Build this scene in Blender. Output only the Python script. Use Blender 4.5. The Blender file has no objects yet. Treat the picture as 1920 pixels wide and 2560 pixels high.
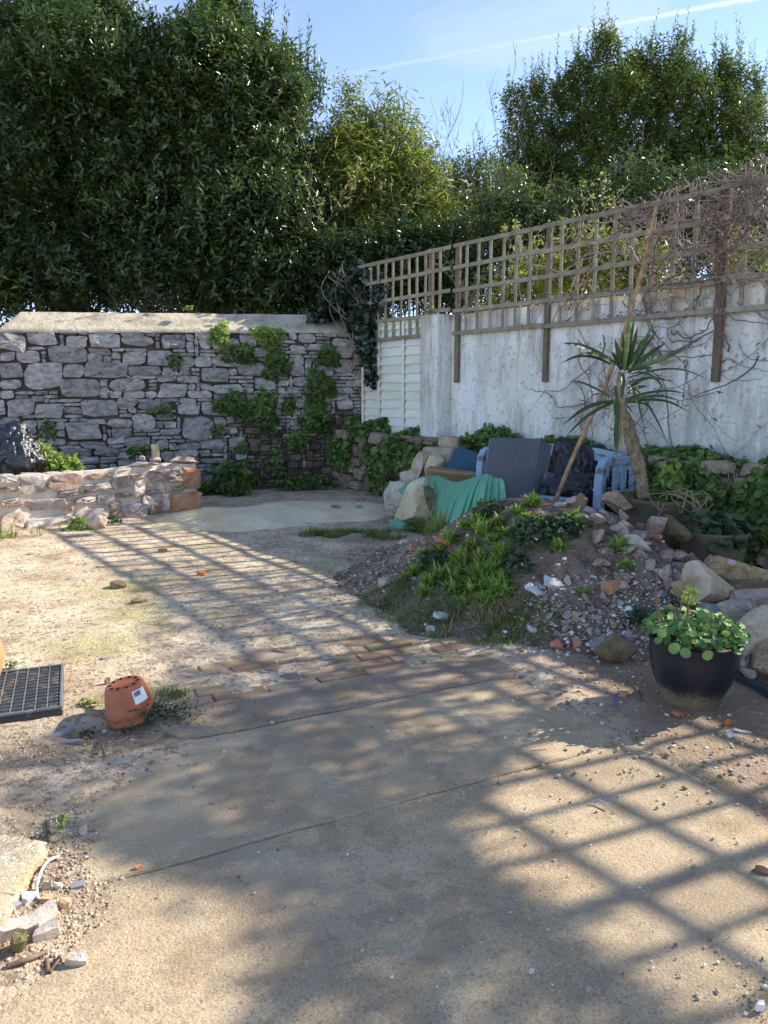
import bpy, bmesh, math, random
import numpy as np
from mathutils import Vector, Matrix

sc = bpy.context.scene
COL = sc.collection
R = math.radians

# ------------------------------------------------------------------ camera
CAM_H, PITCH, FPX = 1.5, R(9.2), 1923.0        # metres, down-tilt, focal length in photo pixels
cd = bpy.data.cameras.new('camera')
cam = bpy.data.objects.new('camera', cd); COL.objects.link(cam)
cam.location = (0, 0, CAM_H); cam.rotation_euler = (R(90) - PITCH, 0, 0)
cd.sensor_fit = 'VERTICAL'; cd.sensor_height = 24.0; cd.lens = FPX / 2560 * 24.0
cd.clip_start = 0.05; cd.clip_end = 2000
sc.camera = cam

# ------------------------------------------------------------------ sky, sun, exposure
SUN_AZ = math.atan2(0.915, 0.40)                # clockwise from +Y
SUN_EL = R(33.6)
SUN = Vector((math.sin(SUN_AZ) * math.cos(SUN_EL), math.cos(SUN_AZ) * math.cos(SUN_EL), math.sin(SUN_EL)))
SKY_STRENGTH, SUN_STRENGTH, EXPOSURE = 0.100, 2.1, 2.08

def pix_dir(px, py):
    u, v = px - 960, 1280 - py
    return Vector((u, v * math.sin(PITCH) + FPX * math.cos(PITCH), v * math.cos(PITCH) - FPX * math.sin(PITCH)))

w = bpy.data.worlds.new('World'); sc.world = w; w.use_nodes = True
nt = w.node_tree; nt.nodes.clear()
def wn(t, **k):
    n = nt.nodes.new(t)
    for a, b in k.items(): setattr(n, a, b)
    return n
wo = wn('ShaderNodeOutputWorld'); bg = wn('ShaderNodeBackground'); bg.inputs['Strength'].default_value = SKY_STRENGTH
sky = wn('ShaderNodeTexSky', sky_type='NISHITA', sun_disc=False, sun_elevation=SUN_EL, sun_rotation=SUN_AZ,
         air_density=0.5, dust_density=0.0, ozone_density=3.0, altitude=0)
tc = wn('ShaderNodeTexCoord')
mp = wn('ShaderNodeMapping'); mp.inputs['Scale'].default_value = (1.6, 1.6, 4.2)
mp.inputs['Rotation'].default_value = (0, R(22), R(-30))
cn = wn('ShaderNodeTexNoise'); cn.inputs['Scale'].default_value = 2.3; cn.inputs['Detail'].default_value = 7
cn.inputs['Roughness'].default_value = 0.55; cn.inputs['Distortion'].default_value = 0.5
cr = wn('ShaderNodeValToRGB'); cr.color_ramp.elements[0].position = 0.55; cr.color_ramp.elements[1].position = 0.80
cr.color_ramp.elements[1].color = (0.42, 0.42, 0.42, 1)
L = nt.links.new
L(tc.outputs['Generated'], mp.inputs['Vector']); L(mp.outputs['Vector'], cn.inputs['Vector']); L(cn.outputs['Fac'], cr.inputs['Fac'])
# vapour trail: a thin arc of a great circle through two sky directions
d1, d2 = pix_dir(960, 168).normalized(), pix_dir(1840, 4).normalized()
nrm = d1.cross(d2).normalized()
dot = wn('ShaderNodeVectorMath', operation='DOT_PRODUCT'); dot.inputs[1].default_value = nrm
L(tc.outputs['Generated'], dot.inputs[0])
nz = wn('ShaderNodeTexNoise'); nz.inputs['Scale'].default_value = 60; L(tc.outputs['Generated'], nz.inputs['Vector'])
nzm = wn('ShaderNodeMath', operation='MULTIPLY_ADD'); nzm.inputs[1].default_value = 0.003; nzm.inputs[2].default_value = -0.0015
L(nz.outputs['Fac'], nzm.inputs[0])
ad = wn('ShaderNodeMath', operation='ADD'); L(dot.outputs['Value'], ad.inputs[0]); L(nzm.outputs[0], ad.inputs[1])
ab = wn('ShaderNodeMath', operation='ABSOLUTE'); L(ad.outputs[0], ab.inputs[0])
mr = wn('ShaderNodeMapRange'); mr.inputs['From Min'].default_value = 0.0005; mr.inputs['From Max'].default_value = 0.0035
mr.inputs['To Min'].default_value = 1; mr.inputs['To Max'].default_value = 0; L(ab.outputs[0], mr.inputs['Value'])
al = wn('ShaderNodeVectorMath', operation='DOT_PRODUCT'); al.inputs[1].default_value = (d2 - d1 * d1.dot(d2)).normalized()
L(tc.outputs['Generated'], al.inputs[0])
mr2 = wn('ShaderNodeMapRange'); mr2.inputs['From Min'].default_value = -0.12; mr2.inputs['From Max'].default_value = 0.5
mr2.inputs['To Max'].default_value = 0.85
L(al.outputs['Value'], mr2.inputs['Value'])
mm = wn('ShaderNodeMath', operation='MULTIPLY'); L(mr.outputs[0], mm.inputs[0]); L(mr2.outputs[0], mm.inputs[1])
mx = wn('ShaderNodeMath', operation='MAXIMUM'); L(mm.outputs[0], mx.inputs[0]); L(cr.outputs['Color'], mx.inputs[1])
hs = wn('ShaderNodeHueSaturation'); hs.inputs['Saturation'].default_value = 0.86; hs.inputs['Value'].default_value = 1.0
L(sky.outputs['Color'], hs.inputs['Color'])
mixc = wn('ShaderNodeMix', data_type='RGBA'); L(mx.outputs[0], mixc.inputs['Factor']); L(hs.outputs['Color'], mixc.inputs['A'])
mixc.inputs['B'].default_value = (2.6, 2.7, 2.9, 1)
L(mixc.outputs['Result'], bg.inputs['Color']); L(bg.outputs[0], wo.inputs[0])

sd = bpy.data.lights.new('sun', 'SUN'); sd.energy = SUN_STRENGTH; sd.angle = R(0.55); sd.color = (1.0, 0.95, 0.86)
so = bpy.data.objects.new('sun', sd); COL.objects.link(so)
so.rotation_euler = (-SUN).to_track_quat('-Z', 'Y').to_euler(); so.location = SUN * 40

vs = sc.view_settings; vs.view_transform = 'Standard'; vs.look = 'None'; vs.exposure = EXPOSURE; vs.gamma = 1.0; vs.use_curve_mapping = False
sc.cycles.max_bounces = 6; sc.cycles.transparent_max_bounces = 8; sc.cycles.use_denoising = True

# ------------------------------------------------------------------ where the photo's pixels stand
def G(px, py, z=0.0):                                     # on a level plane
    r = pix_dir(px, py); s = (z - CAM_H) / r.z
    return (r.x * s, r.y * s)
def Zp(px, py, y):                                        # at a known distance
    r = pix_dir(px, py); s = y / r.y
    return Vector((r.x * s, y, r.z * s + CAM_H))
class Wall:                                               # vertical plane: t along, o outward, z up
    def __init__(s, o, d, n): s.o, s.d, s.n = Vector((*o, 0)), Vector((*d, 0)).normalized(), Vector((*n, 0)).normalized()
    def at(s, t, off=0, z=0): return s.o + s.d * t + s.n * off + Vector((0, 0, z))
    def hit(s, px, py, off=0):
        r = pix_dir(px, py); o = s.o + s.n * off
        p = r * (o.dot(s.n) / r.dot(s.n)); q = p - s.o
        return q.dot(s.d), p.z + CAM_H
    def mat(s, t=0, off=0, z=0):                          # local x along, y outward, z up
        p = s.at(t, off, z)
        return Matrix(((s.d.x, s.n.x, 0, p.x), (s.d.y, s.n.y, 0, p.y), (0, 0, 1, p.z), (0, 0, 0, 1)))
RW = Wall((-.34, 11.8), (.588, -.809), (-.809, -.588))    # white wall
_a = R(20)
BW = Wall((-.4, 11.8), (-math.cos(_a), -math.sin(_a)), (math.sin(_a), -math.cos(_a)))   # old stone wall
LW = Wall((-4.02, 7.92), (1.71, 1.57), (.676, -.736))     # low pink wall

# ------------------------------------------------------------------ noise
def _h(ix, iy, iz, s):
    n = (ix * 374761393 + iy * 668265263 + iz * 2147483647 + s * 974634777) & 0xffffffff
    n = ((n ^ (n >> 13)) * 1274126177) & 0xffffffff
    return ((n ^ (n >> 16)) & 0xffff) / 65535.0
def vnoise(p, s=0):
    p = np.asarray(p, float); i = np.floor(p).astype(np.int64); f = p - i; f = f * f * (3 - 2 * f); r = 0
    for a in (0, 1):
        for b in (0, 1):
            for c in (0, 1):
                wgt = (f[:, 0] if a else 1 - f[:, 0]) * (f[:, 1] if b else 1 - f[:, 1]) * (f[:, 2] if c else 1 - f[:, 2])
                r = r + wgt * _h(i[:, 0] + a, i[:, 1] + b, i[:, 2] + c, s)
    return r * 2 - 1
def fbm(p, o=4, s=0):
    p = np.asarray(p, float); r = 0; a = 1; t = 0
    for k in range(o): r = r + a * vnoise(p * 2 ** k + 17.3 * k, s + k); t += a; a *= .5
    return r / t
def fbm2(x, y, sc_=1, o=4, s=0):
    x = np.atleast_1d(np.asarray(x, float)); y = np.atleast_1d(np.asarray(y, float))
    return fbm(np.stack([x * sc_, y * sc_, np.full_like(x, .37)], 1), o, s)
def sstep(a, b, x): t = np.clip((x - a) / (b - a), 0, 1); return t * t * (3 - 2 * t)

# ------------------------------------------------------------------ materials
ALB = 1.32                                                  # one shared scale for all base colours
def mk(name, cols, scale=6, rough=.85, bump=.4, bscale=30, detail=6, spec=.3, attr=0, objrand=(0, 0, 0), transl=0, speck=None,
       speck2=None, stretch=None, dist=.02, coord='pos', layers=(), tint=None, metallic=0, coat=0):
    """colour ramp over noise, flecks, layers of stain with shapes of their own, relief"""
    lum = lambda c: (min(.84, c[0] * ALB * 1.03), min(.82, c[1] * ALB), min(.80, c[2] * ALB * .94))
    cols = [lum(c) for c in cols]
    m = bpy.data.materials.new(name); m.use_nodes = True; t = m.node_tree; t.nodes.clear(); l = t.links.new
    def nd(ty, **k):
        n = t.nodes.new(ty)
        for a, b in k.items(): setattr(n, a, b)
        return n
    out = nd('ShaderNodeOutputMaterial'); bs = nd('ShaderNodeBsdfPrincipled')
    if coord == 'pos': v = nd('ShaderNodeNewGeometry').outputs['Position']
    else: v = nd('ShaderNodeTexCoord').outputs['Object']
    v0 = v
    if stretch:
        mpn = nd('ShaderNodeMapping'); mpn.inputs['Scale'].default_value = stretch; l(v, mpn.inputs['Vector']); v = mpn.outputs[0]
    if objrand != (0, 0, 0):
        oi = nd('ShaderNodeObjectInfo'); av = nd('ShaderNodeVectorMath', operation='MULTIPLY_ADD')
        cx = nd('ShaderNodeCombineXYZ'); l(oi.outputs['Random'], cx.inputs[0]); l(oi.outputs['Random'], cx.inputs[1])
        l(cx.outputs[0], av.inputs[0]); av.inputs[1].default_value = (37, 91, 0); l(v, av.inputs[2]); v = av.outputs[0]
    n1 = nd('ShaderNodeTexNoise'); n1.inputs['Scale'].default_value = scale; n1.inputs['Detail'].default_value = detail
    n1.inputs['Roughness'].default_value = .62; l(v, n1.inputs['Vector'])
    rp = nd('ShaderNodeValToRGB'); e = rp.color_ramp.elements
    lo, hi = .30, .70
    for i, c in enumerate(cols):
        p = lo + (hi - lo) * i / max(1, len(cols) - 1)
        if i < 2: x = e[i]; x.position = p
        else: x = e.new(p)
        x.color = (*c, 1)
    if len(cols) == 1: e[1].color = (*cols[0], 1)
    l(n1.outputs['Fac'], rp.inputs['Fac']); col = rp.outputs['Color']
    def mixin(col, c, fac):
        mxn = nd('ShaderNodeMix', data_type='RGBA'); l(fac, mxn.inputs['Factor']); l(col, mxn.inputs['A'])
        mxn.inputs['B'].default_value = (*lum(c), 1); return mxn.outputs['Result']
    def ramp(sock, a, b, amt=1.0):
        q = nd('ShaderNodeMapRange'); q.inputs['From Min'].default_value = a; q.inputs['From Max'].default_value = b
        q.inputs['To Max'].default_value = amt; l(sock, q.inputs['Value']); return q.outputs[0]
    for spk in (speck, speck2):
        if spk:                                            # (colour, scale, lo, hi, amount)
            n2 = nd('ShaderNodeTexNoise'); n2.inputs['Scale'].default_value = spk[1]; n2.inputs['Detail'].default_value = 3
            l(v0, n2.inputs['Vector']); col = mixin(col, spk[0], ramp(n2.outputs['Fac'], spk[2], spk[3], spk[4]))
    for ly in layers: col = ly(nd, l, v0, col, mixin, ramp)
    if attr:
        at = nd('ShaderNodeAttribute', attribute_name='var')
        q = nd('ShaderNodeMapRange'); q.inputs['To Min'].default_value = 1 - attr; q.inputs['To Max'].default_value = 1 + attr
        l(at.outputs['Fac'], q.inputs['Value']); h = nd('ShaderNodeHueSaturation'); l(q.outputs[0], h.inputs['Value'])
        l(col, h.inputs['Color']); col = h.outputs['Color']
        if tint: col = mixin(col, tint[0], ramp(at.outputs['Fac'], tint[1], tint[2], tint[3]))
    if objrand != (0, 0, 0):
        h = nd('ShaderNodeHueSaturation'); l(col, h.inputs['Color'])
        wnn = nd('ShaderNodeTexWhiteNoise', noise_dimensions='1D'); l(oi.outputs['Random'], wnn.inputs['W'])
        sp = nd('ShaderNodeSeparateColor'); l(wnn.outputs['Color'], sp.inputs[0])
        for k, (nm, c0) in enumerate((('Hue', .5), ('Saturation', 1), ('Value', 1))):
            q = nd('ShaderNodeMapRange'); q.inputs['To Min'].default_value = c0 - objrand[k]; q.inputs['To Max'].default_value = c0 + objrand[k]
            l(sp.outputs[k], q.inputs['Value']); l(q.outputs[0], h.inputs[nm])
        col = h.outputs['Color']
    l(col, bs.inputs['Base Color']); bs.inputs['Roughness'].default_value = rough; bs.inputs['Specular IOR Level'].default_value = spec
    bs.inputs['Metallic'].default_value = metallic; bs.inputs['Coat Weight'].default_value = coat
    if bump:
        n3 = nd('ShaderNodeTexNoise'); n3.inputs['Scale'].default_value = bscale; n3.inputs['Detail'].default_value = 5
        n3.inputs['Roughness'].default_value = .65; l(v, n3.inputs['Vector'])
        bp = nd('ShaderNodeBump'); bp.inputs['Strength'].default_value = bump; bp.inputs['Distance'].default_value = dist
        l(n3.outputs['Fac'], bp.inputs['Height']); l(bp.outputs[0], bs.inputs['Normal'])
    sh = bs.outputs[0]
    if transl:
        tr = nd('ShaderNodeBsdfTranslucent'); l(col, tr.inputs['Color']); ms = nd('ShaderNodeMixShader'); ms.inputs[0].default_value = transl
        l(sh, ms.inputs[1]); l(tr.outputs[0], ms.inputs[2]); sh = ms.outputs[0]
    l(sh, out.inputs[0]); return m

def patch(c, scale, lo, hi, amt, seed=0.0, box=None, stretch=None):
    """stain with a noise outline, optionally only inside (axis, a0, a1) ranges of world position"""
    def f(nd, l, v, col, mixin, ramp):
        mpn = nd('ShaderNodeMapping'); mpn.inputs['Location'].default_value = (seed, seed * .7, seed * .3)
        if stretch: mpn.inputs['Scale'].default_value = stretch
        l(v, mpn.inputs['Vector'])
        n = nd('ShaderNodeTexNoise'); n.inputs['Scale'].default_value = scale; n.inputs['Detail'].default_value = 7; n.inputs['Roughness'].default_value = .6
        l(mpn.outputs[0], n.inputs['Vector']); fac = ramp(n.outputs['Fac'], lo, hi, amt)
        if box:
            s = nd('ShaderNodeSeparateXYZ'); l(v, s.inputs[0])
            for ax, a0, a1 in box:
                m_ = nd('ShaderNodeMath', operation='MULTIPLY'); l(fac, m_.inputs[0]); l(ramp(s.outputs[ax], a0, a1, 1.0), m_.inputs[1]); fac = m_.outputs[0]
        return mixin(col, c, fac)
    return f
def spots(c, scale, r0, r1, amt, rand=.5, region=None):
    """round flecks (lichen, flakes) from voronoi cells"""
    def f(nd, l, v, col, mixin, ramp):
        n = nd('ShaderNodeTexVoronoi'); n.inputs['Scale'].default_value = scale; l(v, n.inputs['Vector'])
        s = nd('ShaderNodeSeparateColor'); l(n.outputs['Color'], s.inputs[0])
        a = nd('ShaderNodeMath', operation='MULTIPLY'); l(s.outputs[0], a.inputs[0]); a.inputs[1].default_value = rand
        b = nd('ShaderNodeMath', operation='ADD'); l(n.outputs['Distance'], b.inputs[0]); l(a.outputs[0], b.inputs[1])
        fac = ramp(b.outputs[0], r1, r0, amt)
        if region:
            g = nd('ShaderNodeTexNoise'); g.inputs['Scale'].default_value = region[0]; l(v, g.inputs['Vector'])
            m_ = nd('ShaderNodeMath', operation='MULTIPLY'); l(fac, m_.inputs[0]); l(ramp(g.outputs['Fac'], region[1], region[2], 1.0), m_.inputs[1]); fac = m_.outputs[0]
        return mixin(col, c, fac)
    return f

M = {}
M['dirt'] = mk('dirt', [(.28, .20, .135), (.49, .385, .27), (.63, .53, .395)], scale=2.6, rough=.95, bump=.9, bscale=55, dist=.02, detail=9,
    speck=((.13, .09, .06), 30, .52, .62, .65), speck2=((.58, .50, .40), 70, .60, .68, .75),
    layers=(patch((.31, .29, .10), 1.1, .50, .66, .52, 3.1, box=((1, 8.0, 6.0), (1, 2.9, 3.6))),
            patch((.10, .07, .05), 1.6, .42, .60, .70, 9.2, box=((0, -.55, .35), (1, 4.2, 5.0))),
            patch((.16, .115, .08), 1.3, .36, .58, .65, 5.2, box=((0, -.5, -1.0), (1, 4.0, 3.2))), patch((.21, .145, .095), 1.7, .26, .52, .8, 8.8, box=((0, .75, 1.15), (1, 4.6, 4.2)))))
M['bank_stone'] = mk('mossy tan wall stone', [(.16, .12, .085), (.26, .20, .145), (.36, .30, .23)], scale=6, rough=.92, bump=.9, bscale=20, dist=.04, attr=.35, speck=((.14, .13, .05), 6, .56, .70, .5))
M['soil'] = mk('dark garden soil', [(.115, .08, .057), (.185, .135, .10), (.29, .225, .17)], scale=5, rough=.96, bump=1.0, bscale=28, dist=.05, detail=9,
    speck=((.34, .29, .24), 60, .63, .70, .8), speck2=((.03, .02, .015), 14, .55, .65, .6))
M['sand'] = mk('builders sand', [(.48, .36, .19), (.62, .49, .28), (.68, .58, .40)], scale=2.5, rough=.95, bump=.8, bscale=26, dist=.03, detail=9,
    speck=((.30, .23, .15), 18, .58, .70, .5), layers=(patch((.62, .56, .455), 1.2, .32, .54, .75, 4.4, box=((0, -2.1, -1.2),)),))
M['concrete'] = mk('weathered concrete', [(.31, .225, .14), (.405, .31, .195), (.495, .395, .26)], scale=1.7, rough=.9, bump=1.0, bscale=110, dist=.006, detail=10,
    speck=((.15, .105, .07), 150, .55, .63, .62), speck2=((.54, .46, .35), 140, .60, .67, .75),
    layers=(patch((.27, .205, .145), 1.4, .46, .64, .5, 2.0), patch((.46, .38, .28), .9, .52, .64, .5, 12.0), patch((.21, .155, .11), 9, .58, .70, .4, 4.0), patch((.19, .17, .06), 4.0, .60, .72, .45, 7.7), patch((.15, .11, .08), 3.0, .495, .515, .25, 21.0)))
M['concrete_grey'] = mk('weathered concrete strip', [(.19, .135, .095), (.27, .20, .145), (.36, .28, .205)], scale=3.5, rough=.92, bump=.8, bscale=90, dist=.008, detail=10,
    speck=((.07, .05, .04), 110, .55, .65, .6), speck2=((.46, .42, .36), 150, .63, .70, .7), layers=(patch((.18, .16, .04), 3.0, .55, .70, .5, 1.3),))
M['brick_paver'] = mk('old paving brick', [(.16, .10, .075), (.24, .165, .12), (.30, .235, .18)], scale=7, rough=.92, bump=.6, bscale=80, dist=.006,
    objrand=(.006, .15, .2), speck=((.40, .35, .28), 60, .62, .70, .6), layers=(patch((.22, .20, .07), 4.5, .52, .66, .6, 6.1), patch((.26, .19, .115), 3.0, .42, .60, .7, 1.1)))
M['wall_stone'] = mk('blue grey limestone', [(.20, .182, .166), (.38, .35, .322), (.55, .515, .475)], scale=9, rough=.82, bump=1.0, bscale=30, dist=.03, detail=9,
    attr=.30, tint=((.34, .29, .25), .78, 1.0, .6), speck=((.50, .50, .50), 26, .60, .72, .6), speck2=((.09, .085, .085), 14, .56, .70, .6), stretch=(1, 1, 2.2))
M['brown_stone'] = mk('brown rubble stone', [(.07, .05, .04), (.13, .10, .075), (.21, .17, .14)], scale=9, rough=.88, bump=.8, bscale=24, dist=.03,
    attr=.5, tint=((.36, .33, .30), .86, .97, .85))
M['joint_dark'] = mk('old lime joint and soil', [(.065, .055, .043), (.12, .10, .077)], scale=8, rough=.96, bump=.9, bscale=24, dist=.04,
    layers=(patch((.05, .075, .02), 3, .52, .64, .7),))
M['coping'] = mk('mortar coping', [(.30, .245, .18), (.42, .36, .27), (.50, .44, .34)], scale=3.2, rough=.92, bump=.8, bscale=22, dist=.03, detail=9,
    speck=((.20, .155, .11), 9, .56, .70, .55), layers=(patch((.19, .165, .12), 2.2, .54, .68, .6, 8.0), patch((.26, .25, .06), 6, .63, .72, .5, 2.2)))
M['pink_stone'] = mk('pink sandstone', [(.25, .18, .145), (.38, .30, .25), (.52, .45, .395)], scale=7, rough=.86, bump=.9, bscale=20, dist=.035, detail=9,
    attr=.22, objrand=(.012, .32, .18), speck=((.60, .56, .52), 12, .58, .72, .65), speck2=((.24, .20, .21), 6, .56, .70, .6))
M['rust_stone'] = mk('rust red sandstone', [(.28, .13, .065), (.40, .205, .115), (.48, .30, .2)], scale=6, rough=.88, bump=.8, bscale=30, dist=.02, attr=.15)
M['mortar'] = mk('pale mortar', [(.44, .40, .34), (.58, .54, .47)], scale=7, rough=.95, bump=.7, bscale=40, dist=.015)
M['white_wall'] = mk('limewashed render', [(.52, .485, .42), (.655, .62, .555), (.74, .71, .645)], scale=1.6, rough=.9, bump=.55, bscale=22, dist=.012, detail=9,
    layers=(patch((.44, .415, .38), 1.3, .46, .62, .75, 1.0, stretch=(1.8, 1.8, .6)), patch((.27, .24, .20), 5, .50, .66, .62, 5.0, stretch=(1.6, 1.6, .3)), patch((.22, .205, .18), 22, .55, .66, .6, 2.0),
            patch((.42, .36, .22), 2.2, .36, .60, .65, 3.0, box=((2, 2.05, 2.42),)), patch((.23, .20, .16), 3.5, .40, .58, .75, 4.0, box=((2, 2.15, 2.45),)),
            spots((.66, .67, .64), 15, .10, .20, .85, .45, (1.6, .42, .52)), spots((.60, .62, .58), 34, .12, .26, .75, .5, (2.1, .44, .54)),
            patch((.27, .265, .21), 1.6, .42, .60, .6, 11.0, box=((2, 1.5, .9), (0, 1.5, 2.6))), patch((.80, .79, .77), 3.0, .58, .66, .8, 6.6, stretch=(2.2, 2.2, .5))))
M['white_board'] = mk('old white painted board', [(.58, .54, .41), (.70, .66, .54), (.76, .73, .63)], scale=4, rough=.7, bump=.4, bscale=18, dist=.008, stretch=(1, 1, 3),
    objrand=(.006, .3, .06), layers=(patch((.50, .46, .25), 2.6, .50, .66, .6, 2.0, box=((0, .35, -.3),)),))
M['trellis'] = mk('weathered grey brown timber', [(.145, .12, .085), (.22, .19, .138), (.29, .25, .185)], scale=9, rough=.85, bump=.5, bscale=60, dist=.005,
    objrand=(.01, .15, .16), stretch=(1, 1, 1), layers=(patch((.17, .17, .08), 6, .56, .68, .5, 2.0),))
M['post'] = mk('brown weathered post', [(.075, .058, .04), (.13, .105, .072), (.18, .15, .105)], scale=12, rough=.86, bump=.6, bscale=40, dist=.006, objrand=(.01, .1, .12), stretch=(3, 3, .4))
M['slate'] = mk('dark grey paving', [(.085, .088, .102), (.115, .118, .132)], scale=5, rough=.62, bump=.25, bscale=60, dist=.004, objrand=(.004, .05, .08), speck=((.13, .135, .15), 30, .62, .72, .4))
M['slate_edge'] = mk('cut slate edge', [(.16, .17, .20), (.24, .255, .29)], scale=20, rough=.8, bump=.3, bscale=80, dist=.003)
M['blue_paint'] = mk('flaking blue paint', [(.16, .235, .32), (.215, .30, .385), (.29, .365, .43)], scale=6, rough=.62, bump=.6, bscale=40, dist=.006, coord='obj', detail=8,
    layers=(patch((.13, .10, .075), 9, .57, .62, .95, 1.5, stretch=(.5, 1, 1)), patch((.30, .27, .22), 14, .62, .66, .8, 4.5, stretch=(.6, 1, 1))))
M['teal_paint'] = mk('dark teal board', [(.018, .055, .085), (.03, .085, .12)], scale=6, rough=.6, bump=.3, bscale=30)
M['black_bag'] = mk('black polythene', [(.008, .009, .012), (.016, .017, .021)], scale=5, rough=.30, bump=.5, bscale=16, dist=.03, spec=.6)
M['grey_bag'] = mk('sun greyed black polythene', [(.010, .0105, .012), (.018, .019, .021)], scale=5, rough=.24, bump=.9, bscale=11, dist=.03, spec=.8)
M['timber'] = mk('old sawn timber', [(.13, .088, .05), (.20, .14, .085), (.28, .21, .14)], scale=5, rough=.85, bump=.6, bscale=30, dist=.008, coord='obj', stretch=(.5, 6, 6), objrand=(.01, .15, .15))
M['pale_rock'] = mk('pale limestone block', [(.38, .295, .20), (.55, .46, .345), (.64, .58, .47)], scale=5, rough=.92, bump=1.0, bscale=32, dist=.04, detail=9,
    objrand=(.012, .3, .14), speck=((.24, .155, .09), 7, .56, .70, .6), speck2=((.42, .40, .22), 5, .58, .70, .35))
M['rubble'] = mk('broken pink and grey stone', [(.23, .165, .135), (.38, .295, .25), (.54, .47, .42)], scale=9, rough=.9, bump=.9, bscale=24, dist=.02, detail=8, coord='obj',
    objrand=(.02, .5, .35), speck=((.60, .58, .55), 14, .58, .68, .6))
M['boulder'] = mk('quartz veined sandstone', [(.29, .185, .115), (.45, .335, .235), (.60, .51, .42)], scale=10, rough=.9, bump=1.0, bscale=44, dist=.035, detail=10, coord='obj',
    objrand=(.015, .35, .14), speck=((.22, .12, .06), 13, .54, .64, .7), speck2=((.58, .56, .54), 15, .57, .64, .8), stretch=(1, 1, 2))
M['blue_boulder'] = mk('blue grey rock', [(.15, .135, .125), (.24, .23, .228), (.40, .40, .41)], scale=11, rough=.88, bump=1.0, bscale=46, dist=.03, detail=10, coord='obj', speck=((.20, .14, .09), 9, .55, .66, .65), speck2=((.58, .58, .59), 14, .57, .65, .8))
M['mossy_rock'] = mk('mossy brown rock', [(.13, .09, .05), (.21, .15, .085), (.31, .25, .17)], scale=6, rough=.95, bump=1.0, bscale=26, dist=.04, speck=((.13, .125, .035), 7, .48, .62, .7))
M['brickbit'] = mk('broken red brick', [(.36, .13, .065), (.48, .20, .11)], scale=18, rough=.92, bump=.7, bscale=60, dist=.008, coord='obj', objrand=(.01, .15, .2))
M['shard'] = mk('white stone flake', [(.40, .40, .395), (.54, .54, .53)], scale=8, rough=.75, bump=.5, bscale=30, dist=.01, coord='obj', objrand=(.01, .2, .15))
M['slate_bit'] = mk('broken roof slate', [(.16, .165, .175), (.27, .275, .285)], scale=8, rough=.6, bump=.4, bscale=40, dist=.006, coord='obj', objrand=(.01, .1, .15))
M['gravel'] = mk('loose gravel', [(.26, .20, .15), (.42, .35, .27)], scale=3, rough=.92, bump=0, attr=.7, tint=((.68, .66, .63), .70, .95, .9))
M['gravel_dull'] = mk('dull grit', [(.26, .20, .145), (.40, .32, .235)], scale=3, rough=.95, bump=0, attr=.6, tint=((.55, .52, .47), .85, 1.0, .8))
M['terracotta'] = mk('terracotta plastic', [(.30, .095, .042), (.34, .115, .055)], scale=4, rough=.5, bump=.12, bscale=70, dist=.004, layers=(patch((.36, .20, .12), 5, .56, .70, .5),))
M['clay'] = mk('weathered terracotta', [(.30, .14, .065), (.38, .20, .10), (.43, .28, .17)], scale=4, rough=.85, bump=.4, bscale=30)
M['hole'] = mk('dark hole', [(.015, .008, .006)], rough=.9, bump=0)
M['label_white'] = mk('white sticker', [(.75, .76, .78)], rough=.45, bump=0)
M['label_ink'] = mk('printed ink', [(.04, .05, .07)], rough=.6, bump=0)
M['black_plastic'] = mk('dusty black plastic', [(.018, .019, .022), (.045, .046, .05)], scale=9, rough=.45, bump=.25, bscale=60, dist=.004, speck=((.17, .15, .12), 16, .55, .68, .55))
M['grey_plastic'] = mk('dusty grey plastic', [(.075, .08, .09), (.14, .145, .155)], scale=12, rough=.5, bump=.2, bscale=60, dist=.003, speck=((.24, .21, .17), 16, .55, .68, .6))
M['dark_strip'] = mk('anthracite plastic', [(.025, .03, .042), (.035, .042, .055)], scale=9, rough=.4, bump=.1)
M['brown_pot'] = mk('dull brown plastic tub', [(.125, .098, .062), (.165, .13, .085)], scale=3, rough=.6, bump=.2, bscale=20, layers=(patch((.20, .17, .13), 4, .55, .7, .5),))
M['bark'] = mk('tree bark', [(.06, .047, .036), (.12, .095, .072)], scale=8, rough=.95, bump=.9, bscale=20, dist=.04, stretch=(2, 2, .4))
M['cordyline_bark'] = mk('fibrous pale bark', [(.15, .105, .065), (.27, .20, .13), (.37, .29, .20)], scale=20, rough=.95, bump=1.0, bscale=45, dist=.03, speck=((.07, .045, .03), 30, .55, .66, .7), stretch=(1, 1, .5))
M['cane'] = mk('bamboo pole', [(.20, .105, .05), (.33, .20, .105), (.42, .285, .16)], scale=9, rough=.55, bump=.3, bscale=30, dist=.004, speck=((.10, .055, .03), 12, .56, .68, .6))
M['bare_twig'] = mk('dark bare twig', [(.085, .068, .055), (.15, .125, .10)], scale=6, rough=.9, bump=0)
M['twig'] = mk('bare twig', [(.17, .14, .105), (.30, .255, .20)], scale=6, rough=.9, bump=0)
M['vine_stem'] = mk('brown vine stem', [(.13, .10, .09), (.27, .225, .20)], scale=4, rough=.85, bump=0, attr=.4)
M['vine_leaf'] = mk('bronze vine leaf', [(.19, .125, .10), (.30, .215, .17)], scale=6, rough=.7, bump=0, attr=.5, transl=.35, tint=((.42, .22, .08), .90, 1.0, .8))
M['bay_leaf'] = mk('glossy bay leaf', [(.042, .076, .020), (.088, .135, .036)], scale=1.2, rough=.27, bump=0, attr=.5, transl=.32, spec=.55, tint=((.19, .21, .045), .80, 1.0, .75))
M['bay_leaf2'] = mk('sunny bay leaf', [(.085, .13, .028), (.145, .20, .045)], scale=1.2, rough=.30, bump=0, attr=.4, transl=.30, spec=.55, tint=((.25, .27, .06), .75, 1.0, .7))
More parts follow.
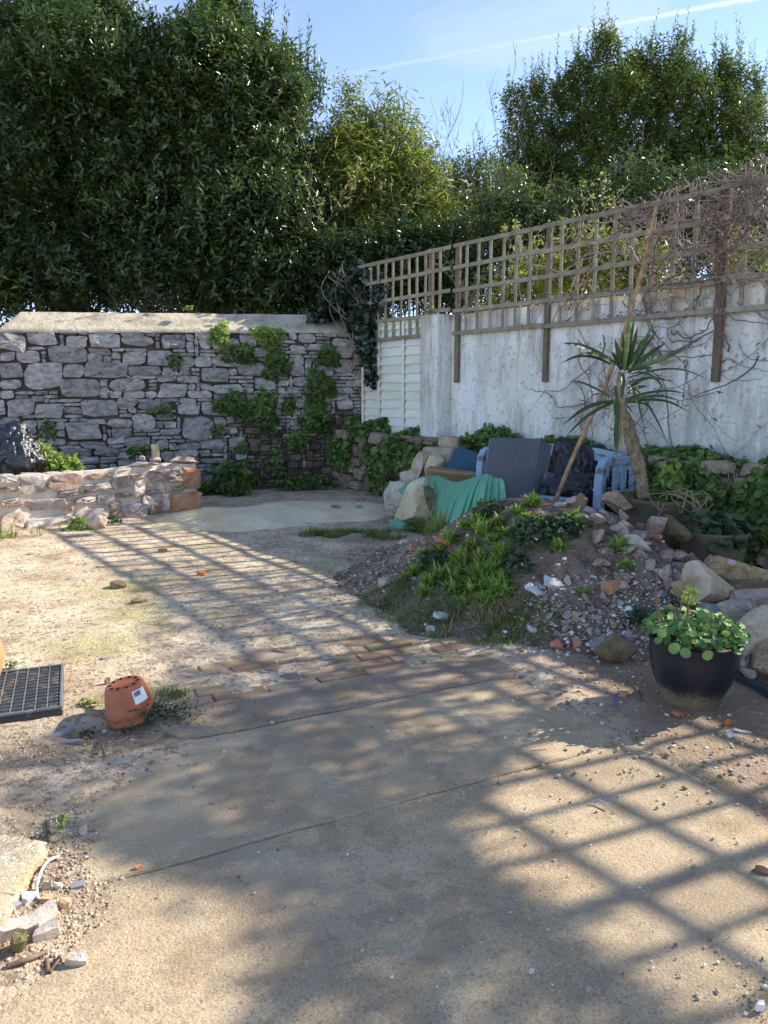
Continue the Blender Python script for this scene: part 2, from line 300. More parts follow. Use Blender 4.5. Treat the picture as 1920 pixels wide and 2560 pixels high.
M['bamboo_leaf'] = mk('bamboo leaf', [(.13, .17, .03), (.21, .25, .05)], scale=2, rough=.42, bump=0, attr=.5, transl=.45, tint=((.40, .37, .13), .80, 1.0, .75))
M['fresh_leaf'] = mk('fresh pale leaf', [(.18, .21, .06), (.28, .30, .09)], scale=3, rough=.5, bump=0, attr=.35, transl=.45)
M['dark_ivy'] = mk('dark ivy leaf', [(.012, .024, .014), (.026, .045, .02)], scale=4, rough=.22, bump=0, attr=.5, transl=.12, spec=.6)
M['ivy'] = mk('round wall plant leaf', [(.07, .12, .032), (.13, .20, .05)], scale=3, rough=.5, bump=0, attr=.5, transl=.25, spec=.35)
M['weed'] = mk('bright weed leaf', [(.17, .26, .05), (.27, .38, .085)], scale=6, rough=.5, bump=0, attr=.4, transl=.35, tint=((.30, .34, .09), .85, 1.0, .6))
M['dark_weed'] = mk('blue green weed leaf', [(.05, .085, .042), (.085, .125, .06)], scale=6, rough=.55, bump=0, attr=.4, transl=.25)
M['grass'] = mk('grass blade', [(.10, .155, .03), (.17, .235, .055)], scale=5, rough=.55, bump=0, attr=.45, transl=.35, tint=((.33, .29, .13), .88, 1.0, .8))
M['dead_grass'] = mk('dead straw', [(.33, .24, .13), (.47, .37, .23)], scale=6, rough=.9, bump=0, attr=.3, transl=.2)
M['moss'] = mk('yellow green moss', [(.14, .155, .02), (.24, .25, .04)], scale=20, rough=.98, bump=1.0, bscale=90, dist=.02)
M['cord_leaf'] = mk('cordyline strap leaf', [(.045, .078, .028), (.085, .125, .04)], scale=5, rough=.38, bump=0, attr=.3, transl=.35, spec=.45, tint=((.33, .40, .10), .86, 1.0, .7))
M['straw_leaf'] = mk('dry hanging leaf', [(.27, .21, .11), (.42, .35, .20)], scale=5, rough=.85, bump=0, attr=.3, transl=.25)
M['pot_leaf'] = mk('round pot plant leaf', [(.085, .17, .05), (.15, .26, .075)], scale=8, rough=.5, bump=.2, bscale=60, attr=.35, transl=.25, tint=((.30, .34, .10), .88, 1.0, .7))
M['stem_red'] = mk('dry red brown stem', [(.12, .07, .05), (.18, .115, .085)], scale=6, rough=.85, bump=0)
M['cable'] = mk('grey cable', [(.42, .45, .48), (.50, .53, .56)], scale=6, rough=.5, bump=0)
M['blue_cord'] = mk('blue plastic strip', [(.05, .10, .26)], rough=.5, bump=0)
M['pipe'] = mk('cream plastic pipe', [(.50, .40, .22), (.58, .49, .30)], scale=8, rough=.5, bump=0)
M['steel'] = mk('rusty steel', [(.10, .085, .07), (.20, .17, .14)], scale=30, rough=.5, bump=.4, bscale=90, metallic=.6)
M['deadleaf'] = mk('dead leaf', [(.16, .085, .05), (.25, .15, .09)], scale=9, rough=.8, bump=0, attr=.3)

def sheet_mat():
    m = bpy.data.materials.new('green polythene sheet'); m.use_nodes = True; t = m.node_tree; t.nodes.clear(); l = t.links.new
    o = t.nodes.new('ShaderNodeOutputMaterial'); p = t.nodes.new('ShaderNodeBsdfPrincipled'); tr = t.nodes.new('ShaderNodeBsdfTransparent')
    tl = t.nodes.new('ShaderNodeBsdfTranslucent'); a = t.nodes.new('ShaderNodeMixShader'); b = t.nodes.new('ShaderNodeMixShader')
    p.inputs['Base Color'].default_value = (.30, .66, .44, 1); p.inputs['Roughness'].default_value = .3
    tl.inputs['Color'].default_value = (.32, .66, .46, 1); tr.inputs['Color'].default_value = (.45, .90, .75, 1)
    a.inputs[0].default_value = .4; l(p.outputs[0], a.inputs[1]); l(tl.outputs[0], a.inputs[2])
    b.inputs[0].default_value = .16; l(a.outputs[0], b.inputs[1]); l(tr.outputs[0], b.inputs[2]); l(b.outputs[0], o.inputs[0]); return m
M['sheet'] = sheet_mat()

def glaze_mat():                                            # glaze ends in a speckled line, bare clay below
    m = bpy.data.materials.new('black glaze over clay'); m.use_nodes = True; t = m.node_tree; l = t.links.new
    p = t.nodes['Principled BSDF']; tcn = t.nodes.new('ShaderNodeTexCoord'); s = t.nodes.new('ShaderNodeSeparateXYZ'); l(tcn.outputs['Object'], s.inputs[0])
    n = t.nodes.new('ShaderNodeTexNoise'); n.inputs['Scale'].default_value = 130; n.inputs['Detail'].default_value = 3; l(tcn.outputs['Object'], n.inputs['Vector'])
    n2 = t.nodes.new('ShaderNodeTexNoise'); n2.inputs['Scale'].default_value = 6; l(tcn.outputs['Object'], n2.inputs['Vector'])
    k = t.nodes.new('ShaderNodeMath'); k.operation = 'MULTIPLY_ADD'; l(n.outputs['Fac'], k.inputs[0]); k.inputs[1].default_value = .20; l(s.outputs[2], k.inputs[2])
    k2 = t.nodes.new('ShaderNodeMath'); k2.operation = 'MULTIPLY_ADD'; l(n2.outputs['Fac'], k2.inputs[0]); k2.inputs[1].default_value = .10; l(k.outputs[0], k2.inputs[2])
    q = t.nodes.new('ShaderNodeMapRange'); q.inputs['From Min'].default_value = .195; q.inputs['From Max'].default_value = .255; l(k2.outputs[0], q.inputs['Value'])
    x = t.nodes.new('ShaderNodeMix'); x.data_type = 'RGBA'; l(q.outputs[0], x.inputs['Factor'])
    x.inputs['A'].default_value = (.21, .145, .08, 1); x.inputs['B'].default_value = (.010, .012, .017, 1); l(x.outputs['Result'], p.inputs['Base Color'])
    q2 = t.nodes.new('ShaderNodeMapRange'); q2.inputs['To Min'].default_value = .85; q2.inputs['To Max'].default_value = .42; l(q.outputs[0], q2.inputs['Value'])
    l(q2.outputs[0], p.inputs['Roughness']); return m
M['glaze'] = glaze_mat()

# ------------------------------------------------------------------ building blocks
def tag(o, label=None, cat=None, group=None, kind=None):
    for k, v in (('label', label), ('category', cat), ('group', group), ('kind', kind)):
        if v: o[k] = v
    return o
def empty(name, loc=(0, 0, 0), **k):
    o = bpy.data.objects.new(name, None); COL.objects.link(o); o.location = loc; o.empty_display_size = .1
    return tag(o, **k)
def link(name, me, parent=None, mw=None, **k):
    o = bpy.data.objects.new(name, me); COL.objects.link(o)
    if mw is not None: o.matrix_world = mw
    if parent is not None:
        o.parent = parent
        o.matrix_parent_inverse = parent.matrix_basis.inverted()
    return tag(o, **k)
def mesh(name, V, F, mat, smooth=True, var=None, angle=None):
    """F: an (n,k) array, or a list of faces of any size"""
    me = bpy.data.meshes.new(name); V = np.ascontiguousarray(V, np.float32)
    if isinstance(F, np.ndarray):
        n, k = F.shape
        me.vertices.add(len(V)); me.vertices.foreach_set('co', V.ravel())
        me.loops.add(n * k); me.loops.foreach_set('vertex_index', F.astype(np.int32).ravel())
        me.polygons.add(n); me.polygons.foreach_set('loop_start', np.arange(n, dtype=np.int32) * k)
        me.update(calc_edges=True)
    else:
        me.from_pydata([tuple(map(float, v)) for v in V], [], [tuple(map(int, f)) for f in F]); me.update()
    if smooth: me.polygons.foreach_set('use_smooth', np.ones(len(me.polygons), bool))
    if smooth and angle: me.set_sharp_from_angle(angle=R(angle))
    if var is not None:
        a = me.attributes.new('var', 'FLOAT', 'POINT')
        a.data.foreach_set('value', np.broadcast_to(np.asarray(var, np.float32), (len(V),)).copy())
    mats = mat if isinstance(mat, (list, tuple)) else [mat]
    for x in mats: me.materials.append(x)
    return me
class MB:                                                   # collects pieces of one mesh
    def __init__(s): s.V, s.F, s.v, s.n = [], [], [], 0
    def add(s, V, F, var=.5):
        V = np.asarray(V, float); s.V.append(V); s.F += [tuple(i + s.n for i in f) for f in F]; s.v.append(np.full(len(V), var)); s.n += len(V)
    def mesh(s, name, mat, smooth=True, angle=None):
        return mesh(name, np.concatenate(s.V), s.F, mat, smooth, np.concatenate(s.v), angle)
def box(x0, x1, y0, y1, z0, z1, bev=0.0):
    if not bev:
        V = [(x, y, z) for z in (z0, z1) for y in (y0, y1) for x in (x0, x1)]
        F = [(0, 2, 3, 1), (4, 5, 7, 6), (0, 1, 5, 4), (2, 6, 7, 3), (0, 4, 6, 2), (1, 3, 7, 5)]
        return np.array(V, float), F
    bm = bmesh.new(); bmesh.ops.create_cube(bm, size=1)
    for v in bm.verts: v.co = Vector(((x0 + x1) / 2 + v.co.x * (x1 - x0), (y0 + y1) / 2 + v.co.y * (y1 - y0), (z0 + z1) / 2 + v.co.z * (z1 - z0)))
    bmesh.ops.bevel(bm, geom=list(bm.edges), offset=bev, segments=1, affect='EDGES')
    bm.verts.index_update()
    V = np.array([v.co[:] for v in bm.verts]); F = [tuple(v.index for v in f.verts) for f in bm.faces]; bm.free(); return V, F
def lathe(prof, n=40, close_top=False, close_bot=True):
    V = []; F = []
    for r, z in prof:
        for k in range(n): a = 2 * math.pi * k / n; V.append((r * math.cos(a), r * math.sin(a), z))
    for i in range(len(prof) - 1):
        for k in range(n): F.append((i * n + k, i * n + (k + 1) % n, (i + 1) * n + (k + 1) % n, (i + 1) * n + k))
    if close_bot: F.append(tuple(range(n))[::-1])
    if close_top: F.append(tuple((len(prof) - 1) * n + k for k in range(n)))
    return np.array(V, float), F
def tube(P, rad, sides=5):
    P = np.asarray(P, float); n = len(P); rad = np.broadcast_to(np.asarray(rad, float), (n,))
    T = np.gradient(P, axis=0); T /= np.linalg.norm(T, axis=1)[:, None] + 1e-9
    ref = np.where(np.abs(T[:, 2:3]) > .9, np.array([[1., 0, 0]]), np.array([[0, 0, 1.]]))
    A = np.cross(T, ref); A /= np.linalg.norm(A, axis=1)[:, None] + 1e-9; B = np.cross(T, A)
    a = np.arange(sides) * 2 * np.pi / sides
    V = (P[:, None] + rad[:, None, None] * (np.cos(a)[None, :, None] * A[:, None] + np.sin(a)[None, :, None] * B[:, None])).reshape(-1, 3)
    F = [(i * sides + k, i * sides + (k + 1) % sides, (i + 1) * sides + (k + 1) % sides, (i + 1) * sides + k) for i in range(n - 1) for k in range(sides)]
    F += [tuple(range(sides))[::-1], tuple((n - 1) * sides + k for k in range(sides))]
    return V, F
def spline(pts, n=12):                                      # Catmull-Rom through points
    P = np.array([tuple(p) for p in pts], float); P = np.vstack([2 * P[0] - P[1], P, 2 * P[-1] - P[-2]]); out = []
    for i in range(1, len(P) - 2):
        for t in np.linspace(0, 1, n, endpoint=False):
            a, b, c, d = P[i - 1:i + 3]
            out.append(.5 * (2 * b + (c - a) * t + (2 * a - 5 * b + 4 * c - d) * t * t + (3 * b - a - 3 * c + d) * t ** 3))
    return np.array(out + [P[-2]])
def unit(a): return a / (np.linalg.norm(a, axis=-1, keepdims=True) + 1e-9)
def rdirs(rng, n): return unit(rng.normal(size=(n, 3)))

_ico = {}
def ico(sub):
    if sub not in _ico:
        bm = bmesh.new(); bmesh.ops.create_icosphere(bm, subdivisions=sub, radius=1); bm.verts.index_update()
        _ico[sub] = (np.array([v.co[:] for v in bm.verts]), [tuple(v.index for v in f.verts) for f in bm.faces]); bm.free()
    return _ico[sub]
def rock(seed, size, sub=3, cuts=14, amp=.05, d0=.38, d1=.74, rot=None):
    """broken rock: a ball clipped by random planes, then roughened"""
    rng = np.random.default_rng(seed); V, F = ico(sub); V = V.copy()
    for _ in range(cuts):
        n = rdirs(rng, 1)[0]; d = rng.uniform(d0, d1); p = V @ n
        V -= np.maximum(p - d, 0)[:, None] * n
    V *= 1 + amp * fbm(V * 2.2 + seed, 4, seed)[:, None] + (amp * .9 * fbm(V * 7 + seed, 3, seed + 3)[:, None] if sub > 2 else 0)
    V *= np.asarray(size) / (V.max(0) - V.min(0))
    V -= (V.max(0) + V.min(0)) / 2
    if rot is not None:
        from mathutils import Euler
        V = V @ np.array(Euler(rot).to_matrix()).T
    return V, F

# ---- leaves
def leafmesh(name, P, A, N, L_, W_, var, mat, parent=None, fold=.25, kind='diamond', droop=.12, **k):
    n = len(P); A = unit(A); S = unit(np.cross(A, N)); U = np.cross(S, A)
    L_ = np.broadcast_to(L_, (n,))[:, None]; W_ = np.broadcast_to(W_, (n,))[:, None]
    if kind == 'diamond':
        pts = [P, P + A * .45 * L_ + S * .5 * W_ + U * fold * W_, P + A * L_ - U * droop * L_, P + A * .45 * L_ - S * .5 * W_ + U * fold * W_]
        tri = [(0, 1, 2), (0, 2, 3)]
    elif kind == 'oval':
        pts = [P, P + A * .28 * L_ + S * .46 * W_ + U * fold * W_, P + A * .68 * L_ + S * .40 * W_ + U * fold * W_ * .8, P + A * L_ - U * droop * L_,
               P + A * .68 * L_ - S * .40 * W_ + U * fold * W_ * .8, P + A * .28 * L_ - S * .46 * W_ + U * fold * W_]
        tri = [(0, 1, 2), (0, 2, 3), (0, 3, 4), (0, 4, 5)]
    elif kind == 'round':                                   # rounded, notched leaf seen full face, dished
        ang = np.array([0, 38, 80, 125, 165, 195, 235, 280, 322]) * math.pi / 180; rr = [.98, 1.02, 1, .96, .86, .86, .96, 1, 1.02]
        c = P + A * .42 * L_
        pts = [c - U * .10 * L_] + [c + (A * math.cos(a) * .55 * L_ + S * math.sin(a) * .55 * W_) * r + U * .06 * L_ * math.sin(3 * a) for a, r in zip(ang, rr)]
        tri = [(0, i, i + 1) for i in range(1, 9)] + [(0, 9, 1)]
    m = len(pts); V = np.stack(pts, 1).reshape(-1, 3); F = (np.arange(n)[:, None, None] * m + np.array(tri)[None]).reshape(-1, 3)
    me = mesh(name, V, F, mat, smooth=(kind == 'round'), var=np.repeat(np.broadcast_to(var, (n,)), m))
    return link(name, me, parent, **k)
def blades(P, D, L_, W_, nseg=4, grav=.6, rng=None, twist=0, flat=None):
    """tapering ribbons; returns V, F, count per blade"""
    n = len(P); D = unit(D.copy()); S = unit(np.cross(D, np.array([0, 0, 1.]) + rng.normal(size=(n, 3)) * .15)) if flat is None else unit(flat)
    L_ = np.broadcast_to(L_, (n,))[:, None]; W_ = np.broadcast_to(W_, (n,))[:, None]; g = np.broadcast_to(grav, (n,))[:, None]
    p = P.copy(); rows = []
    for i in range(nseg + 1):
        f = i / nseg; wd = W_ * (1 - f ** 2.2) * (.55 + .45 * min(1, f * 4 + .2)) * .5 if i < nseg else W_ * .02
        rows.append(p - S * wd); rows.append(p + S * wd)
        if i < nseg:
            p = p + D * L_ / nseg; D = unit(D + np.array([0, 0, -1.]) * g / nseg)
    V = np.stack(rows, 1); m = 2 * (nseg + 1); q = np.array([(2 * i, 2 * i + 1, 2 * i + 3, 2 * i + 2) for i in range(nseg)])
    F = (np.arange(n)[:, None, None] * m + q[None]).reshape(-1, 4)
    return V.reshape(-1, 3), F, m
def bladeobj(name, P, D, L_, W_, var, mat, parent=None, nseg=4, grav=.6, rng=None, flat=None, **k):
    V, F, m = blades(P, D, L_, W_, nseg, grav, rng, flat=flat)
    return link(name, mesh(name, V, F, mat, True, np.repeat(np.broadcast_to(var, (len(P),)), m)), parent, **k)

# ------------------------------------------------------------------ the lie of the land
MC, MA = np.array([1.18, 5.52]), np.array([.80, -.60]); MBv = np.array([.60, .80])
def mound_h(x, y):
    x = np.atleast_1d(np.asarray(x, float)); y = np.atleast_1d(np.asarray(y, float))
    a = ((x - MC[0]) * MA[0] + (y - MC[1]) * MA[1]) / 1.85; b = ((x - MC[0]) * MBv[0] + (y - MC[1]) * MBv[1])
    b = np.where(b > .35, (b - .35) / 1.15 + .28, (b - .35) / 1.32 + .28)
    r = np.sqrt(a * a + b * b) + .10 * fbm2(x, y, 1.7, 3, 5)
    h = .71 * (1 - sstep(.12, 1.08, r)) + .05 * fbm2(x, y, 3.2, 4, 9) * (1 - sstep(.7, 1.1, r))
    return h - .035
def sand_h(x, y):
    x = np.atleast_1d(np.asarray(x, float)); y = np.atleast_1d(np.asarray(y, float))
    d1 = np.sqrt(((x + 1.75) / 1.25) ** 2 + ((y - 8.55) / 1.0) ** 2); d2 = np.sqrt(((x + .75) / 1.25) ** 2 + ((y - 9.3) / 1.25) ** 2)
    d3 = np.sqrt(((x + 2.1) / .5) ** 2 + ((y - 8.7) / .4) ** 2)
    n = fbm2(x, y, 1.3, 4, 21)
    return .13 * (1 - sstep(.0, 1.15, d1 + .25 * n)) + .12 * (1 - sstep(.0, 1.15, d2 + .25 * n)) + .05 * (1 - sstep(0, 1, d3)) + .022 * fbm2(x, y, 4.5, 4, 33) - .028
CU, CV = np.array([math.cos(R(26.5)), math.sin(R(26.5))]), np.array([-math.sin(R(26.5)), math.cos(R(26.5))])
def path_uv(x, y): return x * CU[0] + y * CU[1], x * CV[0] + y * CV[1]
def ground_h(x, y):
    x = np.atleast_1d(np.asarray(x, float)); y = np.atleast_1d(np.asarray(y, float))
    h = .010 * fbm2(x, y, 1.1, 4, 2) + .010 * fbm2(x, y, 6, 3, 4) + .012
    u, v = path_uv(x, y); n = .16 * fbm2(x, y, 1.6, 4, 8)
    right = 2.36 + .02 * (v - 2.5)                          # right edge of the concrete
    left = np.where(v > 3.12, .62, .16 + .5 * sstep(2.7, 3.12, v) - .75 * sstep(2.25, 1.4, v)) + n * np.where(v > 3.12, .1, 1.3)
    ins = sstep(-.16, .16, u - left) * sstep(-.03, .03, right - u) * sstep(.02, -.02, v - 3.56)
    h = h * (1 - ins) - .012 * ins
    h -= .05 * sstep(.35, .1, np.abs(u - .35)) * sstep(.25, .08, np.abs(v - 3.36)) * (1 - ins)     # worn hollow at the end of the strip
    br = sstep(3.50, 3.60, v) * sstep(4.25, 4.0, v + n) * sstep(.55, .8, u) * sstep(2.75, 2.5, u + n)
    h = h - br * (.024 + .030 * fbm2(x, y, 2.6, 3, 14))
    return h
def surf(x, y):                                             # top of whatever earth is there
    g = float(ground_h(x, y)[0]); u, v = path_uv(x, y)
    if .5 < u < 2.36 and v < 3.56: g = max(g, 0.0)
    return max(g, float(mound_h(x, y)[0]), float(sand_h(x, y)[0]))
def rest(px, py, it=8):                                     # where the ray through a pixel meets the earth
    r = pix_dir(px, py); ys = np.arange(1.2, 12.5, .02); X_, Z_ = r.x / r.y * ys, r.z / r.y * ys + CAM_H
    u, v = path_uv(X_, ys); g = ground_h(X_, ys); g = np.where((u > .5) & (u < 2.36) & (v < 3.56), np.maximum(g, 0), g)
    s = np.maximum(np.maximum(g, mound_h(X_, ys)), sand_h(X_, ys)); hit = np.nonzero(Z_ <= s)[0]; i = hit[0] if len(hit) else len(ys) - 1
    return Vector((X_[i], ys[i], s[i]))

# ---- ground sheet out to the horizon, fine near the camera
def axis(a, b, step, far): 
    core = np.arange(a, b + 1e-6, step); out = np.geomspace(step * 1.5, far, 26)
    return np.concatenate([a - out[::-1], core, b + out])
gx, gy = axis(-4.6, 4.0, .035, 400), axis(1.0, 12.5, .035, 400)
X, Y = np.meshgrid(gx, gy); fx, fy = X.ravel(), Y.ravel(); hz = np.zeros(len(fx))
near = (fx > -8) & (fx < 8) & (fy > -2) & (fy < 15)
hz[near] = ground_h(fx[near], fy[near])
nx, ny = len(gx), len(gy); ii = (np.arange(ny - 1)[:, None] * nx + np.arange(nx - 1)[None]).ravel()
link('ground', mesh('ground', np.stack([fx, fy, hz], 1), np.stack([ii, ii + 1, ii + nx + 1, ii + nx], 1), M['dirt']), kind='structure')

def patchmesh(name, x0, x1, y0, y1, step, fn, mat, cut, **k):
    ax, ay = np.arange(x0, x1, step), np.arange(y0, y1, step); X, Y = np.meshgrid(ax, ay); Zv = fn(X.ravel(), Y.ravel())
    n = len(ax); i = (np.arange(len(ay) - 1)[:, None] * n + np.arange(n - 1)[None]).ravel(); F = np.stack([i, i + 1, i + n + 1, i + n], 1)
    F = F[(Zv[F] > cut).any(1)]; used = np.unique(F); re = np.full(len(Zv), -1); re[used] = np.arange(len(used))
    V = np.stack([X.ravel(), Y.ravel(), Zv], 1)[used]
    return link(name, mesh(name, V, re[F], mat), **k)
patchmesh('soil_mound', -1.4, 4.0, 2.6, 8.6, .03, mound_h, M['soil'], -.034, label='heap of dark soil and rubble beside the white wall, overgrown with weeds', cat='soil heap')
patchmesh('sand_heap', -3.6, 1.0, 7.0, 11.2, .03, sand_h, M['sand'], -.027, label='low spread of pale yellow sand beside the low stone wall', cat='sand')

# ---- concrete path: three slabs; brick paving behind it
path = empty('concrete_path', (.3, 2.6, 0), kind='structure')
rng = np.random.default_rng(3)
def slab(u0, u1, v0, v1, z, mat, skew=(0, 0, 0, 0)):
    def edge(p, q, n=70):
        p, q = np.array(p, float), np.array(q, float); t = np.linspace(0, 1, n, endpoint=False)[:, None]; e = p + (q - p) * t
        nn = np.array([-(q - p)[1], (q - p)[0]]); nn = nn / np.linalg.norm(nn); return e + nn * (fbm2(t[:, 0] * 9, t[:, 0] * 0 + p[0] * 3, 1, 4, 5)[:, None] * .016)
    c = [(u0 + skew[0], v0), (u1 + skew[1], v0), (u1 + skew[2], v1), (u0 + skew[3], v1)]
    O = np.concatenate([edge(c[i], c[(i + 1) % 4]) for i in range(4)]); n = len(O); ctr = O.mean(0)
    def w2(o): return o[:, :1] * CU[None] + o[:, 1:] * CV[None]
    I = ctr + (O - ctr) * (1 - .010 / np.linalg.norm(O - ctr, axis=1, keepdims=True))
    V = np.concatenate([np.c_[w2(O), np.full(n, z - .1)], np.c_[w2(O), np.full(n, z - .008)], np.c_[w2(I), np.full(n, z)]])
    F = [(i, (i + 1) % n, n + (i + 1) % n, n + i) for i in range(n)] + [(n + i, n + (i + 1) % n, 2 * n + (i + 1) % n, 2 * n + i) for i in range(n)] + [tuple(range(2 * n, 3 * n))]
    link('slab', mesh('slab', V, F, mat, smooth=False), path)
slab(.56, 2.42, 3.165, 3.505, .006, M['concrete_grey'], (.04, -.02, .1, -.03))
slab(-.55, 2.36, 2.318, 3.158, 0, M['concrete'], (0, .0, -.02, .75))
slab(-2.2, 2.34, -.9, 2.312, -.003, M['concrete'], (0, -.02, .02, .2))
bp = empty('brick_path', (.3, 4.2, 0), kind='structure')
for r_ in range(6):
    v0 = 3.525 + r_ * .112; u = .62 + (r_ % 2) * .14 + rng.uniform(-.05, .05)
    while u < 2.75:
        ln = .275 + rng.uniform(-.012, .012)
        if r_ < 3 or rng.random() < .72:
            V, F = box(-ln / 2 + .004, ln / 2 - .004, -.051, .051, -.06, 0, .006)
            a = R(27.5) + rng.normal() * .012; c = (u + ln / 2) * CU + (v0 + .055 + .012 * (u - 1.5)) * CV
            mw = Matrix.Translation((c[0], c[1], -.006 + rng.uniform(-.014, .012))) @ Matrix.Rotation(a, 4, 'Z') @ Matrix.Rotation(rng.normal() * .012, 4, 'X') @ Matrix.Rotation(rng.normal() * .012, 4, 'Y')
            link('brick', mesh('brick', V, F, M['brick_paver'], smooth=False), bp, mw)
        u += ln

# ------------------------------------------------------------------ masonry
def wallstone(wd, ht, dep, rng, n=14, p=None, jit=.07, back=.07):
    p = p or rng.uniform(2.6, 8); a = np.arange(n) * 2 * math.pi / n + rng.uniform(-.1, .1)
    ca, sa = np.cos(a), np.sin(a)
    ox = wd / 2 * np.sign(ca) * np.abs(ca) ** (2 / p); oz = ht / 2 * np.sign(sa) * np.abs(sa) ** (2 / p)
    k = 1 + rng.normal(size=n) * jit; ox, oz = ox * k, oz * (1 + rng.normal(size=n) * jit)
    oz = oz + ox / wd * ht * rng.normal() * .12; ox = ox + oz / ht * wd * rng.normal() * .08
    tx, tz = rng.normal() * .26, rng.normal() * .26; rings = []
    for s, y in ((.98, -back), (1.0, dep * .55), (.955, dep * .92), (.55, dep * 1.0)):
        yy = y + (tx * ox * s + tz * oz * s) * (.5 if y > 0 else 0) + (rng.normal(size=n) * dep * (.10 if s > .6 else .22) if y > 0 else 0)
        rings.append(np.stack([ox * s, np.broadcast_to(yy, (n,)), oz * s], 1))
    V = np.concatenate(rings + [np.array([[0, dep * (1 + rng.normal() * .12), 0]])])
    F = [(i * n + k, i * n + (k + 1) % n, (i + 1) * n + (k + 1) % n, (i + 1) * n + k) for i in range(3) for k in range(n)]
    F += [(3 * n + k, 3 * n + (k + 1) % n, 4 * n) for k in range(n)]
    return V, [f[::-1] for f in F]

# ---- the old stone wall across the back
rng = np.random.default_rng(11)
bw = empty('stone_wall', BW.at(2.4), label='tall blue grey rubble stone wall with sloping mortar top across the back', cat='stone wall')
rects = []
def px_rects(sx, ox, oy, L_):
    for x0, y0, x1, y1 in L_:
        a = BW.hit(ox + x0 * sx, oy + y1 * sx); b = BW.hit(ox + x1 * sx, oy + y0 * sx); rects.append((min(a[0], b[0]), a[1], max(a[0], b[0]), b[1]))
px_rects(.2893, 0, 780, [(0, 180, 220, 340), (235, 165, 490, 290), (570, 205, 755, 315), (765, 185, 1035, 310), (1045, 205, 1325, 295), (1395, 190, 1600, 320), (415, 300, 750, 440),
    (145, 330, 345, 445), (215, 435, 545, 665), (545, 450, 725, 570), (730, 430, 1095, 570), (1100, 465, 1390, 555), (520, 575, 860, 740), (945, 570, 1265, 690), (1370, 615, 1615, 745),
    (65, 745, 300, 905), (305, 785, 550, 920), (700, 755, 1020, 905), (1195, 765, 1525, 850), (575, 945, 860, 1110), (1140, 875, 1330, 1025), (0, 440, 200, 570), (1055, 340, 1260, 460),
    (1270, 330, 1490, 470), (1005, 735, 1190, 825), (0, 580, 190, 670), (965, 990, 1140, 1090), (510, 1165, 800, 1260), (815, 1165, 1025, 1250), (1075, 1075, 1300, 1175), (930, 920, 1140, 1000),
    (180, 930, 325, 1005), (0, 905, 170, 980), (0, 345, 135, 425), (755, 360, 885, 440), (1400, 475, 1650, 530), (1350, 540, 1520, 605), (755, 920, 920, 975), (0, 675, 125, 750), (265, 720, 390, 780)])
px_rects(.2893, 440, 780, [(215, 485, 460, 605), (530, 425, 775, 555), (315, 620, 580, 710), (335, 365, 560, 475), (50, 905, 325, 1110), (220, 775, 490, 900), (1340, 230, 1520, 400), (1355, 410, 1540, 530),
    (680, 565, 850, 675), (455, 1075, 600, 1210), (100, 675, 305, 750), (645, 305, 800, 390), (345, 990, 530, 1060), (1180, 420, 1340, 505), (970, 385, 1105, 475), (10, 795, 205, 890),
    (205, 1105, 420, 1190), (5, 1125, 215, 1200), (210, 1255, 425, 1310), (0, 545, 185, 615), (980, 285, 1110, 350), (1385, 760, 1530, 845), (300, 235, 560, 325), (160, 165, 325, 235), (690, 215, 915, 290),
    (1020, 755, 1130, 830), (860, 740, 965, 840), (930, 670, 1080, 740), (1050, 185, 1200, 270), (925, 190, 1035, 270), (160, 380, 310, 480), (620, 1090, 730, 1160), (300, 1320, 430, 1420)])
CW, CHh, T1 = .058, .052, 5.0
nc, nr = int(5.15 / CW), int(2.34 / CHh); occ = np.zeros((nc, nr), bool); stones = []
for t0, z0, t1, z1 in rects:
    if occ[int(np.clip((t0 + t1) / 2 / CW, 0, nc - 1)), int(np.clip((z0 + z1) / 2 / CHh, 0, nr - 1))]: continue
    a, b = int(round((t0 + .1) / CW)), int(round((t1 + .1) / CW)); c, d = int(round(z0 / CHh)), int(round(z1 / CHh))
    a, c = max(a, 0), max(c, 0); occ[a:max(b, a + 1), c:max(d, c + 1)] = True
    stones.append(((t0 + t1) / 2, (z0 + z1) / 2, t1 - t0, z1 - z0, 1))
for j in range(nr - 1, -1, -1):
    for i in range(nc):
        if occ[i, j]: continue
        t = i * CW - .1; z = j * CHh; small = t < 2.0 and z < 1.0 + .15 * math.sin(t * 3)
        wmax = int(rng.integers(1, 4) if small else rng.integers(2, 7)); hmax = int(rng.integers(1, 3) if small else rng.choice([1, 1, 2, 2, 3]))
        wq = 1
        while wq < wmax and i + wq < nc and not occ[i + wq, j]: wq += 1
        hq = 1
        while hq < hmax and j - hq >= 0 and not occ[i:i + wq, j - hq].any(): hq += 1
        occ[i:i + wq, j - hq + 1:j + 1] = True
        stones.append((t + wq * CW / 2, z + CHh - hq * CHh / 2, wq * CW, hq * CHh, 0))
stones = [s for s in stones if s[1] + s[3] * .35 < 2.335 - .021 * s[0]]
stones.sort(key=lambda s: -s[2] * s[3])
rest_mb = {'wall_stone': MB(), 'brown_stone': MB()}
for k, (t, z, wd, ht, big) in enumerate(stones):
    brown = t < 2.0 and z < 1.02 + .12 * math.sin(t * 5) and not (big and rng.random() < .7)
    m_ = 'brown_stone' if brown else 'wall_stone'
    V, F = wallstone(max(wd - .010, .03), max(ht - .010, .03), rng.uniform(.02, .05) if not big else rng.uniform(.035, .065), rng, n=16 if k < 120 else 12, jit=.05 if big else .09)
    mw = BW.mat(t, rng.uniform(-.012, .012), z); var = rng.random()
    if k < 300: link('stone', mesh('stone', V, F, M[m_], var=var, angle=34), bw, mw)
    else:
        V = np.c_[V, np.ones(len(V))] @ np.array(mw).T; rest_mb[m_].add(V[:, :3], F, var)
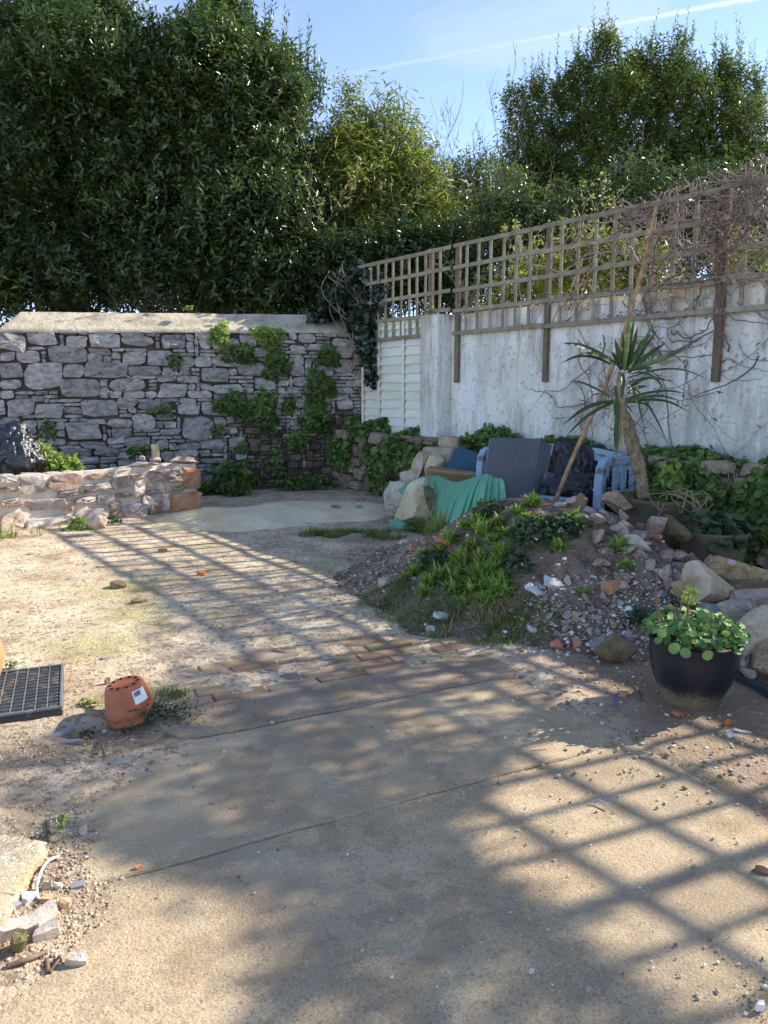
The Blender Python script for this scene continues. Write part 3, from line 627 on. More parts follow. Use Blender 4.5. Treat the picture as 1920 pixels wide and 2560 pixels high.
for m_, q in rest_mb.items():
    if q.n: link('small_stones', q.mesh('small_stones', M[m_], angle=34), bw, kind='stuff')
ct = np.linspace(-.35, 5.0, 110); cz = np.linspace(-.1, 2.20, 50)
V = []
for z in cz:
    for t in ct: V.append((t, 0, z))
V = np.array(V); V[:, 1] = -.022 + .02 * fbm(V * 7, 4, 3); V[:, 2] *= (2.325 - .021 * V[:, 0]) / 2.20
i = (np.arange(len(cz) - 1)[:, None] * len(ct) + np.arange(len(ct) - 1)[None]).ravel(); n = len(ct)
link('joint', mesh('joint', V, np.stack([i, i + 1, i + n + 1, i + n], 1), M['joint_dark']), bw, BW.mat())
V, F = box(-.35, 4.9, -.42, -.05, -.1, 2.20); link('core', mesh('core', V, F, M['joint_dark'], False), bw, BW.mat())
# sloping mortar top with a hipped end
V = []; NT, NP = 170, 12
for i in range(NT):
    t = -.45 + i * (4.90 + .45) / (NT - 1); zt, zb = 2.60 - .022 * t, 2.335 - .021 * t
    hip = max(0, (t - 4.60) / .30)
    for j in range(NP):
        f = j / (NP - 1)
        if f < .12: off, z = .055, zb - .035 + f / .12 * .04
        elif f < .75: g = (f - .12) / .63; off, z = .055 - g * .40, zb + .005 + g * (zt - zb)
        else: g = (f - .75) / .25; off, z = -.345 - g * .12, zt - g * .25
        if hip > 0: z = min(z, zt - (zt - zb + .03) * hip)
        V.append((t, off, z))
V = np.array(V); nn = fbm(V * np.array([3, 6, 6]), 4, 2); V[:, 1] += .016 * nn; V[:, 2] += .014 * fbm(V * np.array([2.2, 5, 5]), 4, 6)
F = [(i * NP + j, i * NP + j + 1, (i + 1) * NP + j + 1, (i + 1) * NP + j) for i in range(NT - 1) for j in range(NP - 1)]
F += [tuple(range(NP)), tuple((NT - 1) * NP + j for j in range(NP))[::-1]]
link('coping', mesh('coping', V, F, M['coping'], angle=60), bw, BW.mat())

# ---- the low pink wall of the raised bed
rng = np.random.default_rng(5)
lw = empty('low_stone_wall', LW.at(1.1), label='low garden wall of pink stone in pale mortar with loose flat stones on top', cat='stone wall')
lrects = [(0, 470, 120, 530), (165, 465, 345, 620), (385, 455, 655, 600), (690, 445, 890, 510), (0, 560, 140, 610), (5, 650, 180, 730), (185, 645, 500, 765), (0, 765, 180, 930), (225, 790, 565, 920), (465, 590, 600, 650),
    (590, 640, 755, 700), (770, 620, 900, 710), (590, 720, 850, 850), (510, 680, 575, 765), (670, 530, 880, 605), (885, 475, 1035, 580), (1055, 510, 1140, 640), (920, 605, 1040, 655), (960, 690, 1160, 840),
    (1125, 630, 1210, 740), (1190, 680, 1290, 790), (1175, 420, 1380, 520), (1290, 475, 1445, 530), (1315, 550, 1455, 610), (1180, 525, 1280, 565), (1160, 580, 1280, 630), (1450, 405, 1575, 580),
    (1340, 600, 1590, 765), (1285, 620, 1330, 750), (1395, 420, 1440, 470), (870, 680, 960, 740), (1040, 455, 1130, 495), (630, 588, 740, 618), (880, 750, 955, 840), (120, 560, 160, 610), (150, 890, 220, 935)]
V = []; lt, lz = np.linspace(-.75, 2.30, 90), np.linspace(-.15, .60, 24)
for z in lz:
    for t in lt: V.append((t, 0, z))
V = np.array(V); V[:, 1] = .000 + .012 * fbm(V * 8, 4, 6); n = len(lt)
V[:, 2] += np.where(V[:, 2] > .55, .03 * fbm(V * 4, 3, 2) - .02, 0)
i = (np.arange(len(lz) - 1)[:, None] * n + np.arange(n - 1)[None]).ravel()
link('mortar_face', mesh('mortar_face', V, np.stack([i, i + 1, i + n + 1, i + n], 1), M['mortar']), lw, LW.mat())
V, F = box(-.8, 2.27, -.30, -.012, -.15, .555); link('core', mesh('core', V, F, M['mortar'], False), lw, LW.mat())
for k, (x0, y0, x1, y1) in enumerate(lrects):
    a = LW.hit(x0 * .3134, 1040 + y1 * .3134); b = LW.hit(x1 * .3134, 1040 + y0 * .3134)
    wd, ht = b[0] - a[0], b[1] - a[1]; red = x0 in (1450, 1340)
    V, F = wallstone(wd * 1.03, ht * 1.05, rng.uniform(.03, .055), rng, n=18, jit=.05, p=6 if red else None)
    link('stone', mesh('stone', V, F, M['rust_stone' if red else 'pink_stone'], var=rng.random(), angle=50), lw, LW.mat((a[0] + b[0]) / 2, .015, (a[1] + b[1]) / 2))
for k in range(9):                                          # the run of wall that leaves the picture
    V, F = wallstone(rng.uniform(.2, .3), rng.uniform(.13, .19), .04, rng, n=16); link('stone', mesh('stone', V, F, M['pink_stone'], var=rng.random(), angle=50), lw, LW.mat(-.2 - .27 * (k % 3), .015, .1 + .19 * (k // 3)))
for k, (x0, y0, x1, y1, off) in enumerate([(1350, 320, 1560, 392, -.05), (1025, 358, 1265, 412, -.04), (1270, 368, 1410, 412, -.03), (925, 402, 1105, 452, -.05), (480, 428, 600, 458, -.12), (1110, 318, 1160, 356, -.2),
        (1195, 330, 1290, 368, -.16), (640, 432, 890, 462, -.08), (150, 445, 340, 475, -.08), (0, 460, 120, 482, -.1), (330, 440, 480, 462, -.16)]):
    a = LW.hit(x0 * .3134, 1040 + y1 * .3134, off); b = LW.hit(x1 * .3134, 1040 + y0 * .3134, off)
    V, F = rock(60 + k, (b[0] - a[0], rng.uniform(.2, .28) if off > -.15 else .12, (b[1] - a[1]) * 1.15), 3, 10, .05)
    link('cap_stone', mesh('cap_stone', V, F, M['pink_stone'], var=.6 + .4 * rng.random(), angle=40), lw, LW.mat((a[0] + b[0]) / 2, off - .03, (a[1] + b[1]) / 2))
# soil of the raised bed behind it
c = [LW.at(-1.6, -.28), LW.at(2.26, -.28), LW.at(2.2, -1.15), BW.at(2.95, .03), BW.at(5.6, .03), LW.at(-1.6, -3.2)]
bedf = []
gxs, gys = np.linspace(0, 1, 40), np.linspace(0, 1, 24)
p0, p1, p2, p3 = [np.array(LW.at(-1.9, -.25)[:2]), np.array(LW.at(2.24, -.25)[:2]), np.array(BW.at(2.75, .03)[:2]), np.array(BW.at(6.3, .03)[:2])]
V = []
for b in gys:
    for a in gxs:
        q = (p0 * (1 - a) + p1 * a) * (1 - b) + (p3 * (1 - a) + p2 * a) * b; V.append((q[0], q[1], .40))
V = np.array(V); V[:, 2] += .05 * fbm(V * 3, 4, 4) - .35 * sstep(.8, 1.0, np.tile(gxs, 24)) * np.repeat(sstep(.25, .6, gys), 40)
i = (np.arange(23)[:, None] * 40 + np.arange(39)[None]).ravel()
link('bed_soil', mesh('bed_soil', V, np.stack([i, i + 1, i + 41, i + 40], 1), M['soil']), kind='structure')

# ------------------------------------------------------------------ white wall, pier, fence panel
rng = np.random.default_rng(8)
T_END = 15.0
V = []; wt, wz = np.linspace(2.06, T_END, 150), np.linspace(0, 2.42, 34)
for z in wz:
    for t in wt: V.append((t, 0, z))
V = np.array(V); V[:, 1] = .006 * fbm(V * 2.5, 4, 6); V[:, 2] += np.where(V[:, 2] > 2.4, .015 * fbm(V * 3, 3, 1), 0)
n = len(wt); nf = len(V); i = (np.arange(len(wz) - 1)[:, None] * n + np.arange(n - 1)[None]).ravel(); F = [tuple(q) for q in np.stack([i, i + n, i + n + 1, i + 1], 1)]
top = V[-n:].copy(); top[:, 1] = -.22; bot = top.copy(); bot[:, 2] = 0; V = np.concatenate([V, top, bot]); b0 = nf - n
F += [(b0 + k, nf + k, nf + k + 1, b0 + k + 1) for k in range(n - 1)] + [(nf + k, nf + n + k, nf + n + k + 1, nf + k + 1) for k in range(n - 1)]
link('rendered_wall', mesh('rendered_wall', V, F, M['white_wall'], angle=40), None, RW.mat(), label='long white limewashed wall, stained and spotted with lichen, under the trellis', cat='wall')
V = []; pz = np.linspace(0, 2.42, 40); prof = [(1.70, -.1), (1.70, .22), (1.715, .235), (1.85, .24), (2.0, .24), (2.04, .235), (2.055, .22), (2.055, -.1)]
for z in pz:
    for t, o in prof: V.append((t, o, z))
V = np.array(V); V[:, 0] += .012 * fbm(V * 5, 3, 2); V[:, 1] += .010 * fbm(V * 6, 3, 5)
F = [(i * 8 + j, (i + 1) * 8 + j, (i + 1) * 8 + (j + 1) % 8, i * 8 + (j + 1) % 8) for i in range(39) for j in range(8)] + [tuple(39 * 8 + j for j in range(8))[::-1]]
link('pier', mesh('pier', V, F, M['white_wall'], angle=50), None, RW.mat(), label='square white rendered pier between the boarded fence panel and the wall', cat='pier')
fp = empty('fence_panel', RW.at(.9), label='white painted fence panel of overlapping wavy boards in the wall corner', cat='fence panel')
nb = 13
for k in range(nb):
    z0 = .84 + k * .122; V = []; ts = np.linspace(.10, 1.70, 60); lo = .006 * fbm2(ts, np.full(60, k * 3.1), 3.5, 3, 4) + .004 * np.sin(ts * 4 + k)
    for t, e in zip(ts, lo): V += [(t, .050, z0 + e), (t, .006, z0 + .15), (t, -.010, z0 + .15), (t, .022, z0 + e)]
    F = [(4 * i + j, 4 * i + (j + 1) % 4, 4 * (i + 1) + (j + 1) % 4, 4 * (i + 1) + j) for i in range(59) for j in range(4)] + [(3, 2, 1, 0), (236, 237, 238, 239)]
    link('board', mesh('board', np.array(V), F, M['white_board'], angle=40), fp, RW.mat(0, 0, 0))
for t in (.12, .53, 1.11):
    V, F = box(t - .022, t + .022, .050, .072, .84, 2.42, .004); link('batten', mesh('batten', V, F, M['white_board'], False), fp, RW.mat())
V, F = box(.08, 1.70, .0, .05, 2.375, 2.425, .005); link('top_rail', mesh('top_rail', V, F, M['white_board'], False), fp, RW.mat(0, .004))
V, F = box(-.06, .08, -.1, .0, .8, 2.40); link('backing_post', mesh('backing_post', V, F, M['post'], False), fp, RW.mat())

# ------------------------------------------------------------------ trellis
RZ = [2.18, 2.44, 2.705, 2.97, 3.23]
def trellis(t0, t1, n, posts, label, o0=.05, RZ=RZ):
    e = empty('trellis_panel', RW.at((t0 + t1) / 2, .06, 2.18), label=label, cat='trellis', group='trellis panels along the wall top')
    for z in RZ:
        V, F = box(-(t1 - t0) / 2 - .012, (t1 - t0) / 2 + .012, 0, .02, -.024, .024, .003)
        V[:, 2] += .008 * np.sin(V[:, 0] * 1.5 + z * 9); link('rail', mesh('rail', V, F, M['trellis'], False), e, RW.mat((t0 + t1) / 2, o0 + .021 + rng.uniform(0, .002), z + rng.normal() * .004) @ Matrix.Rotation(rng.normal() * .003, 4, 'Y'))
    for k in range(n):
        t = t0 + (t1 - t0) * (k + .5 if not posts else k) / (n if not posts else n)
        if posts and k == 0: continue
        V, F = box(-.020, .020, 0, .018, RZ[0] - .02, RZ[-1] + .012, .003); V[:, 2] -= 2.7
        link('slat', mesh('slat', V, F, M['trellis'], False), e, RW.mat(t + rng.normal() * .004, o0 + rng.uniform(0, .002), 2.7) @ Matrix.Rotation(rng.normal() * .006, 4, 'Y'))
    for (t, zl, wd) in posts or []:
        V, F = box(-wd / 2, wd / 2, -.048, -.002, zl, RZ[-1] + .01, .004); link('post', mesh('post', V, F, M['post'], False), e, RW.mat(t, o0, 0))
    return e
trellis(-.10, 1.69, 10, None, 'weathered square trellis above the white boarded fence panel', .055)
trellis(1.71, 2.16, 2, [(1.73, 2.44, .07)], 'short piece of square trellis above the white pier', .10, [2.47] + RZ[2:])
trellis(2.18, 3.66, 7, [(2.20, 1.56, .072)], 'clean open weathered trellis beside the white pier')
trellis(3.68, 5.72, 9, [(3.70, 1.56, .066)], 'weathered trellis with thin bare vine stems behind the cordyline')
trellis(5.74, 7.62, 8, [(5.76, 1.55, .075)], 'weathered trellis smothered in brown tangled vine')
trellis(7.64, 9.5, 8, [(7.66, 1.55, .07)], 'weathered trellis under the thickest brown vine growth beyond the picture', RZ=RZ + [3.49])
trellis(9.52, 11.4, 8, [(9.54, 1.55, .07)], 'weathered open trellis beyond the thick vine growth', RZ=RZ + [3.49])
trellis(11.42, 13.3, 8, [(11.44, 1.55, .07)], 'last weathered trellis panel of the white wall', RZ=RZ + [3.49])

# ------------------------------------------------------------------ rubble retaining wall under the ivy
rng = np.random.default_rng(31)
rw = empty('retaining_wall', RW.at(2.0, .4), label='low rubble retaining wall at the foot of the white wall, mostly under ivy', cat='retaining wall')
V, F = box(-.42, T_END, -.02, .33, -.1, .80); link('core', mesh('core', V, F, M['joint_dark'], False), rw, RW.mat(0, .02))
t = -.34
cols = []
while t < 7.6:
    z = 0.0; wd = rng.uniform(.20, .36)
    while z < .80:
        h = rng.uniform(.12, .27); h = min(h, .88 - z)
        if h < .07: break
        V, F = wallstone(wd * rng.uniform(.86, 1.0), h - .02, rng.uniform(.05, .09), rng, n=14, jit=.10, p=rng.uniform(2.4, 4))
        link('stone', mesh('stone', V, F, M['bank_stone'], var=rng.random(), angle=50), rw, RW.mat(t + wd / 2 + rng.uniform(-.05, .05), .36, z + h / 2)); z += h
    t += wd

# ------------------------------------------------------------------ things standing about the heap
def rotated(loc, rz=0, rx=0, ry=0): return Matrix.Translation(loc) @ Matrix.Rotation(rz, 4, 'Z') @ Matrix.Rotation(ry, 4, 'Y') @ Matrix.Rotation(rx, 4, 'X')
def rockobj(name, seed, px, py, y, size, mat, label, cat='rock', sub=4, cuts=15, amp=.035, rot=None, group=None, angle=30, d0=.36, d1=.74, z=None):
    """a rock whose centre shows at a photo pixel, at distance y"""
    p = Zp(px, py, y)
    if z is not None: p.z = z
    p.z = max(p.z, surf(p.x, p.y) + size[2] * .30)
    V, F = rock(seed, size, sub, cuts, amp, d0, d1, rot)
    return link(name, mesh(name, V, F, M[mat], var=.5, angle=angle), None, Matrix.Translation(p), label=label, cat=cat, group=group)

# pale building stones behind the green sheet
rockobj('limestone_block', 101, 988, 1238, 8.75, (.28, .28, .36), 'pale_rock', 'pale limestone block leaning beside the big rock under the green sheet', 'stone block', rot=(0, .35, .3))
rockobj('limestone_block', 102, 1022, 1196, 9.0, (.26, .26, .28), 'pale_rock', 'cream limestone block above and behind the leaning block, next to the sheet', 'stone block', rot=(.1, .5, .2))
rockobj('limestone_block', 103, 1056, 1158, 9.05, (.26, .24, .36), 'pale_rock', 'white streaked limestone block below the square kerb stones', 'stone block', rot=(.2, .25, .5))
rockobj('limestone_block', 104, 1085, 1168, 8.95, (.2, .2, .30), 'pale_rock', 'small grey limestone block wedged before the square kerb stones', 'stone block', rot=(.2, -.1, .5))
rockobj('boulder', 105, 1042, 1258, 8.05, (.58, .40, .50), 'pale_rock', 'big rough cream boulder standing in front of the green plastic sheet', 'boulder', sub=5, cuts=12, amp=.06, rot=(0, -.35, .1), d0=.5, d1=.8)
def kerb(px0, px1, py0, py1, y, th, label, rz):
    a, b = Zp(px0, py1, y), Zp(px1, py0, y); wd, ht = b.x - a.x, b.z - a.z
    V, F = box(-wd / 2, wd / 2, -th / 2, th / 2, -ht / 2, ht / 2, .018); bm_ = bmesh.new()
    me = bpy.data.meshes.new('q'); me.from_pydata([tuple(v) for v in V], [], F); bm_.from_mesh(me)
    bmesh.ops.subdivide_edges(bm_, edges=bm_.edges[:], cuts=4, use_grid_fill=True); V = np.array([v.co[:] for v in bm_.verts]); bm_.verts.index_update()
    F = [tuple(v.index for v in f.verts) for f in bm_.faces]; bm_.free(); V += .010 * np.stack([fbm(V * 9, 3, s) for s in (1, 2, 3)], 1)
    link('kerb_stone', mesh('kerb_stone', V, F, M['mossy_rock'] if False else M['kerb'], angle=50), None, rotated((a + b) / 2, rz), label=label, cat='kerb stone')
M['kerb'] = mk('lichened kerb stone', [(.17, .13, .095), (.27, .225, .17), (.36, .31, .25)], scale=6, rough=.92, bump=.8, bscale=30, dist=.015, objrand=(.01, .2, .15), speck=((.38, .33, .12), 11, .58, .70, .5))
kerb(1097, 1152, 1092, 1215, 9.2, .16, 'tall square kerb stone standing against the ivy', R(-24))
kerb(1058, 1140, 1118, 1200, 9.08, .16, 'wider square kerb stone leaning in front of the tall one', R(-24))
# dark teal board and timber
p = Zp(1175, 1163, 8.75)
V, F = box(-.24, .24, -.02, .02, -.16, .16, .004); link('teal_board', mesh('teal_board', V, F, M['teal_paint'], False), None, rotated(p, R(-30), R(-30), R(20)), label='dark teal painted board lying behind the timber beam', cat='board')
p = Zp(1143, 1190, 8.45)
V, F = box(-.35, .35, -.05, .05, -.062, .062, .006); link('timber_beam', mesh('timber_beam', V, F, M['timber'], False), None, rotated(p, R(-28), R(12), R(4)), label='short brown sawn timber beam resting above the green sheet', cat='timber')
p = Zp(1160, 1178, 8.62)
V, F = box(-.3, .3, -.015, .015, -.012, .012, .003); link('timber_batten', mesh('timber_batten', V, F, M['timber'], False), None, rotated(p, R(-20), 0, R(6)), label='thin brown batten lying behind the timber beam', cat='timber')

# rock pile hidden inside the sheet, then the sheet
V, F = rock(120, (.50, .36, .40), 4, 9, .05, .5, .8); sr = Zp(1178, 1276, 7.3); link('covered_block', mesh('covered_block', V, F, M['pale_rock'], angle=40), None, Matrix.Translation(sr), label='pale stone block wrapped under the green plastic sheet', cat='stone block')
def cloth(outline, inner, mat, name, label, cat, res=34, wr=.02, seed=3):
    """sheet draped between guide points (photo pixel, distance): inverse-distance surface over its outline"""
    O = [Zp(*q) for q in outline]; I = [Zp(*q) for q in inner]
    pts = outline + inner; UV = np.array([(q[0], q[1]) for q in pts], float); D = np.array([q[2] for q in pts])
    poly = np.array([(q[0], q[1]) for q in outline], float)
    x0, y0 = poly.min(0); x1, y1 = poly.max(0); st = (x1 - x0) / (res * 2.2)
    def inside(p):
        c = False; j = len(poly) - 1
        for i in range(len(poly)):
            if (poly[i, 1] > p[1]) != (poly[j, 1] > p[1]) and p[0] < (poly[j, 0] - poly[i, 0]) * (p[1] - poly[i, 1]) / (poly[j, 1] - poly[i, 1]) + poly[i, 0]: c = not c
            j = i
        return c
    idx = {}; V = []
    nx_, ny_ = int((x1 - x0) / st) + 2, int((y1 - y0) / st) + 2
    def vert(i, j):
        if (i, j) not in idx:
            u = np.array([x0 + i * st, y0 + j * st]); d2 = ((UV - u) ** 2).sum(1) + 30; ww = d2 ** -1.6; y = (ww * D).sum() / ww.sum()
            p_ = Zp(u[0], u[1], y); idx[(i, j)] = len(V); V.append(tuple(p_))
        return idx[(i, j)]
    F = [(vert(i, j), vert(i + 1, j), vert(i + 1, j + 1), vert(i, j + 1)) for i in range(nx_) for j in range(ny_) if inside((x0 + (i + .5) * st, y0 + (j + .5) * st))]
    V = np.array(V); k = np.abs(fbm(V * np.array([5.5, 5.5, 2.2]), 3, seed)); V[:, 1] -= wr * 3.2 * k; V[:, 2] += wr * fbm(V * 6, 3, seed + 2)
    me = mesh(name, V, F, mat); o = link(name, me, None, label=label, cat=cat)
    me.set_sharp_from_angle(angle=R(22))
    t_ = o.modifiers.new('thick', 'SOLIDIFY'); t_.thickness = .002
    return o
ridge = spline([Zp(*q) for q in [(996, 1224, 8.2), (1040, 1196, 8.3), (1090, 1189, 8.15), (1140, 1204, 7.6), (1190, 1190, 7.22), (1222, 1184, 7.08), (1246, 1198, 7.02)]], 20)
hem = spline([Zp(*q) for q in [(1008, 1238, 8.0), (1046, 1214, 7.95), (1092, 1232, 7.55), (1078, 1332, 6.98), (1130, 1322, 6.80), (1196, 1290, 6.74), (1264, 1254, 6.82)]], 20)
nu, nv = len(ridge), 30; V = []; gq = np.random.default_rng(5); ph = np.cumsum(gq.uniform(.25, .75, nu))
for i_ in range(nu):
    tri = 2 * abs((ph[i_] * .33) % 1 - .5) * 2 - 1; tri2 = 2 * abs((ph[i_] * .11 + .3) % 1 - .5) * 2 - 1
    for k_ in range(nv):
        f = k_ / (nv - 1); q = ridge[i_] * (1 - f) + hem[i_] * f
        sag = .10 * math.sin(math.pi * min(1, f * 1.15)) * sstep(.30, .55, i_ / nu); amp = f ** .6
        q = q + np.array([.012 * tri2 * f, -.6, .8]) * sag + np.array([.25, -.8, .35]) * (.022 * tri + .035 * tri2) * amp
        V.append(q)
V = np.array(V); V += .007 * np.stack([fbm(V * 14, 3, s_) for s_ in (1, 2, 3)], 1)
F = [(a * nv + b, a * nv + b + 1, (a + 1) * nv + b + 1, (a + 1) * nv + b) for a in range(nu - 1) for b in range(nv - 1)]
o = link('plastic_sheet', mesh('plastic_sheet', V, F, M['sheet'], angle=26), None, label='translucent green plastic sheet draped over stones', cat='plastic sheet')
t_ = o.modifiers.new('thick', 'SOLIDIFY'); t_.thickness = .002
cloth([(972, 1300, 8.0), (995, 1296, 8.02), (1020, 1312, 7.9), (1040, 1322, 7.8), (1000, 1322, 7.8), (976, 1316, 7.85)], [(1000, 1308, 7.9)], M['sheet'], 'plastic_scrap', 'scrap of green plastic sheet lying at the foot of the big boulder', 'plastic sheet', res=14, wr=.006)

# blue bench: thing > seat slats, back rail and slats, arms, legs
bz = .20
BB = Wall((2.36, 7.20), (-.588, .809), (-.809, -.588))      # t from the near end, off from back to front
bench = empty('garden_bench', BB.at(.8, .25, bz), label='old wooden garden bench with flaking light blue paint against the ivy', cat='bench')
def bpart(name, x0, x1, y0, y1, z0, z1, bev=.008, rx=0, mat='blue_paint'):
    V, F = box(-(x1 - x0) / 2, (x1 - x0) / 2, -(y1 - y0) / 2, (y1 - y0) / 2, -(z1 - z0) / 2, (z1 - z0) / 2, bev)
    link(name, mesh(name, V, F, M[mat], False), bench, BB.mat((x0 + x1) / 2, (y0 + y1) / 2, (z0 + z1) / 2) @ Matrix.Rotation(rx, 4, 'X'))
for tt in (0.0, 1.56):
    bpart('back_leg', tt - .03, tt + .03, 0, .06, bz, .90)
    V, F = [], []                                            # curved front leg and arm post
    prof = [(.52, bz), (.52, .45), (.515, .66), (.50, .78), (.46, .845), (.40, .872), (.40, .835), (.435, .80), (.455, .73), (.46, .62), (.46, bz)]
    n = len(prof)
    for x in (-.032, .032): V += [(x * 1.35, a + .02 * (a > .45), b) for a, b in prof]
    F = [(i, (i + 1) % n, n + (i + 1) % n, n + i) for i in range(n)] + [tuple(range(n))[::-1], tuple(range(n, 2 * n))]
    link('front_leg', mesh('front_leg', np.array(V), F, M['blue_paint'], False), bench, BB.mat(tt, 0, 0))
    bpart('arm', tt - .035, tt + .035, .02, .45, .795, .868)
    bpart('side_rail', tt - .02, tt + .02, .06, .46, .50, .56)
    for q in (.17, .29): bpart('arm_slat', tt - .012, tt + .012, q - .035, q + .035, .56, .795, .004)
for k in range(5): bpart('seat_slat', .04, 1.52, .08 + k * .085, .155 + k * .085, .565, .585, .005)
bpart('front_rail', .03, 1.53, .45, .48, .49, .56)
for k in range(9):
    if k in (2, 5, 6): continue
    bpart('back_slat', .14 + k * .16 - .03, .14 + k * .16 + .03, .022, .04, .56, .80, .004)
V = []; NN = 24                                              # arched top board of the back
for i in range(NN):
    x = 1.56 * i / (NN - 1); zt = .845 + .085 * math.sin(math.pi * i / (NN - 1)) ** .8
    V += [(x, .012, zt - .12), (x, .05, zt - .12), (x, .045, zt), (x, .008, zt)]
F = [(4 * i + j, 4 * i + (j + 1) % 4, 4 * i + 4 + (j + 1) % 4, 4 * i + 4 + j) for i in range(NN - 1) for j in range(4)] + [(3, 2, 1, 0), tuple(4 * (NN - 1) + j for j in range(4))]
link('back_rail', mesh('back_rail', np.array(V), F, M['blue_paint'], True, angle=40), bench, BB.mat(0, 0, 0))

# grey paving slabs leaning in a pack against the bench
def quadslab(name, c, th, label, mat='slate', group=None):
    """slab from four corners BL, BR, TR, TL of its front face, thickness th behind it"""
    c = [Vector(q) for q in c]; n = (c[1] - c[0]).cross(c[3] - c[0]).normalized()
    if n.y > 0: n = -n
    V = [q for q in c] + [q - n * th for q in c]
    F = [(0, 1, 2, 3), (7, 6, 5, 4), (0, 4, 5, 1), (1, 5, 6, 2), (2, 6, 7, 3), (3, 7, 4, 0)]
    me = mesh(name, np.array([tuple(v) for v in V]), F, [M[mat], M['slate_edge']], False)
    for i, pl in enumerate(me.polygons): pl.material_index = 0 if i < 2 else 1
    return link(name, me, None, label=label, cat='paving slab', group=group)
base = [Zp(1200, 1272, 7.10), Zp(1326, 1264, 7.18), Zp(1354, 1097, 7.52), Zp(1226, 1094, 7.45)]
nn = (base[1] - base[0]).cross(base[3] - base[0]).normalized(); nn = nn if nn.y < 0 else -nn
for k in range(4):
    sh = Vector((.046 * k, .0, -.006 * k)) - nn * (.034 * k)
    quadslab('paving_slab', [q + sh for q in base], .028, ['big flat dark grey paving slab, front of the leaning pack', 'dark grey paving slab second in the leaning pack',
        'dark grey paving slab third in the leaning pack', 'dark grey paving slab at the back of the leaning pack, against the bench'][k], group='grey slabs leaning in a pack')
quadslab('paving_slab', [Zp(1346, 1262, 7.2), Zp(1368, 1260, 7.22), Zp(1388, 1184, 7.36), Zp(1366, 1178, 7.34)], .03, 'small dark slab standing behind the pack beside the black bag')
# black bags
def bag(name, c, size, seed, mat, label, spikes=()):
    V, F = ico(6); V = V.copy()
    r = 1 + .16 * fbm(V * 1.6 + seed, 3, seed) + .13 * (np.abs(fbm(V * np.array([3.2, 3.2, 2.0]) + seed, 4, seed + 1)) - .25)
    for d, a, wd in spikes: d = unit(np.array(d, float)); r = r + a * np.clip((V @ d - wd) / (1 - wd), 0, 1) ** 2
    r = r + .13 * (np.abs(vnoise(V * np.array([7, 7, 2.2]) + 3, seed)) - .3) + .05 * (np.abs(vnoise(V * np.array([15, 15, 5]), seed + 5)) - .3); V = V * r[:, None]; V[:, 2] = np.where(V[:, 2] < -.75, -.75 + (V[:, 2] + .75) * .2, V[:, 2]); V *= np.asarray(size)
    return link(name, mesh(name, V, F, mat), None, Matrix.Translation(c), label=label, cat='plastic bag')
bag('plastic_bag', Zp(1440, 1188, 7.62), (.25, .17, .30), 4, M['black_bag'], 'crumpled black plastic bag slumped on the blue bench', [((-.55, 0, .9), .30, .75), ((.75, -.2, .7), .42, .86)])
bag('plastic_bag', Zp(1442, 1228, 7.15), (.34, .18, .17), 9, M['black_bag'], 'flat black plastic bag at the front of the bench seat')
bag('plastic_bag', Zp(18, 1150, 8.75), (.40, .32, .34), 14, M['grey_bag'], 'shiny tied black rubbish bag behind the low pink wall', [((.3, 0, 1), .35, .8)])
bag('plastic_bag', Zp(-60, 1165, 8.7), (.40, .35, .36), 15, M['grey_bag'], 'second black rubbish bag behind the low pink wall at the bed edge')
p = Zp(1400, 1246, 6.85); V, F = box(-.18, .18, -.03, .03, -.012, .012, .003)
link('blue_board', mesh('blue_board', V, F, M['blue_paint'], False), None, rotated(p, R(-18), 0, R(2)), label='short pale blue board at the foot of the leaning pole', cat='board')
# long leaning pole
P = spline([Zp(1383, 1268, 6.62), Zp(1432, 1145, 6.86), Zp(1498, 1000, 7.12), Zp(1531, 916, 7.25), Zp(1598, 706, 7.5), Zp(1642, 515, 7.52)], 14)
rad = np.full(len(P), .019)
for k in range(8, len(P), 11): rad[k] = .0235
V, F = tube(P, rad, 10); link('bamboo_pole', mesh('bamboo_pole', V, F, M['cane']), None, label='long brown bamboo pole leaning from the soil heap up to the trellis', cat='pole')

# brown tubs
def tub(name, c, r, h, label, mat='brown_pot'):
    e = empty(name, c, label=label, cat='plant tub')
    V, F = lathe([(r * .72, 0), (r * .78, h * .25), (r * .9, h * .65), (r * .97, h * .9), (r * 1.0, h * .92), (r * 1.02, h), (r * .97, h), (r * .93, h * .9), (r * .88, h * .82)], 56)
    link('body', mesh('body', V, F, M[mat], angle=40), e, Matrix.Translation(c))
    V, F = lathe([(.01, h * .84), (r * .5, h * .86), (r * .90, h * .83)], 30, close_bot=False); V[:, 2] += .02 * fbm(V * 9, 3, 2)
    link('compost', mesh('compost', V, F, M['soil']), e, Matrix.Translation(c)); return e
tubc = Zp(1650, 1240, 6.2); tubc.z = .20
tub('brown_tub', tubc, .355, .43, 'wide dull brown plastic tub holding the cordyline')
tub2 = Zp(1785, 1322, 5.62); tub2.z = .04
tub('brown_tub', tub2, .25, .42, 'smaller brown plastic tub half hidden behind the rubble heap')
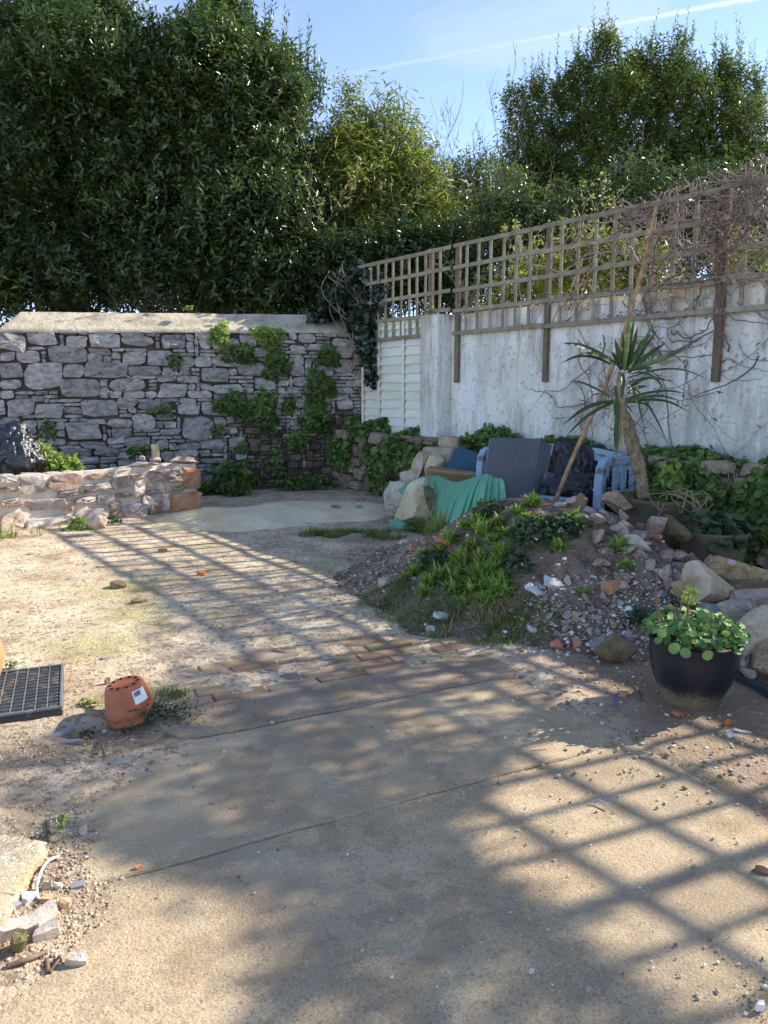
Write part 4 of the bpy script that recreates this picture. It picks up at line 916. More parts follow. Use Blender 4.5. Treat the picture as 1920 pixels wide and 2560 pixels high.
# cordyline in the big tub
rng = np.random.default_rng(77)
cy = empty('cordyline', tubc + Vector((-.1, -.05, .36)), label='cordyline palm with leaning bare trunk and strap leaves in the brown tub', cat='cordyline')
TR = spline([Zp(1610, 1250, 6.15), Zp(1602, 1190, 6.14), Zp(1585, 1120, 6.12), Zp(1570, 1070, 6.10), Zp(1556, 1030, 6.10), Zp(1548, 985, 6.10), Zp(1553, 930, 6.1)], 8)
nT = len(TR); rad = np.interp(np.linspace(0, 1, nT), [0, .25, .5, .62, .72, 1], [.046, .052, .058, .050, .030, .028]) * (1 + .07 * rng.normal(size=nT))
V, F = tube(TR, rad, 14); V += .006 * np.stack([fbm(V * 22, 3, s) for s in (1, 2, 3)], 1); link('trunk', mesh('trunk', V, F, M['cordyline_bark']), cy)
topc = np.array(Zp(1556, 920, 6.1))
def strap(px0, py0, px1, py1, y0, y1, L_=None, grav=.3, wd=.042, var=.5, kink=0):
    a = np.array(Zp(px0, py0, y0)); b = np.array(Zp(px1, py1, y1)); d = b - a; l = np.linalg.norm(d)
    up = np.array([0, 0, grav * l * .5]); P_ = spline([a, a + d * .33 + up * .8, a + d * .66 + up * .9, b], 5); n = len(P_)
    T = unit(np.gradient(P_, axis=0)); S = unit(np.cross(T, np.array([.25, -1, .35]))); f = np.linspace(0, 1, n)
    ww = wd * np.interp(f, [0, .08, .35, .75, 1], [.5, .7, 1, .75, .04])[:, None] / 2; N_ = np.cross(S, T)
    V = np.stack([P_ - S * ww + N_ * ww * .5, P_, P_ + S * ww + N_ * ww * .5], 1).reshape(-1, 3)
    F = [(3 * i + j, 3 * i + j + 1, 3 * i + 4 + j, 3 * i + 3 + j) for i in range(n - 1) for j in (0, 1)]; return V, F
sx, ox, oy = .2440, 1400, 740
for k, (x0, y0, x1, y1, yy, g, wd, var) in enumerate([(560, 700, 0, 480, 5.75, .12, .05, .7), (520, 700, 0, 690, 5.9, .25, .035, .5), (600, 720, 195, 595, 5.6, .1, .055, .6), (690, 760, 1450, 415, 6.0, -.12, .045, .55), (700, 790, 1090, 480, 6.2, .1, .05, .5),
        (660, 760, 945, 370, 6.2, .05, .045, .45), (650, 760, 720, 110, 6.0, .0, .055, .95), (640, 760, 640, 350, 6.3, .0, .05, .4), (620, 760, 520, 560, 6.2, .05, .05, .35), (680, 760, 800, 300, 6.25, .0, .05, .3), (670, 760, 980, 250, 6.1, -.05, .03, .6),
        (720, 800, 1080, 970, 5.7, .25, .06, .75), (640, 790, 630, 1080, 5.8, .1, .055, .8), (680, 800, 960, 740, 6.3, .1, .04, .3), (690, 840, 1540, 865, 6.3, .22, .022, .3), (680, 900, 1140, 880, 6.3, .15, .03, .25), (670, 960, 940, 820, 6.35, .05, .035, .3),
        (660, 1060, 1310, 1000, 6.2, .15, .028, .35), (660, 1080, 1250, 1080, 6.0, .2, .032, .35), (660, 1100, 1350, 1205, 6.1, .25, .03, .3), (700, 880, 870, 1400, 5.9, .22, .03, .55), (760, 930, 1105, 1520, 6.0, .15, .026, .35), (560, 1080, 30, 1320, 5.9, .2, .04, .3),
        (550, 1090, 60, 1440, 6.0, .18, .035, .3), (570, 930, 560, 1640, 5.8, .05, .05, .7), (600, 960, 580, 1660, 6.0, .03, .035, .4), (520, 1040, 110, 860, 6.3, .1, .03, .35), (690, 1000, 900, 930, 6.4, .1, .035, .25), (610, 700, 560, 430, 6.1, 0, .05, .6), (700, 720, 860, 420, 5.9, .05, .04, .5),
        (660, 720, 760, 230, 6.3, 0, .045, .35), (640, 720, 590, 520, 5.9, .02, .05, .4), (710, 780, 1000, 340, 6.3, .04, .035, .35), (720, 1090, 970, 1180, 6.2, .2, .025, .3), (640, 1100, 760, 1220, 6.2, .15, .02, .3)]):
    V, F = strap(ox + x0 * sx, oy + y0 * sx, ox + x1 * sx, oy + y1 * sx, 6.1, yy, grav=g, wd=wd * .80, var=var * .8)
    link('leaf', mesh('leaf', V, F, M['cord_leaf'], var=var), cy)
D = np.stack([rng.normal(size=26) * .3, rng.normal(size=26) * .3, -np.ones(26)], 1)
bladeobj('dead_leaf', np.array([TR[int(nT * rng.uniform(.55, .8))] + rng.normal(size=3) * .02 for _ in range(26)]), D, rng.uniform(.12, .42, 26), .014, rng.random(26), M['straw_leaf'], cy, grav=.5, rng=rng)

# black glazed pot
rng = np.random.default_rng(42)
gp = Vector((*G(1722, 1758), 0)); gp.z = surf(gp.x, gp.y) - .005
e = empty('glazed_pot', gp, label='round pot with black glaze fading to bare brown clay, planted with round leaves', cat='plant pot')
V, F = lathe([(.118, 0), (.124, .012), (.15, .06), (.178, .125), (.196, .19), (.205, .25), (.206, .285), (.212, .30), (.214, .312), (.206, .32), (.194, .312), (.19, .28), (.186, .26)], 64)
link('body', mesh('body', V, F, M['glaze'], angle=50), e, Matrix.Translation(gp) @ Matrix.Rotation(R(2), 4, 'Y'))
V, F = lathe([(.01, .285), (.1, .29), (.188, .27)], 30, close_bot=False); link('compost', mesh('compost', V, F, M['soil']), e, Matrix.Translation(gp))
pl = empty('pot_plant', gp + Vector((0, 0, .29)), label='low plant with round green leaves filling and spilling over the black pot', cat='plant')
n = 900; a = rng.uniform(0, 2 * np.pi, n); r = .225 * np.sqrt(rng.random(n)); hgt = .33 + .07 * np.sqrt(np.clip(1 - (r / .25) ** 2, 0, 1)) + rng.uniform(-.02, .03, n) - np.where(r > .2, (r - .2) * .8, 0)
P = np.stack([gp.x + r * np.cos(a), gp.y + r * np.sin(a), gp.z + hgt], 1); out = np.stack([np.cos(a), np.sin(a), np.full(n, -.1)], 1)
N_ = unit(np.stack([np.cos(a) * r * 2.5, np.sin(a) * r * 2.5 - .25, np.full(n, .8)], 1) + rng.normal(size=(n, 3)) * .3); A_ = unit(out + rng.normal(size=(n, 3)) * .7)
S_ = rng.uniform(.014, .038, n); leafmesh('leaf_cushion', P, A_, N_, S_, S_ * 1.05, rng.random(n), M['pot_leaf'], pl, kind='round')
for k, (x, y, s) in enumerate([(1075, 1460, .045), (900, 1440, .045), (760, 1390, .05), (680, 1260, .04)]):
    q = Zp(1480 + x * .2652, 1240 + y * .2652, gp.y - .225); leafmesh('leaf', np.array([q]), np.array([[rng.normal() * .3, -.2, -.8]]), np.array([[0, -1., .35]]), s, s * 1.05, .6 + .4 * rng.random(), M['pot_leaf'], pl, kind='round')
mb = MB()
for x0, y0, pts in [(630, 1260, [(625, 1100), (612, 960), (612, 800), (622, 670)]), (612, 980, [(600, 900), (585, 860)]), (775, 1220, [(780, 1100), (800, 1040)]), (805, 1370, [(820, 1150), (845, 1000), (860, 860)]), (905, 1330, [(905, 1150), (905, 980), (935, 900)]), (620, 800, [(600, 850), (580, 880)])]:
    Q = spline([Zp(1480 + x * .2652, 1240 + y * .2652, gp.y - .04) for x, y in [(x0, y0)] + pts], 5); V, F = tube(Q, np.linspace(.006, .003, len(Q)), 6); mb.add(V, F)
link('dry_stem', mb.mesh('dry_stem', M['stem_red']), pl)
n = 46; P = np.array([Zp(1480 + rng.uniform(850, 980) * .2652, 1240 + rng.uniform(880, 1010) * .2652, gp.y - .04 + rng.normal() * .03) for _ in range(n)])
leafmesh('young_leaf', P, rdirs(rng, n), rdirs(rng, n), rng.uniform(.015, .032, n), rng.uniform(.012, .026, n), rng.random(n), M['weed'], pl, kind='oval')['kind'] = 'stuff'

# upturned terracotta plastic pot
tp = Vector((*G(330, 1788), 0)); tp.z = surf(tp.x, tp.y)
mw = Matrix.Translation(tp) @ Matrix.Rotation(R(-9), 4, 'Y') @ Matrix.Rotation(R(4), 4, 'X')
e = empty('upturned_pot', tp, label='terracotta coloured plastic pot turned upside down on the ground', cat='plant pot')
V, F = lathe([(r_, z_ * .84) for r_, z_ in [(.108, 0), (.116, .004), (.116, .012), (.112, .018), (.110, .045), (.1115, .048), (.1095, .052), (.111, .055), (.108, .06), (.098, .135), (.088, .185), (.082, .197), (.074, .203), (.066, .201), (.03, .198), (.002, .2)]], 56, close_bot=False)
link('body', mesh('body', V, F, M['terracotta'], angle=50), e, mw)
for k in range(10):
    a = k * 2 * math.pi / 10 + .2; V, F = lathe([(.0065, 0), (.0065, .003)], 10, close_top=True); V[:, 0] *= 1.5
    link('drain_hole', mesh('drain_hole', V, F, M['hole'], False), e, mw @ Matrix.Rotation(a, 4, 'Z') @ Matrix.Translation((.062, 0, .2012 * .84)))
V = []; ph = np.linspace(-.36, .36, 9) - .55                  # sticker bent round the pot
for z in (.090, .150):
    for a in ph: rr = np.interp(z / .84, [.06, .135, .185], [.108, .098, .088]) + .0012; V.append((rr * math.cos(a), rr * math.sin(a), z))
F = [(i, i + 1, i + 10, i + 9) for i in range(8)]; st = link('sticker', mesh('sticker', np.array(V), F, M['label_white']), e, mw)
mb = MB()
for k in range(13):
    a0 = -.84 + k * .026 + (.004 if k % 3 else 0); a1 = a0 + (.012 if k % 2 else .018); V = []
    for z in (.124, .145):
        for a in (a0, a1): rr = np.interp(z / .84, [.06, .135, .185], [.108, .098, .088]) + .0022; V.append((rr * math.cos(a), rr * math.sin(a), z))
    mb.add(V, [(0, 1, 3, 2)])
o = mb.mesh('printed_bars', M['label_ink'], False); q = bpy.data.objects.new('printed_bars', o); COL.objects.link(q); q.matrix_world = mw; q.parent = st; q.matrix_parent_inverse = st.matrix_basis.inverted()

# black plastic grid tray
ga, gb, gc = [Vector((*G(*q, .055), .055)) for q in ((122, 1664), (156, 1766), (0, 1788))]
gd = ga + (gc - gb); ux = (gb - gc).normalized(); uy = (ga - gb).normalized(); uz = ux.cross(uy).normalized(); uy = uz.cross(ux)
LY, LX = (ga - gb).length, .44
tw = Matrix(((ux.x, uy.x, uz.x, gb.x), (ux.y, uy.y, uz.y, gb.y), (ux.z, uy.z, uz.z, gb.z), (0, 0, 0, 1)))
e = empty('grid_tray', gb, label='square black plastic tray with a grid of raised blocks', cat='tray')
V, F = box(-LX, 0, 0, LY, -.052, -.010, .006); link('base', mesh('base', V, F, M['black_plastic'], False), e, tw)
for x0, x1, y0, y1 in ((-LX, 0, 0, .014), (-LX, 0, LY - .014, LY), (-LX, -LX + .014, .014, LY - .014), (-.014, 0, .014, LY - .014)):
    V, F = box(x0, x1, y0, y1, -.012, .002, .003); link('rim', mesh('rim', V, F, M['grey_plastic'], False), e, tw)
NX, NY = 8, 13; cx_, cy_ = (LX - .03) / NX, (LY - .03) / NY
for k in range(1, NX): V, F = box(-LX + .015 + k * cx_ - .003, -LX + .015 + k * cx_ + .003, .014, LY - .014, -.011, -.001); link('rib', mesh('rib', V, F, M['grey_plastic'], False), e, tw)
for k in range(1, NY): V, F = box(-LX + .014, -.014, .015 + k * cy_ - .0025, .015 + k * cy_ + .0025, -.011, -.0025); link('rib', mesh('rib', V, F, M['grey_plastic'], False), e, tw)
V, F = box(-cx_ * .36, cx_ * .36, -cy_ * .26, cy_ * .26, -.011, -.003, .003); bme = mesh('raised_block', V, F, M['black_plastic'], False)
for i in range(NX):
    for j in range(NY): link('raised_block', bme, e, tw @ Matrix.Translation((-LX + .015 + (i + .5) * cx_, .015 + (j + .5) * cy_, 0)))
# terracotta jar at the left edge
c = Zp(-78, 1660, 3.55); c.z = .05
V, F = lathe([(.08, 0), (.13, .05), (.155, .12), (.16, .17), (.145, .23), (.11, .27), (.09, .285), (.1, .30), (.09, .30), (.08, .28)], 40)
link('terracotta_jar', mesh('terracotta_jar', V, F, M['clay'], angle=50), None, Matrix.Translation(c), label='rounded weathered terracotta jar on the black grid tray', cat='jar')
# dark plastic strip and big boulders by the glazed pot
a, b = Vector((*G(1815, 1690), .03)), Vector((*G(2010, 1790), .03)); d = b - a
V, F = box(0, d.length, -.03, .03, -.03, .022, .004); link('plastic_strip', mesh('plastic_strip', V, F, M['dark_strip'], False), None, rotated(a, math.atan2(d.y, d.x)), label='dark anthracite plastic strip on the ground beside the black pot', cat='plastic strip')
for k, (px, py, y, sz, mt, lb, rot) in enumerate([
        (1845, 1416, 4.75, (.40, .30, .16), 'boulder', 'long flat pink and cream boulder at the top of the rock pile', (0, .06, -.2)),
        (1768, 1460, 4.45, (.27, .26, .25), 'pale_rock', 'upright boulder with a pale white face beside the rock pile', (.1, .2, .5)),
        (1716, 1476, 4.5, (.20, .2, .18), 'boulder', 'brown cream boulder against the pale faced one', (0, .3, .2)),
        (1850, 1470, 4.6, (.36, .3, .14), 'mossy_rock', 'shadowed brown slab of rock under the long flat boulder', (0, 0, -.1)),
        (1900, 1497, 4.3, (.26, .26, .22), 'boulder', 'orange and white boulder resting on the rock pile', (.2, .1, .3)),
        (1838, 1530, 4.1, (.24, .24, .22), 'boulder', 'tan boulder in the middle of the rock pile', (.3, -.4, .1)),
        (1783, 1548, 4.1, (.16, .15, .15), 'blue_boulder', 'small blue grey boulder between the pot and the rock pile', (.1, .3, .1)),
        (1868, 1580, 3.85, (.17, .20, .40), 'pale_rock', 'tall mottled cream slab leaning in the rock pile', (.15, .65, .1)),
        (1915, 1620, 3.8, (.18, .22, .30), 'boulder', 'brown boulder at the near end of the rock pile', (0, .2, .4)),
        (1950, 1540, 4.2, (.30, .26, .26), 'boulder', 'large boulder at the far right of the rock pile', (0, .2, .4)),
        (1842, 1640, 3.85, (.16, .16, .13), 'boulder', 'pink boulder low behind the black pot', (.2, 0, .4)),
        (1980, 1640, 3.9, (.30, .3, .28), 'boulder', 'rusty boulder beside the end of the plastic strip', (.3, .2, .9)),
        (1874, 1688, 3.72, (.09, .08, .07), 'boulder', 'small pink stone lying behind the plastic strip', (0, 0, .3)),
        (1549, 1256, 6.0, (.26, .2, .17), 'boulder', 'pink and white boulder sitting on the crest of the soil heap', (0, .25, .2)),
        (1690, 1322, 5.4, (.24, .18, .14), 'mossy_rock', 'brown boulder at the foot of the big tub', (0, .45, -.2)),
        (1635, 1392, 5.2, (.15, .14, .18), 'rubble', 'reddish stone standing in the side of the soil heap', (.2, .3, .1)),
        (1625, 1352, 5.5, (.14, .12, .12), 'rubble', 'grey stone on the upper right of the soil heap', (0, .1, .3)),
        (1440, 1412, 5.35, (.14, .12, .11), 'mossy_rock', 'ochre stone half sunk in the middle of the soil heap', (0, .1, .2)),
        (1590, 1452, 4.85, (.20, .14, .09), 'pale_rock', 'pointed greenish grey stone lying on the soil heap', (0, .35, -.5)),
        (1527, 1532, 4.55, (.16, .13, .11), 'rust_stone', 'rust red stone at the foot of the soil heap', (0, .1, 0)),
        (1545, 1625, 4.05, (.27, .20, .15), 'mossy_rock', 'flat mossy brown stone beside the glazed pot', (0, .1, .1)),
        (1508, 1612, 4.12, (.13, .12, .12), 'blue_boulder', 'grey green stone beside the flat mossy stone', (0, .1, .4)),
        (1395, 1612, 4.22, (.085, .07, .07), 'brickbit', 'rounded pink brick lump at the corner of the concrete', (0, 0, .2)),
        (1441, 1618, 4.2, (.07, .06, .07), 'brickbit', 'smaller pink brick lump next to the rounded one', (0, 0, .7)),
        (245, 1305, 7.75, (.20, .16, .15), 'pink_stone', 'rounded pink stone lying against the low wall', (0, 0, .2)),
        (297, 1480, 5.62, (.13, .10, .07), 'mossy_rock', 'smooth brown oval stone alone on the bare earth', (0, 0, .2)),
        (1012, 1396, 6.35, (.10, .07, .06), 'pale_rock', 'pale oval cobble at the left foot of the soil heap', (0, .2, .4)),
        (968, 1502, 5.3, (.13, .09, .09), 'rubble', 'pale grey stone in the grass edge', (0, .1, .4)),
        (1115, 1462, 5.35, (.15, .10, .08), 'brickbit', 'broken reddish stone among the weeds of the heap', (0, .1, .1)),
        ]):
    rockobj('boulder' if sz[0] > .15 else 'stone', 300 + k, px, py, y, sz, mt, lb, 'rock' if sz[0] > .15 else 'stone', sub=4 if sz[0] > .12 else 3, rot=rot, amp=.03, cuts=7 if px in (297, 245, 1012) else 15, d0=.7 if px in (297, 245, 1012) else .36, d1=.85 if px in (297, 245, 1012) else .74)
# cream pipe stub in the bed
c = Zp(388, 1122, 9.9); V, F = lathe([(.052, -.12), (.052, .06), (.046, .06), (.046, -.1)], 24); link('pipe_stub', mesh('pipe_stub', V, F, M['pipe'], angle=50), None, Matrix.Translation(c), label='short cream plastic pipe standing up in the bed before the stone wall', cat='pipe')

# ------------------------------------------------------------------ ivy and wall plants
rng = np.random.default_rng(55)
def puff(name, c, nrm, ru, rv, dep, n, size, mat, label, cat='wall plant', group=None, kind='round', stem=False):
    """cushion of leaves growing out of a surface: c centre, nrm outward"""
    nrm = Vector(nrm).normalized(); sx = Vector((0, 0, 1)).cross(nrm).normalized(); up = nrm.cross(sx)
    a = rng.uniform(0, 2 * np.pi, n); r = np.sqrt(rng.random(n)); lob = 1 + .22 * np.sin(a * 3 + rng.uniform(0, 6)) + .12 * np.sin(a * 7 + rng.uniform(0, 6))
    u, v = r * np.cos(a) * ru * lob, r * np.sin(a) * rv * lob; h = dep * np.sqrt(np.clip(1 - r * r, 0, 1)) * rng.uniform(.35, 1.05, n) + .01
    P = np.array(c) + u[:, None] * np.array(sx) + v[:, None] * np.array(up) + h[:, None] * np.array(nrm)
    N_ = unit(np.array(nrm) * .9 + u[:, None] / ru * np.array(sx) * .6 + (v[:, None] / rv * .6 + .45) * np.array(up) + rng.normal(size=(n, 3)) * .38)
    A_ = unit(rng.normal(size=(n, 3)) * .6 + np.array([0, 0, -.55]) + np.array(nrm) * .25)
    s = size * rng.uniform(.65, 1.25, n); var = np.clip(.35 + .35 * v / rv + rng.normal(size=n) * .22, 0, 1)
    e = empty(name, c, label=label, cat=cat, group=group)
    leafmesh('foliage', P, A_, N_, s, s * (1.0 if kind == 'round' else .6), var, mat, e, kind=kind)
    mb = MB()
    for k in range(7):
        j = rng.integers(n); V, F = tube(spline([np.array(c) - np.array(nrm) * .02, (np.array(c) + P[j]) / 2 + rng.normal(size=3) * .015, P[j]], 4), .0025, 4); mb.add(V, F)
    link('stem', mb.mesh('stem', M['twig']), e)
    return e
WP = 'plants rooted in the stone wall joints'
for k, (px, py, rx, ry, n, lb, m_) in enumerate([
        (549, 838, 30, 38, 150, 'bright green cushion of leaves hanging just below the wall top', 'weed'), (668, 838, 48, 30, 190, 'bright leafy cushion below the mortar, right of the smaller bright one', 'weed'),
        (600, 884, 52, 28, 190, 'dark leafy plant between the two bright cushions on the wall', 'ivy'), (690, 908, 40, 50, 230, 'leafy clump with a sunny side high on the stone wall', 'ivy'),
        (818, 890, 40, 34, 150, 'leafy clump beside the biggest stones near the wall corner', 'ivy'), (585, 1010, 55, 38, 300, 'left lobe of the broad dark plant mass on the stone wall', 'ivy'),
        (655, 1030, 50, 62, 420, 'right lobe of the broad dark plant mass on the stone wall', 'ivy'), (797, 965, 48, 50, 330, 'upper half of the long plant column near the wall corner', 'ivy'),
        (790, 1040, 45, 60, 330, 'lower half of the long plant column near the wall corner', 'ivy'), (722, 1010, 22, 30, 80, 'small tuft between the plant mass and the plant column', 'ivy'),
        (436, 904, 20, 28, 60, 'tiny tuft in the joint left of the bright cushions', 'ivy'), (405, 1025, 34, 16, 60, 'thin trailing plant in a middle joint of the wall', 'ivy'),
        (545, 1075, 30, 18, 60, 'thin trailing plant beside the large round stone', 'ivy'), (120, 1075, 22, 30, 60, 'small fern like tuft above the rubbish bags', 'ivy'),
        (745, 1100, 35, 35, 130, 'leafy tuft among the small brown stones', 'ivy'), (690, 1155, 26, 45, 140, 'hanging tuft low among the brown stones', 'ivy'), (605, 1120, 20, 20, 60, 'little tuft on the square white stone', 'ivy'),
        (890, 1080, 40, 60, 330, 'dark plant mass filling the wall corner', 'ivy'), (860, 1120, 40, 22, 130, 'plant skirt beside the corner mass', 'ivy'), (473, 772, 11, 9, 40, 'tiny moss tuft on the sloping wall top', 'weed')]):
    t, z = BW.hit(px, py, .06 if py > 800 else -.1); c = BW.at(t, .05 if py > 800 else -.12, z); s = 11.3 / 1923
    puff('wall_plant', c, BW.n if py > 800 else Vector((0, -.5, .8)), rx * s * .82, ry * s * .82, .09 if n > 100 else .04, int(n * 1.3), .050 if n > 60 else .035, M[m_], lb, group=WP)
# leafy plants at the foot of the stone wall
for k, (px, py, rx, ry, lb) in enumerate([(505, 1232, 60, 24, 'low dark ground plant behind the low wall end'), (585, 1200, 48, 45, 'bushy leafy plant at the foot of the stone wall'), (760, 1213, 70, 16, 'low strip of plants along the foot of the stone wall')]):
    p = Zp(px, py, 10.75 if k < 2 else 11.2); puff('foot_plant', p, (.1, -.7, .7), rx * .0058, ry * .0058, .14, 420 if k != 1 else 220, .055 if k != 1 else .13, M['ivy'], lb, 'plant', kind='round' if k != 1 else 'oval')
# ivy bank over the retaining wall
def bank(name, t0, t1, dens, size, label, prof, seed, lo=.06, drop=.5, m_='ivy'):
    """round leaved creeper over the ledge: thick on top, hanging down the face"""
    g = np.random.default_rng(seed); n = int((t1 - t0) * dens * 1.7); t = g.uniform(t0, t1, n)
    top = np.array([prof(x) for x in t]) + .03 * np.sin(t * 9); f = g.random(n); ht = np.interp(t, [t0, t0 + .2, t1 - .2, t1], [.6, 1, 1, .6])
    off = np.where(f < .45, g.uniform(.02, .46, n), .44 + .06 * g.random(n)); hang = drop * (1 + .45 * np.sin(t * 3.1 + seed) + .3 * np.sin(t * 7.3))
    z = np.where(f < .45, top * (1 - .12 * (off / .45) ** 2) - g.uniform(0, .10, n), top * .88 - g.random(n) ** 1.0 * np.clip(hang, .05, .8)); z = np.maximum(z, lo) * ht
    bump = .07 * np.array([math.sin(x * 13 + 2) for x in t]) * g.random(n); off = off + bump + np.where(f < .45, 0, .03 * np.sin(z * 22))
    B_ = RW.mat(); P = np.c_[t, off, z, np.ones(n)] @ np.array(B_).T; P = P[:, :3]
    N_ = unit(np.array(RW.n) * np.where(f < .45, .35, .8)[:, None] + np.array([0, 0, 1.]) * np.where(f < .45, .9, .55)[:, None] + g.normal(size=(n, 3)) * .4)
    A_ = unit(np.array([0, 0, -.5]) + np.array(RW.n) * .4 + g.normal(size=(n, 3)) * .6); s = size * g.uniform(.6, 1.3, n)
    e = empty(name, RW.at((t0 + t1) / 2, .4, 0), label=label, cat='ivy', group='creeper along the foot of the white wall')
    leafmesh('foliage', P, A_, N_, s, s, np.clip(g.normal(.5, .25, n), 0, 1), M[m_], e, kind='round')
    mb = MB()
    for k in range(int((t1 - t0) * 8)):
        a = g.uniform(t0, t1); Q = [RW.at(a, .40, prof(a) * .85), RW.at(a + g.normal() * .1, .45, prof(a) * .6), RW.at(a + g.normal() * .2, .46, max(.1, prof(a) * .3))]; V, F = tube(spline(Q, 4), .004, 4); mb.add(V, F)
    link('stem', mb.mesh('stem', M['twig']), e)
bank('ivy', .28, .92, 1500, .055, 'round dome of dark creeper on the ledge below the white boards', lambda t: .82 + .27 * math.sqrt(max(0, 1 - ((t - .6) / .36) ** 2)), 3, drop=.34)
bank('ivy', .95, 2.2, 1300, .055, 'creeper behind the square kerb stones below the pier', lambda t: .92 + .04 * math.sin(t * 6), 4, drop=.45)
bank('ivy', 2.1, 3.6, 1300, .055, 'creeper mounding up behind the grey slabs', lambda t: .95 + .08 * math.sin(t * 4.2 + 1.2), 5, drop=.5)
bank('ivy', 3.5, 5.0, 1200, .055, 'creeper behind the blue bench', lambda t: .93 + .06 * math.sin(t * 5), 6, drop=.6)
bank('ivy', 4.9, 6.3, 2000, .055, 'thick creeper hanging behind the big brown tub', lambda t: .93 + .04 * math.sin(t * 6), 7, drop=.8)
bank('ivy', 6.2, 8.6, 1700, .055, 'thick creeper hanging behind the rock pile', lambda t: .92 + .03 * math.sin(t * 6), 8, drop=.8)
bank('ivy', -.32, .3, 700, .05, 'creeper trailing over the end of the retaining wall in the corner', lambda t: .86, 9, drop=.35)
puff('tub_plant', tubc + Vector((.05, -.1, .37)), (0, -.2, 1), .30, .22, .07, 230, .05, M['ivy'], 'creeper growing over the compost of the cordyline tub', 'plant')
puff('tub_plant', tub2 + Vector((0, -.06, .40)), (0, -.5, 1), .22, .2, .12, 200, .07, M['dark_weed'], 'dark drooping plant in the smaller brown tub', 'plant')
p = Zp(1672, 1215, 6.15); puff('tub_weed', p, (0, -.3, 1), .08, .08, .16, 60, .07, M['weed'], 'bright weed standing up beside the cordyline trunk', 'weed', kind='oval')
mb = MB()
for k in range(16):
    a = Zp(1665 + rng.uniform(0, 60), 1240 + rng.uniform(-12, 6), 5.92); b = Zp(1640 + rng.uniform(-30, 160), 1290 + rng.uniform(-30, 40), 5.82); V, F = tube(spline([a, (a + b) / 2 + Vector((rng.normal() * .06, -.05, rng.uniform(.02, .12))), b, b + Vector((rng.normal() * .05, 0, rng.normal() * .03))], 6), .0035, 4); mb.add(V, F)
link('dry_runner', mb.mesh('dry_runner', M['straw_leaf']), None, label='pale dry runners trailing over the rim of the big tub', cat='dead stems')
puff('pier_weed', RW.at(1.80, .13, 2.44), (-.3, -.4, 1), .13, .07, .07, 70, .035, M['fresh_leaf'], 'yellow green weed growing on top of the white pier', 'weed', kind='oval')

# ------------------------------------------------------------------ weeds and grass of the heap
def rosette(name, p, r, n, label, mat='weed', group=None, h=.9, wd=.024):
    a = rng.uniform(0, 2 * np.pi, n); el = rng.uniform(.15, 1.35, n); D = np.stack([np.cos(a) * np.cos(el), np.sin(a) * np.cos(el), np.sin(el) * h], 1)
    P = np.array(p) + np.stack([rng.normal(size=n) * r * .18, rng.normal(size=n) * r * .18, rng.uniform(0, r * .35, n)], 1)
    return bladeobj(name, P, D, r * rng.uniform(.7, 1.15, n), wd * rng.uniform(.7, 1.3, n), np.clip(rng.normal(.5, .25, n), 0, 1), M[mat], None, 3, rng.uniform(.3, 1.0, n), rng, label=label, cat='weed', group=group)
WL, WG = 'bright green rosette weed with narrow leaves on the soil heap', 'rosette weeds on the soil heap'
for (x, y, r) in [(1190, 1310, .12), (1205, 1285, .08), (1250, 1302, .10), (1290, 1275, .09), (1315, 1285, .06), (1300, 1312, .06), (1125, 1345, .11), (1205, 1330, .13), (1300, 1352, .11), (1060, 1385, .10), (1150, 1398, .13), (1203, 1395, .10),
        (1255, 1385, .14), (1105, 1432, .12), (1200, 1440, .16), (1245, 1475, .16), (1190, 1470, .12), (1165, 1460, .09), (1395, 1368, .11), (1550, 1370, .12), (1565, 1408, .07), (1332, 1252, .11), (1246, 1325, .07), (1460, 1475, .06), (1430, 1300, .12), (1215, 1270, .07), (1232, 1430, .12), (1165, 1310, .09), (1282, 1400, .06), (1040, 1420, .09), (1075, 1452, .10), (1130, 1470, .11), (1160, 1500, .10), (1215, 1505, .12), (1260, 1440, .10), (1100, 1370, .09), (1020, 1440, .08), (1180, 1360, .10), (1230, 1350, .09), (1140, 1430, .10), (1060, 1475, .09), (1345, 1300, .08), (1270, 1330, .08)]:
    p = rest(x, y + 12); rosette('rosette_weed', p + Vector((0, 0, -.01)), r * .85, int(60 + r * 420), WL, 'weed', WG)
for k, (x, y, r, n, lb) in enumerate([(1350, 1325, .20, 260, 'wide patch of dark blue green leaves on the upper soil heap'), (1420, 1318, .12, 130, 'dark green leaves beside the wide patch on the soil heap'), (1290, 1410, .10, 110, 'dark rounded leaves between the rosette weeds'),
        (1085, 1400, .10, 110, 'dark low leaves at the left foot of the heap'), (1225, 1275, .14, 120, 'thin purple green weed below the green sheet'), (1590, 1548, .07, 60, 'small dark weed tuft in the gravel behind the glazed pot')]):
    p = rest(x, y + 10); puff('dark_weed', p, (0, -.4, 1), r, r * .8, .08, n, .05, M['dark_weed'], lb, 'weed', kind='oval')
